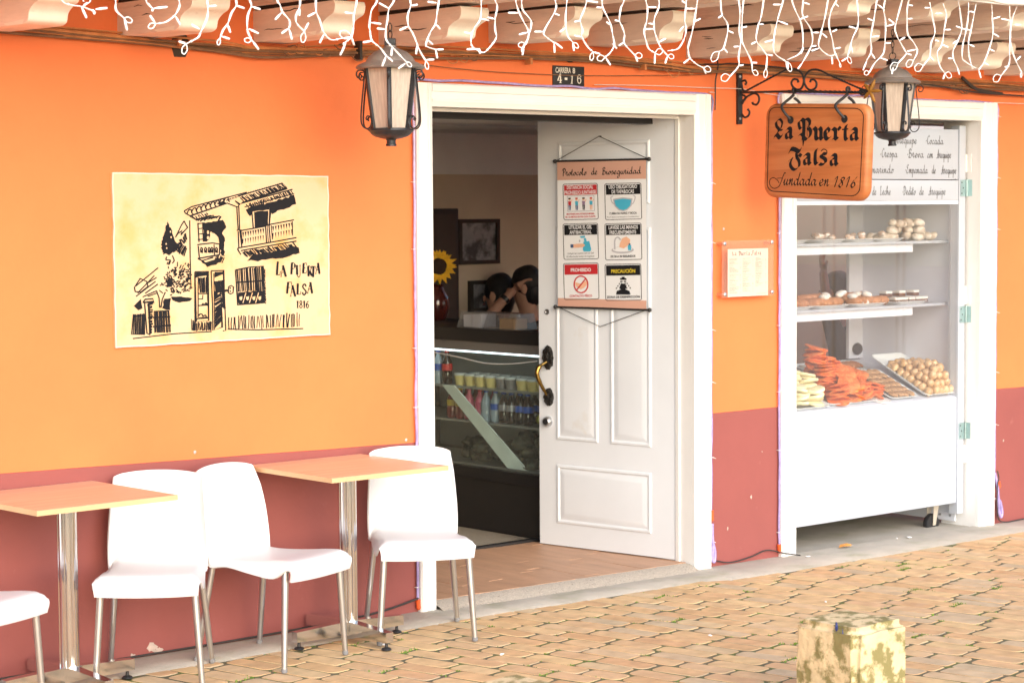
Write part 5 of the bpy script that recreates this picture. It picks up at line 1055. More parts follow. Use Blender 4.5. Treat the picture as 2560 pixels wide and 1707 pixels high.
# four people keeping apart
ink.rrect(235, 604, 418, 710, 2, 4, GR)
for x, c, c2 in ((250, RD, NV_), (298, BL, NV_), (346, PU, IK), (397, BL, SK)):
    ink.disc(x, 628, 8, 9, SK); ink.poly([(x-11, 640), (x+11, 640), (x+9, 668), (x-9, 668)], c); ink.poly([(x-9, 668), (x-1, 668), (x-2, 702), (x-7, 702)], c2); ink.poly([(x+1, 668), (x+9, 668), (x+7, 702), (x+2, 702)], c2); ink.poly([(x-9, 616), (x+9, 616), (x+8, 626), (x-8, 626)], IK if c != BL else RD); ink.line([(x+10, 645), (x+19, 628)], 5, SK)
ink.type('MANTENER UNA DISTANCIA MINIMA', 227, 418, 734, 11, RD, .03); ink.type('DE 1.50 METROS ENTRE CADA CLIENTE', 217, 424, 754, 11, RD, .03)
# face mask
ink.line([(548, 612), (532, 622), (540, 655), (556, 668)], 6, GR, 4); ink.line([(680, 610), (694, 622), (682, 660), (668, 672)], 6, GR, 4)
ink.poly([(545, 632), (610, 622), (676, 632), (668, 682), (640, 710), (612, 718), (582, 710), (556, 682)], GR); ink.poly([(553, 640), (610, 631), (668, 640), (660, 680), (636, 704), (612, 711), (588, 704), (564, 680)], BL)
ink.type('CUBRA SU NARIZ Y BOCA', 519, 702, 738, 14, IK, .03); ink.type('Para el ingreso y permanencia en el establecimiento', 502, 718, 760, 9, IK, .0)
# gel bottle and hand
ink.box(248, 938, 268, 962, NV_); ink.poly([(268, 938), (300, 935), (345, 935), (362, 945), (345, 958), (300, 962), (268, 962)], SK); ink.poly([(338, 922), (378, 918), (390, 975), (384, 990), (340, 990), (332, 980)], BL); ink.poly([(340, 898), (356, 896), (360, 920), (344, 922)], BL); ink.poly([(312, 884), (348, 880), (350, 894), (322, 896)], BL); ink.disc(312, 916, 5, 9, GR)
ink.type('Limpia las manos con el Gel', 228, 406, 1006, 12, IK, .0); ink.type('Antibacterial antes de ingresar', 218, 412, 1028, 12, IK, .0)
# washing hands
ink.disc(602, 985, 75, 24, GR); ink.disc(602, 980, 66, 17, WH); ink.line([(550, 980), (552, 915), (572, 896), (590, 915)], 9, GR, 4); ink.poly([(585, 940), (600, 905), (630, 893), (655, 915), (650, 945), (610, 975), (580, 965)], SK); ink.box(638, 952, 660, 988, BL); ink.box(643, 940, 655, 952, NV_)
ink.type('DE 20 A 30 SEGUNDOS', 521, 686, 1035, 14, IK, .03)
# no contact
ink.poly([(272, 1200), (310, 1212), (352, 1190), (358, 1215), (335, 1240), (310, 1252), (275, 1225)], SK); ink.line([(266+47*(1+math.cos(a)), 1217+58*math.sin(a)) for a in [2*math.pi*k/28 for k in range(28)]], 9, RD, closed=True); ink.line([(280, 1258), (346, 1178)], 9, RD)
ink.type('CONTACTO FÍSICO', 232, 387, 1304, 15, RD, .03)
# disinfection shower
ink.poly([(580, 1178), (622, 1180), (624, 1192), (580, 1190)]); ink.box(592, 1170, 612, 1180); ink.disc(599, 1240, 22, 24); ink.poly([(550, 1292), (556, 1268), (580, 1258), (618, 1258), (642, 1270), (648, 1294)])
for sx in (-1, -.5, .5, 1):
    for k in range(4): x = 601+sx*(14+k*10); y = 1198+k*15; ink.line([(x, y), (x+sx*4, y+9)], 7)
ink.type('ZONA DE DESINFECCIÓN', 488, 710, 1316, 15, IK, .03)
ink.build('print', [INK, RED, TEALB, SKIN1, GREYB, YEL, NAVY, PURP, BWHITE], bn)

# ---------------------------------------------------------------- cables along the wall head
CAB1 = mat('orange_painted_cable', (.52, .20, .07), .7, var=.25, vs=12); CAB2 = mat('brown_cable', (.20, .10, .05), .7, var=.3, vs=12); CAB3 = mat('dark_cable', (.035, .03, .028), .6); WCORD = mat('white_cord', (.70, .68, .66), .5)
cb = thing('cable_bundle', 'bundle of painted brown cables sagging along the top of the orange wall', 'cables', (0, -.03, 2.38))
rr = random.Random(17)
keyx = [-3, -2.2, -1.95, -1.4, -1.0, -.79, -.45, -.18, .12, .6, 1.05, 1.45, 1.75, 2.05, 2.5, 2.9, 3.4, 3.9, 4.4, 5.2]
keyz = [2.43, 2.428, 2.418, 2.396, 2.378, 2.376, 2.386, 2.40, 2.410, 2.414, 2.420, 2.408, 2.396, 2.408, 2.405, 2.398, 2.392, 2.395, 2.39, 2.39]
for k in range(11):
    off = rr.uniform(-.026, .026); pts = []
    for x, z in zip(keyx, keyz):
        pts.append((x+rr.uniform(-.03, .03), -.002-rr.uniform(.0, .035), z+off*rr.uniform(.4, 1.1)+rr.uniform(-.007, .007)))
    mb = MB(); mb.tube(cr(pts, 6), rr.choice((.003, .004, .005, .0065)), 6); mb.build('cable', rr.choice((CAB1, CAB1, CAB2, CAB1, CAB2)), cb)
for x0, n in ((-.66, 6), (-.42, 3), (.15, 3), (1.5, 3), (3.1, 5), (3.6, 4)):
    for k in range(n):
        x = x0+rr.uniform(-.05, .16); z = 2.385+rr.uniform(-.02, .03)-.0; q = rr.uniform(.02, .05)
        mb = MB(); mb.tube(cr([(x, -.02, z), (x+q*.6, -.035, z-q*.7), (x+q*1.6, -.03, z-q*.5), (x+q*1.7, -.02, z+q*.2), (x+q*.7, -.03, z+.1*q)], 6), .0026, 5); mb.build('loose_loop', rr.choice((CAB1, CAB2)), cb)
for x in (-.325, -1.2, .62, 1.33): 
    mb = MB(); mb.box((x, -.046, 2.372 if x != -.325 else 2.355), (x+.012, -.004, 2.40 if x != -.325 else 2.432)); mb.build('clip', CAB3 if x == -.325 else CAB1, cb)
bw = thing('black_cable', 'black cable running under the right eaves and down beside the doorway frame', 'cable', (1.8, -.02, 2.3))
mb = MB(); mb.tube(cr([(1.70, -.03, 2.415), (1.84, -.035, 2.418), (1.95, -.04, 2.425), (2.3, -.04, 2.418), (2.55, -.03, 2.398), (3.0, -.03, 2.385), (3.5, -.035, 2.37), (3.9, -.03, 2.345), (4.4, -.02, 2.34), (5, -.02, 2.35)], 8), .0045, 6); mb.build('cable', CAB3, bw)
mb = MB(); mb.tube(cr([(1.835, -.03, 2.44), (1.838, -.03, 2.40), (1.83, -.022, 2.34), (1.829, -.022, 2.26), (1.829, -.02, 2.20)], 6), .0036, 6); mb.build('drop_cable', CAB3, bw)
mb = MB(); mb.tube(cr([(3.72, -.05, 2.42), (3.85, -.04, 2.365), (4.0, -.03, 2.35), (4.12, -.02, 2.345)], 5), .009, 6); mb.build('thick_cable', CAB3, bw)
cw = thing('thin_cord', 'thin dark twisted cord crossing the wall over the number plate', 'cord', (1, 0, 2.33))
mb = MB(); P = cr([(-.30, -.0, 2.372), (.04, -.004, 2.350), (.40, -.005, 2.335), (.80, .002, 2.334), (1.0, .001, 2.337), (1.4, -.004, 2.352), (1.79, -.003, 2.372), (1.84, -.01, 2.40)], 10); mb.tube(P, .0019, 5); mb.build('cord', CAB2, cw)
cw = thing('white_string', 'thin white string stretched from the doorway frame past the sign bracket', 'string', (1.9, 0, 2.3))
mb = MB(); mb.tube(cr([(1.05, .0, 2.298), (1.4, -.002, 2.305), (1.82, -.004, 2.307), (2.03, -.010, 2.308), (2.2, -.004, 2.293), (2.33, -.004, 2.283)], 6), .0016, 5); mb.build('string', WCORD, cw); mb = MB(); mb.tube(cr([(4.06, -.01, 2.296), (4.4, -.01, 2.298), (5, -.01, 2.31)], 5), .0016, 5); mb.build('string', WCORD, cw)

# rope lights round the doorways
ROPE = mat('violet_rope_light', (.36, .30, .58), .22, var=.25, vs=30, coat=.4); CAPO = mat('orange_cap', (.72, .10, .02), .4)
def rope(label, x0, x1, zt, zl, zr, side_r):
    t = thing('rope_light', label, 'rope light', (x0, -.01, 1.0), group='violet rope lights round the doorway frames')
    rq = random.Random(int(x0*50)+3); P = []
    k = 22
    for i in range(k+1): P.append((x0-.010+rq.uniform(-.003, .003), -.001, zl+(zt-zl)*i/k))
    for i in range(1, 14): P.append((x0+(x1-x0)*i/14, -.003+rq.uniform(-.002, .002), zt+.009+rq.uniform(-.006, .005)-.01*(i/14)))
    for i in range(k+1): P.append((x1+.010+rq.uniform(-.003, .003), -.001, zt-.012+(zr-zt+.012)*i/k))
    mb = MB(); mb.tube(cr(P, 3), .0055, 8); mb.build('tube', ROPE, t)
    mb = MB(); mb.tube([(x0-.010, -.001, zl+.004), (x0-.008, -.002, zl-.03)], [.011, .010], 10); mb.blob((x0-.008, -.002, zl-.032), .0105, 2, 0, 8, 6); mb.build('end_cap', CAPO, t)
    for i in range(7):
        z = zl+.08+i*(zt-zl-.1)/6+rq.uniform(-.06, .06)
        for xx in (x0-.011, x1+.011): mb = MB(); mb.box((xx-.010, -.006, z), (xx+.010, .008, z+.003)); mb.tube([(xx+.006, -.006, z+.001), (xx+.018, -.014, z-.004)], .0013, 4); mb.build('cable_tie', WCORD, t)
    return t
ra_ = rope('violet rope light round the open doorway, orange end cap at its foot', 0, 1.812, 2.279, .055, .26, 1)
mb = MB(); mb.tube([(1.823, -.002, .265), (1.824, -.003, .215)], [.011, .010], 10); mb.build('end_cap', CAPO, ra_)
mb = MB(); mb.tube(cr([(1.824, -.004, .2), (1.822, -.008, .12), (1.834, -.012, .06), (1.828, -.014, .015), (1.818, -.012, .03), (1.822, -.01, .09)], 6), .0085, 8); mb.build('loose_tail', ROPE, ra_)
rb_ = rope('violet rope light round the pastry cabinet doorway, loose loop at its right foot', 2.325, 4.093, 2.295, .04, .25, 1)
mb = MB(); mb.tube(cr([(4.104, -.003, .25), (4.115, -.012, .18), (4.122, -.015, .11), (4.128, -.018, .03), (4.142, -.02, -.0), (4.150, -.02, .03), (4.14, -.016, .08), (4.128, -.012, .10)], 6), .0082, 8); mb.build('loose_tail', ROPE, rb_)
mb = MB(); mb.tube([(4.128, -.012, .20), (4.132, -.014, .165)], [.010, .009], 8); mb.build('end_cap', CAPO, rb_)
mb = MB(); mb.tube(cr([(4.112, -.015, .26), (4.118, -.02, .22), (4.108, -.02, .18), (4.11, -.015, .08), (4.13, -.012, -.01), (4.2, -.012, -.035), (4.35, -.01, -.035), (4.8, -.01, -.03)], 6), .0036, 6); mb.build('lead', CAB3, rb_)
gc = thing('ground_cable', 'thin black cable lying at the foot of the maroon wall', 'cable', (0, 0, 0))
mb = MB(); mb.tube(cr([(-2.6, .0, .012), (-1.6, .003, .012), (-1.0, .001, .012), (-.6, .002, .016), (-.25, -.004, .03), (-.05, -.012, .06), (-.015, -.008, .065)], 8), .0045, 6); mb.build('cable', CAB3, gc); mb = MB(); mb.tube(cr([(1.83, -.004, .02), (1.95, -.006, -.005), (2.1, -.004, .005), (2.22, -.005, .025), (2.33, -.02, .0), (2.42, -.05, -.018)], 8), .0035, 6); mb.build('cable', CAB3, gc)

# ---------------------------------------------------------------- white icicle lights under the eaves
LWIRE = mat('white_light_wire', (.86, .86, .86), .35, var=.02); LBULB = mat('white_light_bulb', (.88, .88, .90), .25, var=.02)
ic = thing('icicle_lights', 'white icicle light string dangling in short strands from the eave edge', 'string lights', (0, -1.12, 2.66))
rr = random.Random(23)
mb = MB(); pts = [(-3.2+i*.12, -1.152-.004*(i % 2), 2.674+rr.uniform(-.008, .008)) for i in range(60)]; mb.tube(cr(pts, 3), .006, 6); mb.tube([(x, y-.006, z+rr.uniform(-.01, .01)) for x, y, z in pts], .004, 6); mb.build('main_cable', LWIRE, ic)
for lnp, bulbs, loop in STRANDS:
    P = [Vector((x/1000, 0, z/1000)) for x, z in lnp]; yo = -1.12+rr.uniform(-.012, .012); up_ = []
    x, z = P[0].x, P[0].z
    while z < 2.64: z = min(2.66, z+.07); x += rr.uniform(-.014, .014); up_.insert(0, Vector((x, 0, z)))
    F = cr(up_+P, 5)
    def at(v, k=0): return Vector((v[0], yo+k, v[-1]))
    mb = MB()
    for s_ in (-1, 1): mb.tube([at(p)+Vector((.0022*s_*math.cos(i*.35), .0022*s_*math.sin(i*.35), 0)) for i, p in enumerate(F)], .0017, 5)
    for i in range(3, len(F), 7): mb.blob(at(F[i]), (.0042, .0042, .0042), i, 0, 6, 4)
    if loop:
        e = P[-1]; l = Vector((loop[0][0]/1000, 0, loop[0][1]/1000)); d = l-e; q = Vector((-d.z, 0, d.x))*.28
        mb.tube([at(v) for v in cr([e, e+d*.5+q, e+d*.95+q*.55, l, e+d*.95-q*.55, e+d*.5-q, e], 4)], .0019, 5)
    st = mb.build('strand', LWIRE, ic)
    for a, b in bulbs:
        a = at((a[0]/1000, a[1]/1000)); b = at((b[0]/1000, b[1]/1000)); d = b-a; L_ = max(.03, min(.05, d.length)); d = d.normalized(); d.y += rr.uniform(-.25, .25)
        mb = MB(); mb.tube([a, a+d*L_*.25, a+d*L_*.3, a+d*L_*.92, a+d*L_], [.0022, .0028, .0041, .0038, .002], 7); mb.build('bulb', LBULB, st)
# ---------------------------------------------------------------- pastry cabinet in the second doorway
CABW = mat('cabinet_white', (.45, .49, .56), .3, var=.015, vs=3, coat=.2); CABIN = mat('cabinet_inside', (.72, .755, .84), .4, var=.03, vs=3)
CGLASS = pane_mat('cabinet_glass', (.99, .99, .99), 1.75, .0, .028, (.8, .8, .85))  # film painted in as a bright haze over the glass
X0, X1, YF, YB = 2.462, 3.945, .098, .82
cab = thing('pastry_cabinet', 'tall white glazed pastry cabinet on castors filling the right doorway', 'display cabinet', (3.2, .1, -.03))
mb = MB(); mb.box((X0, YF, .092), (X1-.055, YF+.02, .678), ch=.003); mb.build('front_panel', CABW, cab)
mb = MB(); mb.box((X1-.0545, YF-.006, .03), (X1, YF+.05, 2.17)); mb.build('side_stile', CABW, cab); mb = MB(); mb.box((X0-.02, YF+.021, .1), (X0+.05, YF+.05, 2.15)); mb.build('side_stile', CABW, cab)
mb = MB(); mb.box((X1-.012, YF+.051, .03), (X1-.001, YB, 2.15)); mb.build('side_panel', CABIN, cab)
mb = MB(); mb.box((X0, YF+.021, .10), (X1-.013, YB, .118)); mb.box((X1-.012, .14, -.02), (X1, .62, .029)); mb.build('bottom_panel', CABIN, cab)
mb = MB()
for k in range(3): mb.lathe([(.007, 0), (.006, .004), (.001, .005)], (X1-.0125, .17+.07*k, .01), 8, Matrix.Rotation(R(-90), 3, 'Y'))
mb.build('bolt', STEEL, cab)
mb = MB(); mb.box((X0, YF, 1.876), (X1-.056, YF+.012, 2.148), ch=.002); mb.build('menu_board', CABW, cab)
mb = MB(); mb.box((X0, YF-.002, 1.762), (X1-.056, YF+.012, 1.872), ch=.002); mb.build('menu_board', CABW, cab)
mb = MB(); mb.box((X0, YF+.013, 1.76), (X1-.013, YB, 1.775)); mb.box((X0, YF+.0, 1.742), (X1-.056, YF+.012, 1.7605)); mb.build('top_panel', CABIN, cab)
mb = MB(); mb.box((X0+.05, YF+.004, .679), (X1-.056, YF+.009, 1.741)); mb.build('glass', CGLASS, cab, smooth=0)
# sloping display deck, two shelves
def deck(x, y, h=0): return Vector((x, y, .682+(y-.11)*.25+h))
mb = MB(); mb.add([deck(X0, .11), deck(X1-.013, .11), deck(X1-.013, YB-.02), deck(X0, YB-.02), deck(X0, .11, -.02), deck(X1-.013, .11, -.02), deck(X1-.013, YB-.02, -.02), deck(X0, YB-.02, -.02)], [(0, 1, 2, 3), (7, 6, 5, 4), (0, 4, 5, 1), (1, 5, 6, 2), (2, 6, 7, 3), (3, 7, 4, 0)]); mb.build('deck', CABIN, cab, smooth=0)
for z in (1.183, 1.528):
    mb = MB(); mb.box((X0, .195, z), (X1-.014, .60, z+.014)); sh = mb.build('shelf', CABW, cab, smooth=0)
    mb = MB(); mb.box((X0, .215, z-.045), (X1-.3, .225, z-.001)); mb.build('shelf_lip', CABIN, sh, smooth=0)
mb = MB(); mb.box((3.81, YB-.02, .86), (X1-.013, YB, 1.758)); mb.box((2.40, YB-.02, .86), (2.60, YB, 1.758)); mb.build('rear_frame', CABIN, cab)
mb = MB(); mb.lathe([(.028, 0), (.033, .006), (.036, .016), (.028, .030), (.012, .036), (.001, .037)], (3.868, YB-.021, .915), 20, Matrix.Rotation(R(90), 3, 'X')); mb.build('knob', BLACK, cab)
for x, y in ((3.80, .20), (2.6, .2), (3.8, .7), (2.6, .7)):
    zc = gz(x)-.042+.057; mb = MB(); mb.lathe([(.020, -.016), (.052, -.015), (.056, -.008), (.056, .008), (.052, .015), (.020, .016)], (x, y, zc), 24, Matrix.Rotation(R(90), 3, 'X') ); ct = mb.build('castor', BLACK, cab)
    mb = MB()
    for s_ in (-1, 1): mb.add([(x-.012, y+s_*.021, zc-.008), (x+.012, y+s_*.021, zc-.008), (x+.045, y+s_*.021, .1), (x-.005, y+s_*.021, .1), (x-.012, y+s_*.023, zc-.008), (x+.012, y+s_*.023, zc-.008), (x+.045, y+s_*.023, .1), (x-.005, y+s_*.023, .1)], [(0, 1, 2, 3), (7, 6, 5, 4), (0, 4, 5, 1), (1, 5, 6, 2), (2, 6, 7, 3), (3, 7, 4, 0)])
    mb.lathe([(.008, -.024), (.008, .024)], (x, y, zc), 8, Matrix.Rotation(R(90), 3, 'X')); mb.build('fork', mat('cream_fork', (.55, .50, .42), .4, .3), ct)
ink = Ink(lambda u, v, h: Vector((u, YF-.0005-h, v))); SCRIPT = mat('grey_script_print', (.12, .12, .13), .7)
def row(txts, z, h):
    for t_, a, b in txts: hand(ink, t_, a, b, z, h, .0044, thin=.4, yup=True)
row([('·Cocada', 3.60, 3.752), ('Arequipe', 3.365, 3.555), ('·Dulce de', 3.03, 3.33), ('·Brevas', 2.72, 2.96)] if False else [('·Cocada', 3.60, 3.755), ('Arequipe', 3.345, 3.525)], 2.066, .021)
row([('·Crespa', 3.215, 3.362), ('·Breva', 3.44, 3.585), ('con', 3.615, 3.665), ('Arequipe', 3.70, 3.825)], 1.992, .021)
row([('Tamarindo', 3.09, 3.33), ('·Empanada', 3.425, 3.62), ('de', 3.655, 3.69), ('Arequipe', 3.74, 3.872)], 1.908, .021)
o_ = ink
o_.build('lettering', SCRIPT, cab)
ink = Ink(lambda u, v, h: Vector((u, YF-.0025-h, v)))
row([('de', 3.15, 3.185), ('Leche', 3.215, 3.305), ('·Dedito', 3.40, 3.515), ('de', 3.545, 3.585), ('Arequipe', 3.63, 3.775)], 1.793, .021)
ink.disc(3.86, 1.879, .003, .003); ink.build('lettering', SCRIPT, cab)
# steel hinges on the gap at the right of the cabinet
for z, s_ in ((1.83, 1), (1.135, 1), (.49, 1)):
    mb = MB(); x = 3.951
    mb.box((X1-.045, YF-.0105, z-.045), (X1-.003, YF-.0065, z+.045)); mb.box((3.9585, .055, z-.045), (3.9565, .094, z+.045)); mb.tube([(x, YF-.012, z-.047), (x, YF-.012, z+.047)], .006, 10)
    for k in (-.03, 0, .03): mb.m = 1; mb.lathe([(.0042, 0), (.003, .0015), (.001, .0016)], (X1-.036+(k == 0)*.012, YF-.0106, z+k), 8, Matrix.Rotation(R(90), 3, 'X'))
    mb.build('hinge', [ZINC, BLACKM], cab)
for z in (1.965, 1.24, .36): 
    mb = MB(); mb.box((3.9535, .06, z-.05), (3.9568, .12, z+.05)); mb.tube([(3.951, .093, z-.05), (3.951, .093, z+.05)], .006, 8); mb.build('painted_hinge', WHITE, f2)

# trays and sweets
TRAYM = mat('white_tray', (.72, .78, .79), .3, var=.02); PLATE = mat('white_plate', (.80, .80, .79), .3)
def tray(label, P, w, l, tilt, rz=0, group='trays of sweets in the pastry cabinet', M_=None):
    """shallow tray, origin at the middle of its front edge; returns the thing and its local-to-world matrix"""
    t = thing('tray', label, 'tray', tuple(P), group=group, rot=(R(tilt), 0, R(rz)))
    O = rpoly(w, l, .035, 5); mb = MB(); vs = []
    for k, (ins, z) in enumerate(((.016, 0), (.002, .014), (-.004, .015), (-.003, .017), (.008, .015), (.02, .004))): vs += [((u*(w-2*ins)/w), l/2+v*(l-2*ins)/l, z) for u, v in O]
    n_ = len(O); K = 6; fs = [(i*n_+k, i*n_+(k+1) % n_, (i+1)*n_+(k+1) % n_, (i+1)*n_+k) for i in range(K-1) for k in range(n_)]+[tuple(range(n_)), tuple(range((K-1)*n_, K*n_))]
    mb.add(vs, fs); mb.build('dish', M_ or TRAYM, t, local=True, smooth=40); return t, root_mat(t)
FIG = mat('glazed_fig_sweet', (.60, .37, .17), .22, var=.25, vs=20, coat=.5, col2=(.74, .56, .32), c2s=22, c2lo=.5, c2hi=.66)
WAF = mat('orange_wafer', (.74, .16, .035), .5, var=.28, vs=45, bump=.6, bs=120, col2=(.80, .30, .09), c2s=30, c2lo=.5, c2hi=.65)
PAL = mat('pale_meringue', (.80, .74, .47), .6, var=.1, vs=30, bump=.5, bs=90); BRN = mat('brown_fudge', (.40, .235, .12), .6, var=.22, vs=18, bump=.6, bs=70, col2=(.58, .38, .22), c2s=14, c2lo=.55, c2hi=.7)
CHOC = mat('chocolate', (.12, .05, .03), .4, var=.2, vs=20); SUGAR = mat('sugar_white', (.78, .76, .72), .5, var=.1, vs=30, bump=.4, bs=80); PASTRY = mat('baked_pastry', (.46, .20, .09), .6, var=.3, vs=22, bump=.5, bs=80, col2=(.66, .44, .28), c2s=18, c2lo=.55, c2hi=.7)
rr = random.Random(31)
t1, T1 = tray('long white tray propped up and heaped with glazed brown balls', (3.785, .125, .690), .275, .44, 27)
proto = {}
def piece(name, label, cat, group, P, sizes, material, rz=0, rx=0, ry=0, key=None, amp=.12, seg=9, rings=6):
    """a small sweet: mesh shared by kind"""
    key = key or name
    if key not in proto:
        proto[key] = []
        for k in range(4):
            mb = MB(); mb.blob((0, 0, 0), sizes, k+len(proto)*5, amp, seg, rings, None, 2.5); proto[key].append(mb.mesh(name, material, None, 80))
    o = bpy.data.objects.new(name, rr.choice(proto[key])); COL.objects.link(o); o.location = P; o.rotation_euler = (rx, ry, rz)
    o['label'] = label; o['category'] = cat; o['group'] = group
    return o
k = 0
for lay, (ny, nx, h) in enumerate(((8, 5, .022), (6, 4, .056), (4, 3, .088), (2, 2, .116))):
    for i in range(ny):
        for j in range(nx):
            u = (j-(nx-1)/2)*.048+rr.uniform(-.008, .008)+.006; v = .028+i*.042+lay*.024+rr.uniform(-.008, .008)
            p = T1 @ Vector((u, v, h+rr.uniform(-.004, .006)))
            piece('glazed_ball', ('glazed brown ball in the bottom layer on the propped tray', 'glazed brown ball in the second layer of the heap', 'glazed brown ball in the third layer of the heap', 'glazed brown ball on top of the heap')[lay], 'sweet', 'glazed balls heaped on the white tray', p, (.025, .025, .026), FIG, rr.uniform(0, 6), rr.uniform(-.6, .6), rr.uniform(-.6, .6), amp=.35)
t2_, T2 = tray('narrow white tray of flat brown fudge left of the glazed balls', (3.475, .13, .690), .235, .32, 24)
for i in range(6):
    for j in range(4):
        mb_key = 'fudge_slab'
        p = T2 @ Vector(((j-1.5)*.048+rr.uniform(-.002, .002), .034+i*.05, .020+rr.uniform(-.003, .003)))
        piece('fudge_slab', 'flat brown fudge slab on the narrow tray', 'sweet', 'fudge slabs laid on the narrow tray', p, (.028, .030, .011), BRN, rr.uniform(-.15, .15), R(24)+rr.uniform(-.05, .05), rr.uniform(-.06, .06), amp=.12)
def disc_piece(name, label, cat, group, P, r, th, material, rot, key):
    if key not in proto:
        proto[key] = []
        for k in range(4):
            mb = MB(); N = 20; pr = [(.02, 0), (.9, 0), (1, th*.35/r), (1, th*.7/r), (.9, th/r), (.02, th/r)]; vs = []; fs = []
            for q, z in pr:
                for i in range(N):
                    a = 2*math.pi*i/N; w = 1+.10*noise.noise(Vector((math.cos(a)*1.6, math.sin(a)*1.6, k*3.1+len(key)))); wz = .35*th*noise.noise(Vector((math.cos(a)*2, math.sin(a)*2, k*5.0)))
                    vs.append((r*q*w*math.cos(a), r*q*w*math.sin(a), z*r+wz*q))
            for i in range(len(pr)-1): fs += [(i*N+j, i*N+(j+1) % N, (i+1)*N+(j+1) % N, (i+1)*N+j) for j in range(N)]
            fs += [tuple(range(N)), tuple(range((len(pr)-1)*N, len(pr)*N))]; mb.add(vs, fs); proto[key].append(mb.mesh(name, material, None, 50))
    o = bpy.data.objects.new(name, rr.choice(proto[key])); COL.objects.link(o); o.location = P; o.rotation_euler = rot; o['label'] = label; o['category'] = cat; o['group'] = group
    return o
to, TO = tray('round-cornered white tray under the orange wafer heap', deck(3.06, .13, .002), .40, .30, 14)
# stacks of wafers: (x, y, count, lean x, lean y)
for sx, sy, n_, lx, ly, wl in [(*q, l) for q, l in zip(((2.965, .17, 7, 0, 0), (3.07, .16, 7, .05, 0), (3.17, .17, 7, -.04, .03), (2.97, .27, 14, .03, -.04), (3.05, .27, 12, .06, -.04), (3.14, .27, 11, .1, .05), (3.0, .36, 20, .02, .02), (3.08, .38, 15, .04, .05), (3.15, .38, 12, 0, 0), (3.23, .28, 9, .06, 0)), ('front left stack', 'front middle stack', 'front right stack', 'second row stack at the left', 'second row stack in the middle', 'second row stack at the right', 'tallest rear stack at the left', 'rear stack in the middle', 'rear stack at the right', 'low stack at the far right'))]:
    for i in range(n_):
        disc_piece('orange_wafer', 'crisp orange wafer in the '+wl+' of the wafer heap', 'wafer', 'orange wafers heaped in the cabinet', deck(sx+lx*i*.03+rr.uniform(-.010, .010), sy+rr.uniform(-.008, .008), .018+i*.0112), .062, .011, WAF, (R(14)+rr.uniform(-.22, .22)+ly, lx+rr.uniform(-.22, .22), rr.uniform(0, 6)), 'waf')
for i, (x, y, h, ax, az) in enumerate(((3.07, .21, .14, .75, -.5), (3.15, .21, .11, .85, .3), (3.03, .15, .10, .8, -.6), (3.215, .19, .08, .7, .5))):
    disc_piece('orange_wafer', 'orange wafer slid down on edge against the front of the heap', 'wafer', 'orange wafers heaped in the cabinet', deck(x, y, h), .054, .012, WAF, (ax, .2, az), 'waf')
pl3 = disc_piece('plate', 'small white plate under a short wafer stack beside the fudge', 'plate', 'white plates in the pastry cabinet', deck(3.29, .165, .002), .072, .008, PLATE, (R(14), 0, 0), 'platex')
for i in range(6): disc_piece('orange_wafer', 'orange wafer in the short stack on the small plate', 'wafer', 'orange wafers heaped in the cabinet', deck(3.275+rr.uniform(-.008, .008), .185, .014+i*.0125), .060, .012, WAF, (R(14)+rr.uniform(-.1, .1), rr.uniform(-.1, .1), rr.uniform(0, 6)), 'waf')
ty, TY = tray('white tray under the pale cream biscuits at the left', deck(2.70, .115, .002), .30, .20, 14)
for sx, sy, n_, wl in ((2.64, .16, 6, 'front left'), (2.745, .15, 5, 'front right'), (2.78, .22, 8, 'rear right'), (2.67, .25, 9, 'rear left')):
    for i in range(n_): disc_piece('cream_biscuit', 'pale cream biscuit in the '+wl+' stack of biscuits', 'biscuit', 'pale cream biscuits stacked at the left', deck(sx+rr.uniform(-.012, .012), sy+rr.uniform(-.008, .008), .018+i*.0175), .055, .017, PAL, (R(14)+rr.uniform(-.12, .12), rr.uniform(-.12, .12), rr.uniform(0, 6)), 'pal')
# plates at the back of the deck
for x, w, m_, lab in ((3.36, .22, SUGAR, 'flat white tray of icing at the back of the sloping deck'), (3.64, .2, PASTRY, 'white tray of brown bars at the back of the sloping deck')):
    tt, TT = tray(lab, deck(x, .60, .004), w, .15, 14, group='trays at the back of the deck')
    for i in range(5):
        piece('sweet_bar', lab.split(' at ')[0].replace('tray of', 'bar on a tray with').replace('flat white bar', 'bar'), 'sweet', 'bars on the rear trays', TT @ Vector(((i-2)*w*.18, .07, .018)), (.018, .055, .012), m_, rr.uniform(-.1, .1), R(14), 0, key='bar'+str(m_.name), amp=.15)
# middle shelf: plates of pastries
rr = random.Random(33); ZS = 1.198
def plate_on(x, y, z, w, label): return tray(label, (x, y, z), w, .17, 0, 0, 'plates of pastries on the cabinet shelves', PLATE)
for x, lab in ((2.70, 'white plate of brown rolls at the left of the middle shelf'), (2.99, 'white plate of iced rolls, second on the middle shelf'), (3.30, 'white plate of sugared slices in the centre of the middle shelf'), (3.65, 'white plate of chocolate cubes at the right of the middle shelf')):
    plate_on(x, .215, ZS, .28, lab)
for i in range(9): piece('pastry_roll', 'baked brown roll on the leftmost plate of the middle shelf', 'pastry', 'brown rolls on the middle shelf', (2.60+.045*(i % 5)+rr.uniform(-.01, .01), .27+.06*(i//5), ZS+.03+.02*(i//5)), (.024, .055, .025), PASTRY, rr.uniform(-.5, .5), 0, 0)
for i in range(9): piece('pastry_roll', 'baked brown roll on the second plate of the middle shelf', 'pastry', 'brown rolls on the middle shelf', (2.88+.045*(i % 5)+rr.uniform(-.01, .01), .27+.06*(i//5), ZS+.03+.02*(i//5)), (.026, .055, .024), PASTRY, .7+rr.uniform(-.4, .4), 0, 0)
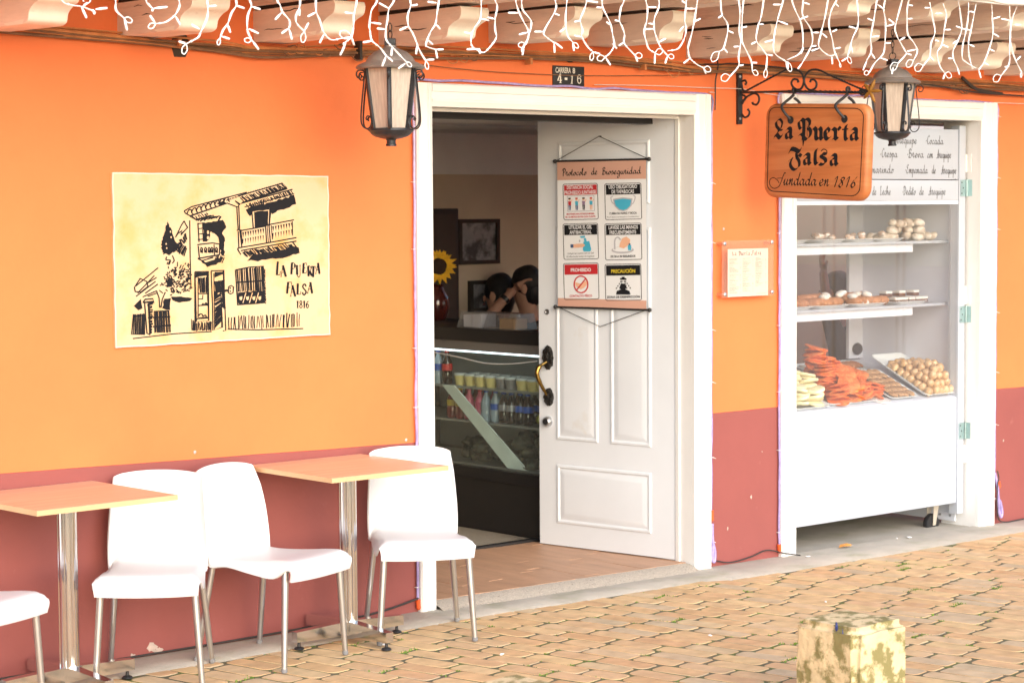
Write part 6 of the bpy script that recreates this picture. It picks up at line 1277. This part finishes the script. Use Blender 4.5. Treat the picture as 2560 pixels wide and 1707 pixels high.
for i in range(7): piece('iced_pastry', 'brown pastry with white icing on the middle shelf', 'pastry', 'iced pastries on the middle shelf', (2.97+.06*i+rr.uniform(-.02, .02), .26+.05*(i % 2), ZS+.055+rr.uniform(0, .02)), (.030, .022, .016), SUGAR, rr.uniform(0, 3), rr.uniform(-.3, .3), rr.uniform(-.3, .3))
for i in range(10): piece('pastry_roll', 'baked brown roll on the third plate of the middle shelf', 'pastry', 'brown rolls on the middle shelf', (3.19+.05*(i % 6)+rr.uniform(-.01, .01), .26+.07*(i//6), ZS+.028+.022*(i//6)), (.028, .05, .024), PASTRY, .3+rr.uniform(-.5, .5), 0, 0)
piece('iced_pastry', 'brown pastry with white icing on the middle shelf', 'pastry', 'iced pastries on the middle shelf', (3.26, .232, ZS+.022), (.036, .025, .020), SUGAR, .2)
for i in range(10):
    mbk = 'chocolate_cube'
    if mbk not in proto: mb = MB(); mb.box((-.026, -.026, -.018), (.026, .026, .0), ch=.003); mb.m = 1; mb.box((-.0262, -.0262, .0002), (.0262, .0262, .014), ch=.003); proto[mbk] = [mb.mesh(mbk, [CHOC, SUGAR], None, 30)]
    o = bpy.data.objects.new(mbk, proto[mbk][0]); COL.objects.link(o); o.location = (3.55+.058*(i % 5)+rr.uniform(-.004, .004), .26+.065*(i//5), ZS+.024+.033*(i % 2)*(i//5)); o.rotation_euler.z = rr.uniform(-.15, .15)
    o['label'] = 'small layered chocolate cube on the right plate of the middle shelf'; o['category'] = 'sweet'; o['group'] = 'chocolate cubes on the middle shelf'
# top shelf: plates with wrapped sweets and a heap of meringue puffs
ZS = 1.543
for x, lab in ((2.68, 'white plate at the left end of the top shelf'), (2.98, 'white plate of wrapped sweets, second on the top shelf'), (3.24, 'white plate of wrapped sweets, third on the top shelf'), (3.47, 'white plate of wrapped sweets beside the puff heap')): plate_on(x, .215, ZS, .23, lab)
WRAP = mat('clear_wrapped_sweet', (.56, .38, .28), .25, var=.3, vs=30, coat=.5, col2=(.78, .74, .70), c2s=25, c2lo=.48, c2hi=.6)
for i in range(26): piece('wrapped_sweet', 'small wrapped brown sweet on the '+('leftmost', 'second', 'third', 'rightmost')[i % 4]+' plate of the top shelf', 'sweet', 'wrapped sweets on the top shelf', ((2.68, 2.98, 3.24, 3.47)[i % 4]+rr.uniform(-.085, .085), .26+rr.uniform(0, .1), ZS+.022+rr.uniform(0, .022)), (.024, .018, .015), WRAP, rr.uniform(0, 6), rr.uniform(-.4, .4))
PUFF = mat('dusty_puff', (.58, .48, .38), .7, var=.3, vs=20, bump=.4, bs=60, col2=(.76, .70, .62), c2s=14, c2lo=.48, c2hi=.6)
for i in range(46):
    lay = 0 if i < 20 else 1 if i < 36 else 2
    piece('meringue_puff', ('dusty pale puff at the bottom of the top shelf heap', 'dusty pale puff in the middle of the top shelf heap', 'dusty pale puff crowning the top shelf heap')[lay], 'sweet', 'puffs heaped on the top shelf', (3.45+rr.uniform(0, .42-.09*lay)+.06*lay, .25+rr.uniform(0, .12), ZS+.022+.036*lay+rr.uniform(-.004, .006)), (.036, .026, .021), PUFF, rr.uniform(0, 6), rr.uniform(-.5, .5), rr.uniform(-.5, .5))

# bits on the ground
LEAFM = mat('dry_leaf', (.58, .25, .05), .7, var=.3, vs=40)
lf_ = thing('fallen_leaf', 'curled dry orange leaf on the concrete before the cabinet', 'leaf', (2.80, -.02, gz(2.8)+.01))
mb = MB(); mb.add([(-.05, 0, .0), (-.02, -.016, .006), (.03, -.014, .002), (.06, .0, .004), (.03, .012, .014), (-.02, .014, .012)], [(0, 1, 5), (1, 2, 4, 5), (2, 3, 4)]); mb.build('blade', LEAFM, lf_, local=True, smooth=0)
LIT = mat('litter_paper', (.78, .77, .76), .6)
for i, (x, y, s_) in enumerate(((3.33, -.02, .02), (3.25, .0, .008), (2.42, -.1, .016), (-.33, -.92, .010), (1.5, -1.0, .008), (.55, -1.2, .009), (-.55, -.46, .012))):
    o = piece('paper_scrap', 'tiny white paper scrap lying on the ground', 'litter', 'paper scraps on the ground', (x, y, gz(x)+.008), (s_, s_*.6, .004), LIT, i, .1, .1, key='scrap%d' % i, amp=.5)
# ---------------------------------------------------------------- refrigerated counter inside the open doorway (faces left)
CX = 1.66; CY0, CY1 = .99, 2.75; CXB = 2.28
case = thing('refrigerated_counter', 'black refrigerated display counter with lit glass front inside the open doorway', 'display case', (CX, 1.8, 0))
mb = MB(); mb.box((CX+.01, CY0, .013), (CXB, CY1, .288)); mb.box((CX-.012, CY0, .2885), (CXB, CY1, .350), ch=.006); mb.build('base_panel', BLACKM, case)
mb = MB(); mb.box((CX+.02, CY0, 1.022), (CXB, CY1, 1.092), ch=.006); mb.build('counter_top', BLACKM, case)
GREYH = mat('grey_header', (.16, .15, .14), .4); mb = MB(); mb.box((CX+.03, CY0, .972), (CX+.06, CY1, 1.0215)); mb.box((CX+.028, 1.05, .982), (CX+.0298, 1.45, 1.01)); mb.build('header', GREYH, case)
TUBE = mat('cool_light_tube', (.9, .95, 1), .4, emit=(.80, .95, 1), es=1.3); mb = MB(); mb.box((CX+.036, CY0+.03, .962), (CX+.058, CY1-.03, .9715)); mb.build('light_tube', TUBE, case)
LIN = mat('case_lining', (.40, .42, .42), .4); mb = MB(); mb.box((CXB-.02, CY0, .351), (CXB, CY1, 1.0215)); mb.box((CX+.02, CY1-.02, .351), (CXB-.021, CY1, 1.0215)); mb.box((CX+.02, CY0, .351), (CXB-.021, CY0+.02, 1.0215)); mb.build('lining', LIN, case)
CG2 = pane_mat('case_glass', (.90, .95, .94), 1.5, .0, .02, (.6, .7, .68)); mb = MB(); mb.box((CX, CY0+.02, .351), (CX+.006, CY1-.02, .971)); mb.build('front_glass', CG2, case, smooth=0)
SHELFG = mat('steel_shelf', (.35, .36, .37), .3, .6)
for z, w in ((.762, .34), (.578, .42)):
    mb = MB(); mb.box((CX+.05, CY0+.021, z), (CX+.05+w, CY1-.021, z+.012)); mb.build('shelf', SHELFG, case)
mb = MB(); mb.tube(cr([(CX-.004, 1.08, .945), (CX-.006, 1.30, .92), (CX-.006, 1.5, .915), (CX-.005, 1.7, .935), (CX-.004, 1.95, .955)], 6), .003, 5); mb.build('loose_wire', WCORD, case)
mb = MB(); q = [(1.905, .775), (1.80, .775), (1.20, .362), (1.36, .362)]; mb.add([(CX+.034, y, z) for y, z in q]+[(CX+.042, y, z) for y, z in q], [(0, 1, 2, 3), (7, 6, 5, 4), (0, 4, 5, 1), (1, 5, 6, 2), (2, 6, 7, 3), (3, 7, 4, 0)]); mb.build('light_band_strip', mat('pale_light_band', (.80, .88, .83), .25, var=.1, vs=8), case, smooth=0)  # pale solid strip added to stand for a diagonal band of light on the glass
rr = random.Random(41)
def bottle(kind, label, x, y, z, h, body, cap, lab, group):
    t = thing('drink_bottle', label, 'bottle', (x, y, z), group=group); r = .030
    mb = MB(); mb.lathe([(r*.8, 0), (r, .01), (r, h*.30), (r*.93, h*.36), (r, h*.44), (r, h*.60), (r*.72, h*.74), (r*.38, h*.86), (r*.36, h*.93), (r*.1, h*.93)], (0, 0, 0), 14); mb.build('body', body, t, local=True)
    mb = MB(); mb.lathe([(r*.46, h*.93), (r*.46, h), (.001, h)], (0, 0, 0), 12); mb.build('cap', cap, t, local=True)
    mb = MB(); mb.lathe([(r*1.02, h*.40), (r*1.02, h*.60), (r*.99, h*.60)], (0, 0, 0), 14); mb.build('label', lab, t, local=True)
COLA = mat('cola_dark', (.025, .010, .008), .12, coat=.6); WATER = mat('clear_bottle', (.36, .44, .52), .1, coat=.6); BLUE = mat('blue_label', (.02, .10, .50), .4); REDL = mat('red_label', (.60, .03, .03), .4); YELL = mat('yellow_label', (.70, .48, .04), .4); PINKB = mat('pink_drink', (.60, .12, .20), .3, coat=.4); SILV = mat('silver_label', (.40, .40, .44), .3, .4); AMB = mat('amber_drink', (.22, .03, .03), .2, coat=.4)
z = .590
for i, (y, b, c, l, nm) in enumerate(((1.905, AMB, YELL, YELL, 'dark red drink bottle with yellow cap and label, at the left of the middle shelf'), (1.83, AMB, YELL, YELL, 'dark red drink bottle with yellow cap, second on the middle shelf'), (1.755, PINKB, PINKB, PINKB, 'pink drink bottle on the middle shelf'), (1.68, PINKB, REDL, PINKB, 'pink drink bottle with red cap on the middle shelf'),
    (1.62, WATER, BLUE, WATER, 'clear water bottle with blue cap left of the cola'), (1.545, WATER, BLUE, BLUE, 'clear water bottle with blue label beside the cola'), (1.475, COLA, BLUE, SILV, 'dark cola bottle with silver label and blue cap'), (1.41, COLA, BLUE, SILV, 'dark cola bottle with silver label, right of its twin'), (1.345, COLA, BLUE, BLUE, 'dark cola bottle with blue label, left of its twin'), (1.28, COLA, BLUE, BLUE, 'dark cola bottle with blue label nearest the yellow fruit'))):
    bottle('b', nm, CX+.10+rr.uniform(0, .02), y, z, .165, b, c, l, 'drink bottles on the middle shelf of the counter')
    bottle('b', 'drink bottle in the back row of the middle shelf', CX+.20, y-.02, z, .165, b, c, l, 'drink bottles in the back row of the counter')
bottle('c', 'dark cola bottle with red cap and label on the upper shelf', CX+.09, 1.925, .774, .185, COLA, REDL, REDL, 'cola bottles on the upper shelf')
bottle('c', 'clear bottle with blue label at the left end of the upper shelf', CX+.09, 2.0, .774, .18, WATER, BLUE, BLUE, 'cola bottles on the upper shelf')
CUP = mat('clear_cup', (.62, .62, .58), .15, coat=.5); CUST = mat('yellow_custard', (.74, .60, .24), .4); GELA = mat('grey_jelly', (.22, .20, .20), .3)
for i, (y, m_) in enumerate(((1.82, CUST), (1.735, CUST), (1.65, CUST), (1.565, CUST), (1.475, GELA), (1.40, GELA), (1.31, CUST), (1.225, CUST), (1.15, CUST))):
    for row_ in (0, 1):
        t = thing('dessert_cup', 'clear lidded cup of %s on the upper counter shelf' % ('yellow custard' if m_ is CUST else 'grey jelly'), 'cup', (CX+.10+row_*.09, y-row_*.02, .774), group='lidded cups of %s on the upper shelf' % ('custard' if m_ is CUST else 'jelly'))
        mb = MB(); mb.lathe([(.028, 0), (.037, .052), (.034, .052), (.001, .051)], (0, 0, 0), 14); mb.build('filling', m_, t, local=True)
        mb = MB(); mb.lathe([(.0375, .0525), (.0385, .058), (.037, .062), (.03, .066), (.001, .067)], (0, 0, 0), 14); mb.build('lid', CUP, t, local=True)
FRUIT = mat('yellow_green_fruit', (.50, .44, .06), .45, var=.2, vs=10, col2=(.38, .40, .06), c2s=8, c2lo=.5, c2hi=.7)
for i in range(26):
    lay = i//10
    piece('yellow_fruit', 'yellow green fruit in the '+('bottom', 'middle', 'top')[lay]+' layer of the fruit pile', 'fruit', 'yellow fruit piled on the middle shelf', (CX+.10+rr.uniform(0, .14), 1.02+rr.uniform(.02, .20-.045*lay), .62+.043*lay+rr.uniform(-.005, .008)), (.036, .032, .031), FRUIT, rr.uniform(0, 6), rr.uniform(-.5, .5), 0, amp=.15)
WRAPD = mat('dark_leaf_parcel', (.055, .05, .03), .45, var=.5, vs=20, bump=.8, bs=50, col2=(.28, .28, .15), c2s=9, c2lo=.6, c2hi=.72)
for i in range(40):
    lay = i//16
    piece('leaf_parcel', 'dark leaf wrapped parcel in the '+('bottom', 'middle', 'top')[lay]+' layer inside the counter', 'food parcel', 'leaf wrapped parcels in the bottom of the counter', (CX+.09+rr.uniform(0, .22), 1.06+(i % 16)*.057+rr.uniform(-.02, .02), .385+.055*lay+rr.uniform(-.008, .01)), (.045, .055, .036), WRAPD, rr.uniform(0, 6), rr.uniform(-.4, .4), rr.uniform(-.4, .4), amp=.5, seg=10, rings=7)
TUB = mat('steel_tub', (.30, .30, .31), .35, .7); 
mb = MB(); mb.box((CX+.03, CY0+.03, .352), (CX+.45, CY1-.03, .362)); mb.build('bottom_deck', TUB, case)
# clear boxes on the counter
BOXP = pane_mat('clear_plastic_box', (.75, .76, .78), 1.5, .08, .10, (.55, .56, .58)); STRW = mat('white_straws', (.72, .72, .74), .4); TANP = mat('tan_paper', (.50, .28, .10), .6)
for i, (y0, y1, m_, lab) in enumerate(((1.60, 1.78, STRW, 'clear box of wrapped white straws on the black counter'), (1.30, 1.56, TANP, 'clear box of tan paper napkins on the black counter'))):
    t = thing('counter_box', lab, 'box', (1.80, (y0+y1)/2, 1.093)); mb = MB()
    mb.add([(1.70, y0, 1.094), (1.86, y0, 1.094), (1.86, y1, 1.094), (1.70, y1, 1.094), (1.725, y0+.012, 1.178), (1.845, y0+.012, 1.178), (1.845, y1-.012, 1.178), (1.725, y1-.012, 1.178)], [(0, 3, 2, 1), (4, 5, 6, 7), (0, 1, 5, 4), (1, 2, 6, 5), (2, 3, 7, 6), (3, 0, 4, 7)]); mb.build('box', BOXP, t, smooth=0)
    mb = MB()
    if m_ is STRW:
        for k in range(9): mb.box((1.735, y0+.016+k*.0085, 1.096), (1.84, y0+.022+k*.0085, 1.165))
        for k in range(8): mb.box((1.738, y0+.10+k*.0085, 1.096), (1.84, y0+.106+k*.0085, 1.160))
    else: mb.box((1.74, y0+.06, 1.096), (1.84, y0+.17, 1.150))
    mb.build('contents', m_, t, smooth=0)

# sunflower in a vase at the far end of the counter
PET = mat('sunflower_petal', (.82, .46, .02), .6, var=.15, vs=30); SEED = mat('sunflower_seed_head', (.035, .018, .010), .9, bump=.6, bs=120); VASE = mat('dark_red_vase', (.07, .014, .010), .2, var=.4, vs=14, coat=.6); STEM = mat('green_stem', (.06, .12, .02), .7)
sf = thing('sunflower', 'yellow sunflower with dark centre above the red vase at the doorway edge', 'flower', (2.085, 2.40, 1.403))
face = Vector((-.66, -.75, .06)).normalized(); ex = Vector((.75, -.66, 0)).normalized(); ey = face.cross(ex)*-1
if ey.z < 0: ey = -ey
c0 = Vector((2.085, 2.40, 1.403))
for rg_, n_, r1, off in ((0, 17, .108, 0), (1, 16, .098, .19)):
    for k in range(n_):
        a = 2*math.pi*(k+off)/n_+rr.uniform(-.06, .06); d = ex*math.cos(a)+ey*math.sin(a); s_ = -ex*math.sin(a)+ey*math.cos(a); r2 = r1*rr.uniform(.9, 1.06); b0 = c0+face*(-.004*rg_)
        mb = MB(); P = [b0+d*.040-s_*.006, b0+d*.040+s_*.006, b0+d*(.07)+s_*.014+face*.008, b0+d*r2-face*.004, b0+d*.07-s_*.014+face*.008, b0+d*.07+face*.012]
        mb.add(P, [(0, 1, 5), (1, 2, 5), (2, 3, 5), (3, 4, 5), (4, 0, 5)]); mb.build('petal', PET, sf, smooth=0)
mb = MB(); mb.blob(c0, (.048, .03, .048), 3, .1, 16, 10, Matrix((ex, -face, ey)).transposed()); mb.build('seed_head', SEED, sf)
mb = MB(); mb.tube(cr([c0-face*.01, c0-face*.05+Vector((0, 0, -.06)), Vector((2.12, 2.46, 1.25)), Vector((2.11, 2.45, 1.14))], 5), .006, 8); mb.build('stem', STEM, sf)
vs_ = thing('flower_vase', 'dark red glazed vase holding the sunflower on the counter', 'vase', (2.11, 2.45, 1.092))
mb = MB(); mb.lathe([(.045, 0), (.06, .02), (.075, .08), (.07, .13), (.045, .17), (.038, .19), (.046, .205), (.038, .204), (.03, .18), (.001, .15)], (2.11, 2.45, 1.0925), 24); mb.build('vase', VASE, vs_)
# pictures, cupboard on the back wall
FRAMEM = mat('dark_picture_frame', (.022, .017, .014), .45)
PHOTO = mat('faded_photo', (.26, .26, .28), .5, var=.25, vs=9, col2=(.05, .05, .055), c2s=6, c2lo=.47, c2hi=.58)
for (xa, za, xb, zb, lab) in ((2.635, 1.392, 2.962, 1.668, 'larger dark framed old street photograph on the tan wall'), (2.72, 1.10, 2.90, 1.292, 'small dark framed photograph hung under the larger one')):
    t = thing('framed_picture', lab, 'picture', ((xa+xb)/2, 2.9, (za+zb)/2), rot=(0, R(1.2), 0)); mb = MB(); b_ = .024
    for lo, hi in (((xa, 2.87, za), (xb, 2.899, za+b_)), ((xa, 2.87, zb-b_), (xb, 2.899, zb)), ((xa, 2.87, za+b_), (xa+b_, 2.899, zb-b_)), ((xb-b_, 2.87, za+b_), (xb, 2.899, zb-b_))): mb.box(lo, hi)
    mb.build('frame', FRAMEM, t); mb = MB(); mb.box((xa+b_, 2.885, za+b_), (xb-b_, 2.898, zb-b_)); ph = mb.build('photograph', PHOTO, t)
cpb = thing('dark_cupboard', 'tall dark wooden cupboard behind the sunflower', 'cupboard', (2.3, 2.7, 0))
mb = MB(); mb.box((1.9, 2.62, .013), (2.42, 2.895, 1.735), ch=.006); mb.build('carcass', FRAMEM, cpb); mb = MB(); mb.box((1.93, 2.612, .1), (2.15, 2.6195, 1.70)); mb.box((2.17, 2.612, .1), (2.39, 2.6195, 1.70)); mb.build('cupboard_door', mat('dark_wood', (.035, .022, .016), .4, var=.2, vs=6), cpb)

# ---------------------------------------------------------------- people
SKINM = mat('skin', (.50, .27, .18), .5, var=.06, vs=10); HAIR = mat('black_hair', (.010, .008, .008), .5, var=.3, vs=40, bump=.6, bs=120, stretch=(1, 1, .2)); SHIRT = mat('black_shirt', (.014, .013, .017), .85, var=.2, vs=12, bump=.3, bs=30); TROU = mat('dark_trousers', (.02, .022, .03), .85, bump=.3, bs=30); WATCH = mat('watch', (.02, .02, .022), .3)
def skin_mesh(name, V, E, rad, m, sub=2, rootv=0):
    me = bpy.data.meshes.new(name); bm = bmesh.new(); ly = bm.verts.layers.skin.verify(); bv = [bm.verts.new(v) for v in V]
    for a, b in E: bm.edges.new((bv[a], bv[b]))
    for i, v in enumerate(bv):
        r = rad[i]; v[ly].radius = r if isinstance(r, tuple) else (r, r); v[ly].use_root = (i == rootv)
    bm.to_mesh(me); bm.free(); o = bpy.data.objects.new('tmp', me); COL.objects.link(o)
    sk = o.modifiers.new('s', 'SKIN'); sk.use_smooth_shade = True; sb = o.modifiers.new('d', 'SUBSURF'); sb.levels = sub; sb.render_levels = sub
    dg = bpy.context.evaluated_depsgraph_get(); r = bpy.data.meshes.new_from_object(o.evaluated_get(dg)); r.name = name
    bpy.data.objects.remove(o); bpy.data.meshes.remove(me); r.materials.clear(); r.materials.append(m); r.shade_smooth(); return r
def person(label, loc, rz, raise_side, arm, head_tilt=(0, 0), bun=False):
    """seated figure; local -y is forward, +z up, origin on the floor below the hips"""
    t = thing('person', label, 'person', loc, rz)
    hx, hy = head_tilt; sh = .99; hip = .50
    head = Vector((hx, -.03+hy, 1.25))
    V = [(0, 0, hip+.02), (0, .02, .68), (0, .03, .86), (0, .02, sh), (hx*.4, .0+hy*.4, 1.08), tuple(head+Vector((0, .01, -.05))), tuple(head+Vector((0, 0, .04)))]
    Ed = [(0, 1), (1, 2), (2, 3), (3, 4), (4, 5), (5, 6)]; rad = [(.13, .10), (.12, .09), (.14, .095), (.11, .075), (.048, .048), (.070, .082), (.068, .085)]
    TV = [(0, 0, hip), (0, .02, .68), (0, .03, .86), (0, .02, sh), (hx*.3, .0, 1.045)]; TE = [(0, 1), (1, 2), (2, 3), (3, 4)]; tr = [(.15, .115), (.135, .105), (.155, .11), (.125, .088), (.062, .06)]
    hands = []
    for s in (-1, 1):
        a = [Vector((s*.165, .015, .965))]
        if s == raise_side: a += [Vector(arm[0]), Vector(arm[1]), Vector(arm[2])]
        else: a += [Vector((s*.22, -.02, .72)), Vector((s*.16, -.22, .62)), Vector((s*.12, -.29, .615))]
        i = len(V); V += [tuple(p) for p in a]; rad += [.055, .042, .028, .026]; Ed += [(3, i), (i, i+1), (i+1, i+2), (i+2, i+3)]
        j = len(TV); mid = a[1].lerp(a[2], .15) if s == raise_side else a[1].lerp(a[2], .8); TV += [tuple(a[0]), tuple(a[1]), tuple(mid)]; tr += [.068, .055, .048]; TE += [(3, j), (j, j+1), (j+1, j+2)]
        hands.append((a[2], a[3]))
        k = len(V)
        L_ = [Vector((s*.09, -.02, hip)), Vector((s*.12, -.40, .50)), Vector((s*.12, -.42, .10)), Vector((s*.13, -.54, .045))]
        V += [tuple(p) for p in L_]; rad += [.075, .055, .04, .03]; Ed += [(0, k), (k, k+1), (k+1, k+2), (k+2, k+3)]
    o = bpy.data.objects.new('body', skin_mesh('body', V, Ed, rad, SKINM)); COL.objects.link(o); o.parent = t
    o = bpy.data.objects.new('shirt', skin_mesh('shirt', TV, TE, tr, SHIRT)); COL.objects.link(o); o.parent = t
    LV = [(0, 0, hip)]; LE = []; lr = [(.16, .125)]
    for s in (-1, 1):
        k = len(LV); LV += [(s*.09, -.03, hip), (s*.12, -.40, .50), (s*.12, -.42, .12)]; LE += [(0, k), (k, k+1), (k+1, k+2)]; lr += [.088, .066, .055]
    o = bpy.data.objects.new('trousers', skin_mesh('trousers', LV, LE, lr, TROU)); COL.objects.link(o); o.parent = t
    for s in (-1, 1): mb = MB(); mb.blob((s*.13, -.50, .045), (.045, .12, .045), 1, .1, 12, 8); mb.build('shoe', BLACK, t, local=True)
    # hands: palm and five fingers, slightly curled
    for s, (w, h) in zip((-1, 1), hands):
        d = (h-w).normalized(); q = Vector((1, 0, 0)) if abs(d.x) < .6 else Vector((0, 0, 1)); n_ = d.cross(q).normalized(); q = n_.cross(d).normalized()
        HV = [tuple(h), tuple(h+d*.05)]; HE = [(0, 1)]; hr = [(.020, .026), (.017, .036)]
        for k, (off, ln_) in enumerate(((-.028, .062), (-.010, .074), (.009, .070), (.027, .055))):
            b0 = h+d*.062+q*off; i = len(HV); HV += [tuple(b0), tuple(b0+d*ln_*.5+n_*.008), tuple(b0+d*ln_+n_*.028)]; hr += [.0095, .0085, .007]; HE += [(1, i), (i, i+1), (i+1, i+2)]
        i = len(HV); HV += [tuple(h+d*.015-q*.030), tuple(h+d*.05-q*.055+n_*.01), tuple(h+d*.078-q*.060+n_*.02)]; hr += [.012, .010, .008]; HE += [(0, i), (i, i+1), (i+1, i+2)]
        o = bpy.data.objects.new('hand', skin_mesh('hand', HV, HE, hr, SKINM, 1)); COL.objects.link(o); o.parent = t
    mb = MB(); mb.blob(head+Vector((0, .022, .035)), (.086, .098, .105), 4, .10, 18, 12)
    mb.blob(head+Vector((0, .05, -.03)), (.078, .065, .09), 6, .15, 14, 10)
    if bun: mb.blob(head+Vector((.01, .10, .06)), (.05, .05, .05), 8, .2, 12, 8)
    mb.build('hair', HAIR, t, local=True)
    mb = MB()
    for s in (-1, 1):
        mb.m = 0; mb.blob(head+Vector((s*.080, -.0, -.005)), (.012, .020, .032), 1, .2, 8, 6)      # ears
    mb.blob(head+Vector((0, -.088, -.022)), (.013, .020, .022), 2, .1, 8, 6)                       # nose
    mb.m = 1
    for s in (-1, 1): mb.blob(head+Vector((s*.031, -.082, .008)), (.013, .006, .006), 1, 0, 8, 5)
    mb.m = 2; mb.blob(head+Vector((0, -.082, -.055)), (.024, .007, .006), 1, 0, 10, 5)
    mb.build('face', [SKINM, HAIR, mat('lips', (.35, .10, .08), .5)], t, local=True)
    return t
p1 = person('person in black with a raised bare arm and a wristwatch, hand against black hair', (2.955, 2.60, .0), R(-131), 1, ((.21, -.27, 1.06), (.145, -.135, 1.20), (.115, -.085, 1.245)), (0, 0))
mb = MB(); a0, a1 = Vector((.155, -.157, 1.178)), Vector((.147, -.140, 1.196)); mb.tube([a0, a1], .034, 14); mb.build('wristwatch', WATCH, p1, local=True)
person('dark haired person in black sitting half hidden behind the other', (2.90, 2.79, -.05), R(-150), 1, ((.22, -.05, .74), (.14, -.24, .62), (.1, -.3, .62)))
person('person in black behind the pastry cabinet with one hand raised to the left', (4.72, 1.62, -.06), R(205), 1, ((.26, -.02, 1.16), (.20, -.06, 1.36), (.185, -.07, 1.40)), (0, -.02), True)
for x, y, lab in ((2.955, 2.62, 'dark stool under the person with the raised arm'), (2.90, 2.79, 'dark stool under the half hidden person'), (4.72, 1.62, 'dark stool behind the pastry cabinet')):
    t = thing('stool', lab, 'stool', (x, y, .012)); mb = MB(); mb.lathe([(.01, .36), (.15, .36), (.155, .375), (.15, .388), (.01, .388)], (0, 0, 0), 20); mb.build('seat', BLACK, t, local=True)
    for k in range(4): a = k*math.pi/2+.78; mb = MB(); mb.tube([(.10*math.cos(a), .10*math.sin(a), .36), (.15*math.cos(a), .15*math.sin(a), .001)], .011, 8); mb.build('leg', BLACK, t, local=True)

# street cart across the road: seen in the photograph only as a reflection in the cabinet glass
cart = thing('street_cart', 'street cart with sagging pale yellow canopy on thin wooden poles, across the street', 'cart', (13.2, -8.2, -.1), R(-35))
YC = mat('pale_yellow_canvas', (.74, .66, .30), .8, var=.06); POLE = mat('orange_pole', (.45, .22, .04), .6)
mb = MB(); vs = []
for h in (0, -.012):
    for j in range(6):
        for i in range(9): u = i/8; v = j/5; vs.append((-.75+1.5*u, -.55+1.1*v, 2.16-.10*abs(v-.5)*2-.05*math.sin(u*math.pi*2)**2+h))
mb.add(vs, [(j*9+i, j*9+i+1, j*9+i+10, j*9+i+9) for j in range(5) for i in range(8)]+[(54+j*9+i, 54+j*9+i+9, 54+j*9+i+10, 54+j*9+i+1) for j in range(5) for i in range(8)]); mb.build('canopy', YC, cart, local=True)
for x, y in ((-.6, -.4), (.6, -.4), (-.6, .4), (.6, .4)): mb = MB(); mb.tube([(x, y, -.05), (x, y, 2.06)], .02, 8); mb.build('pole', POLE, cart, local=True)
mb = MB(); mb.box((-.68, -.45, .72), (.68, .45, .78)); mb.build('tabletop', POLE, cart, local=True)
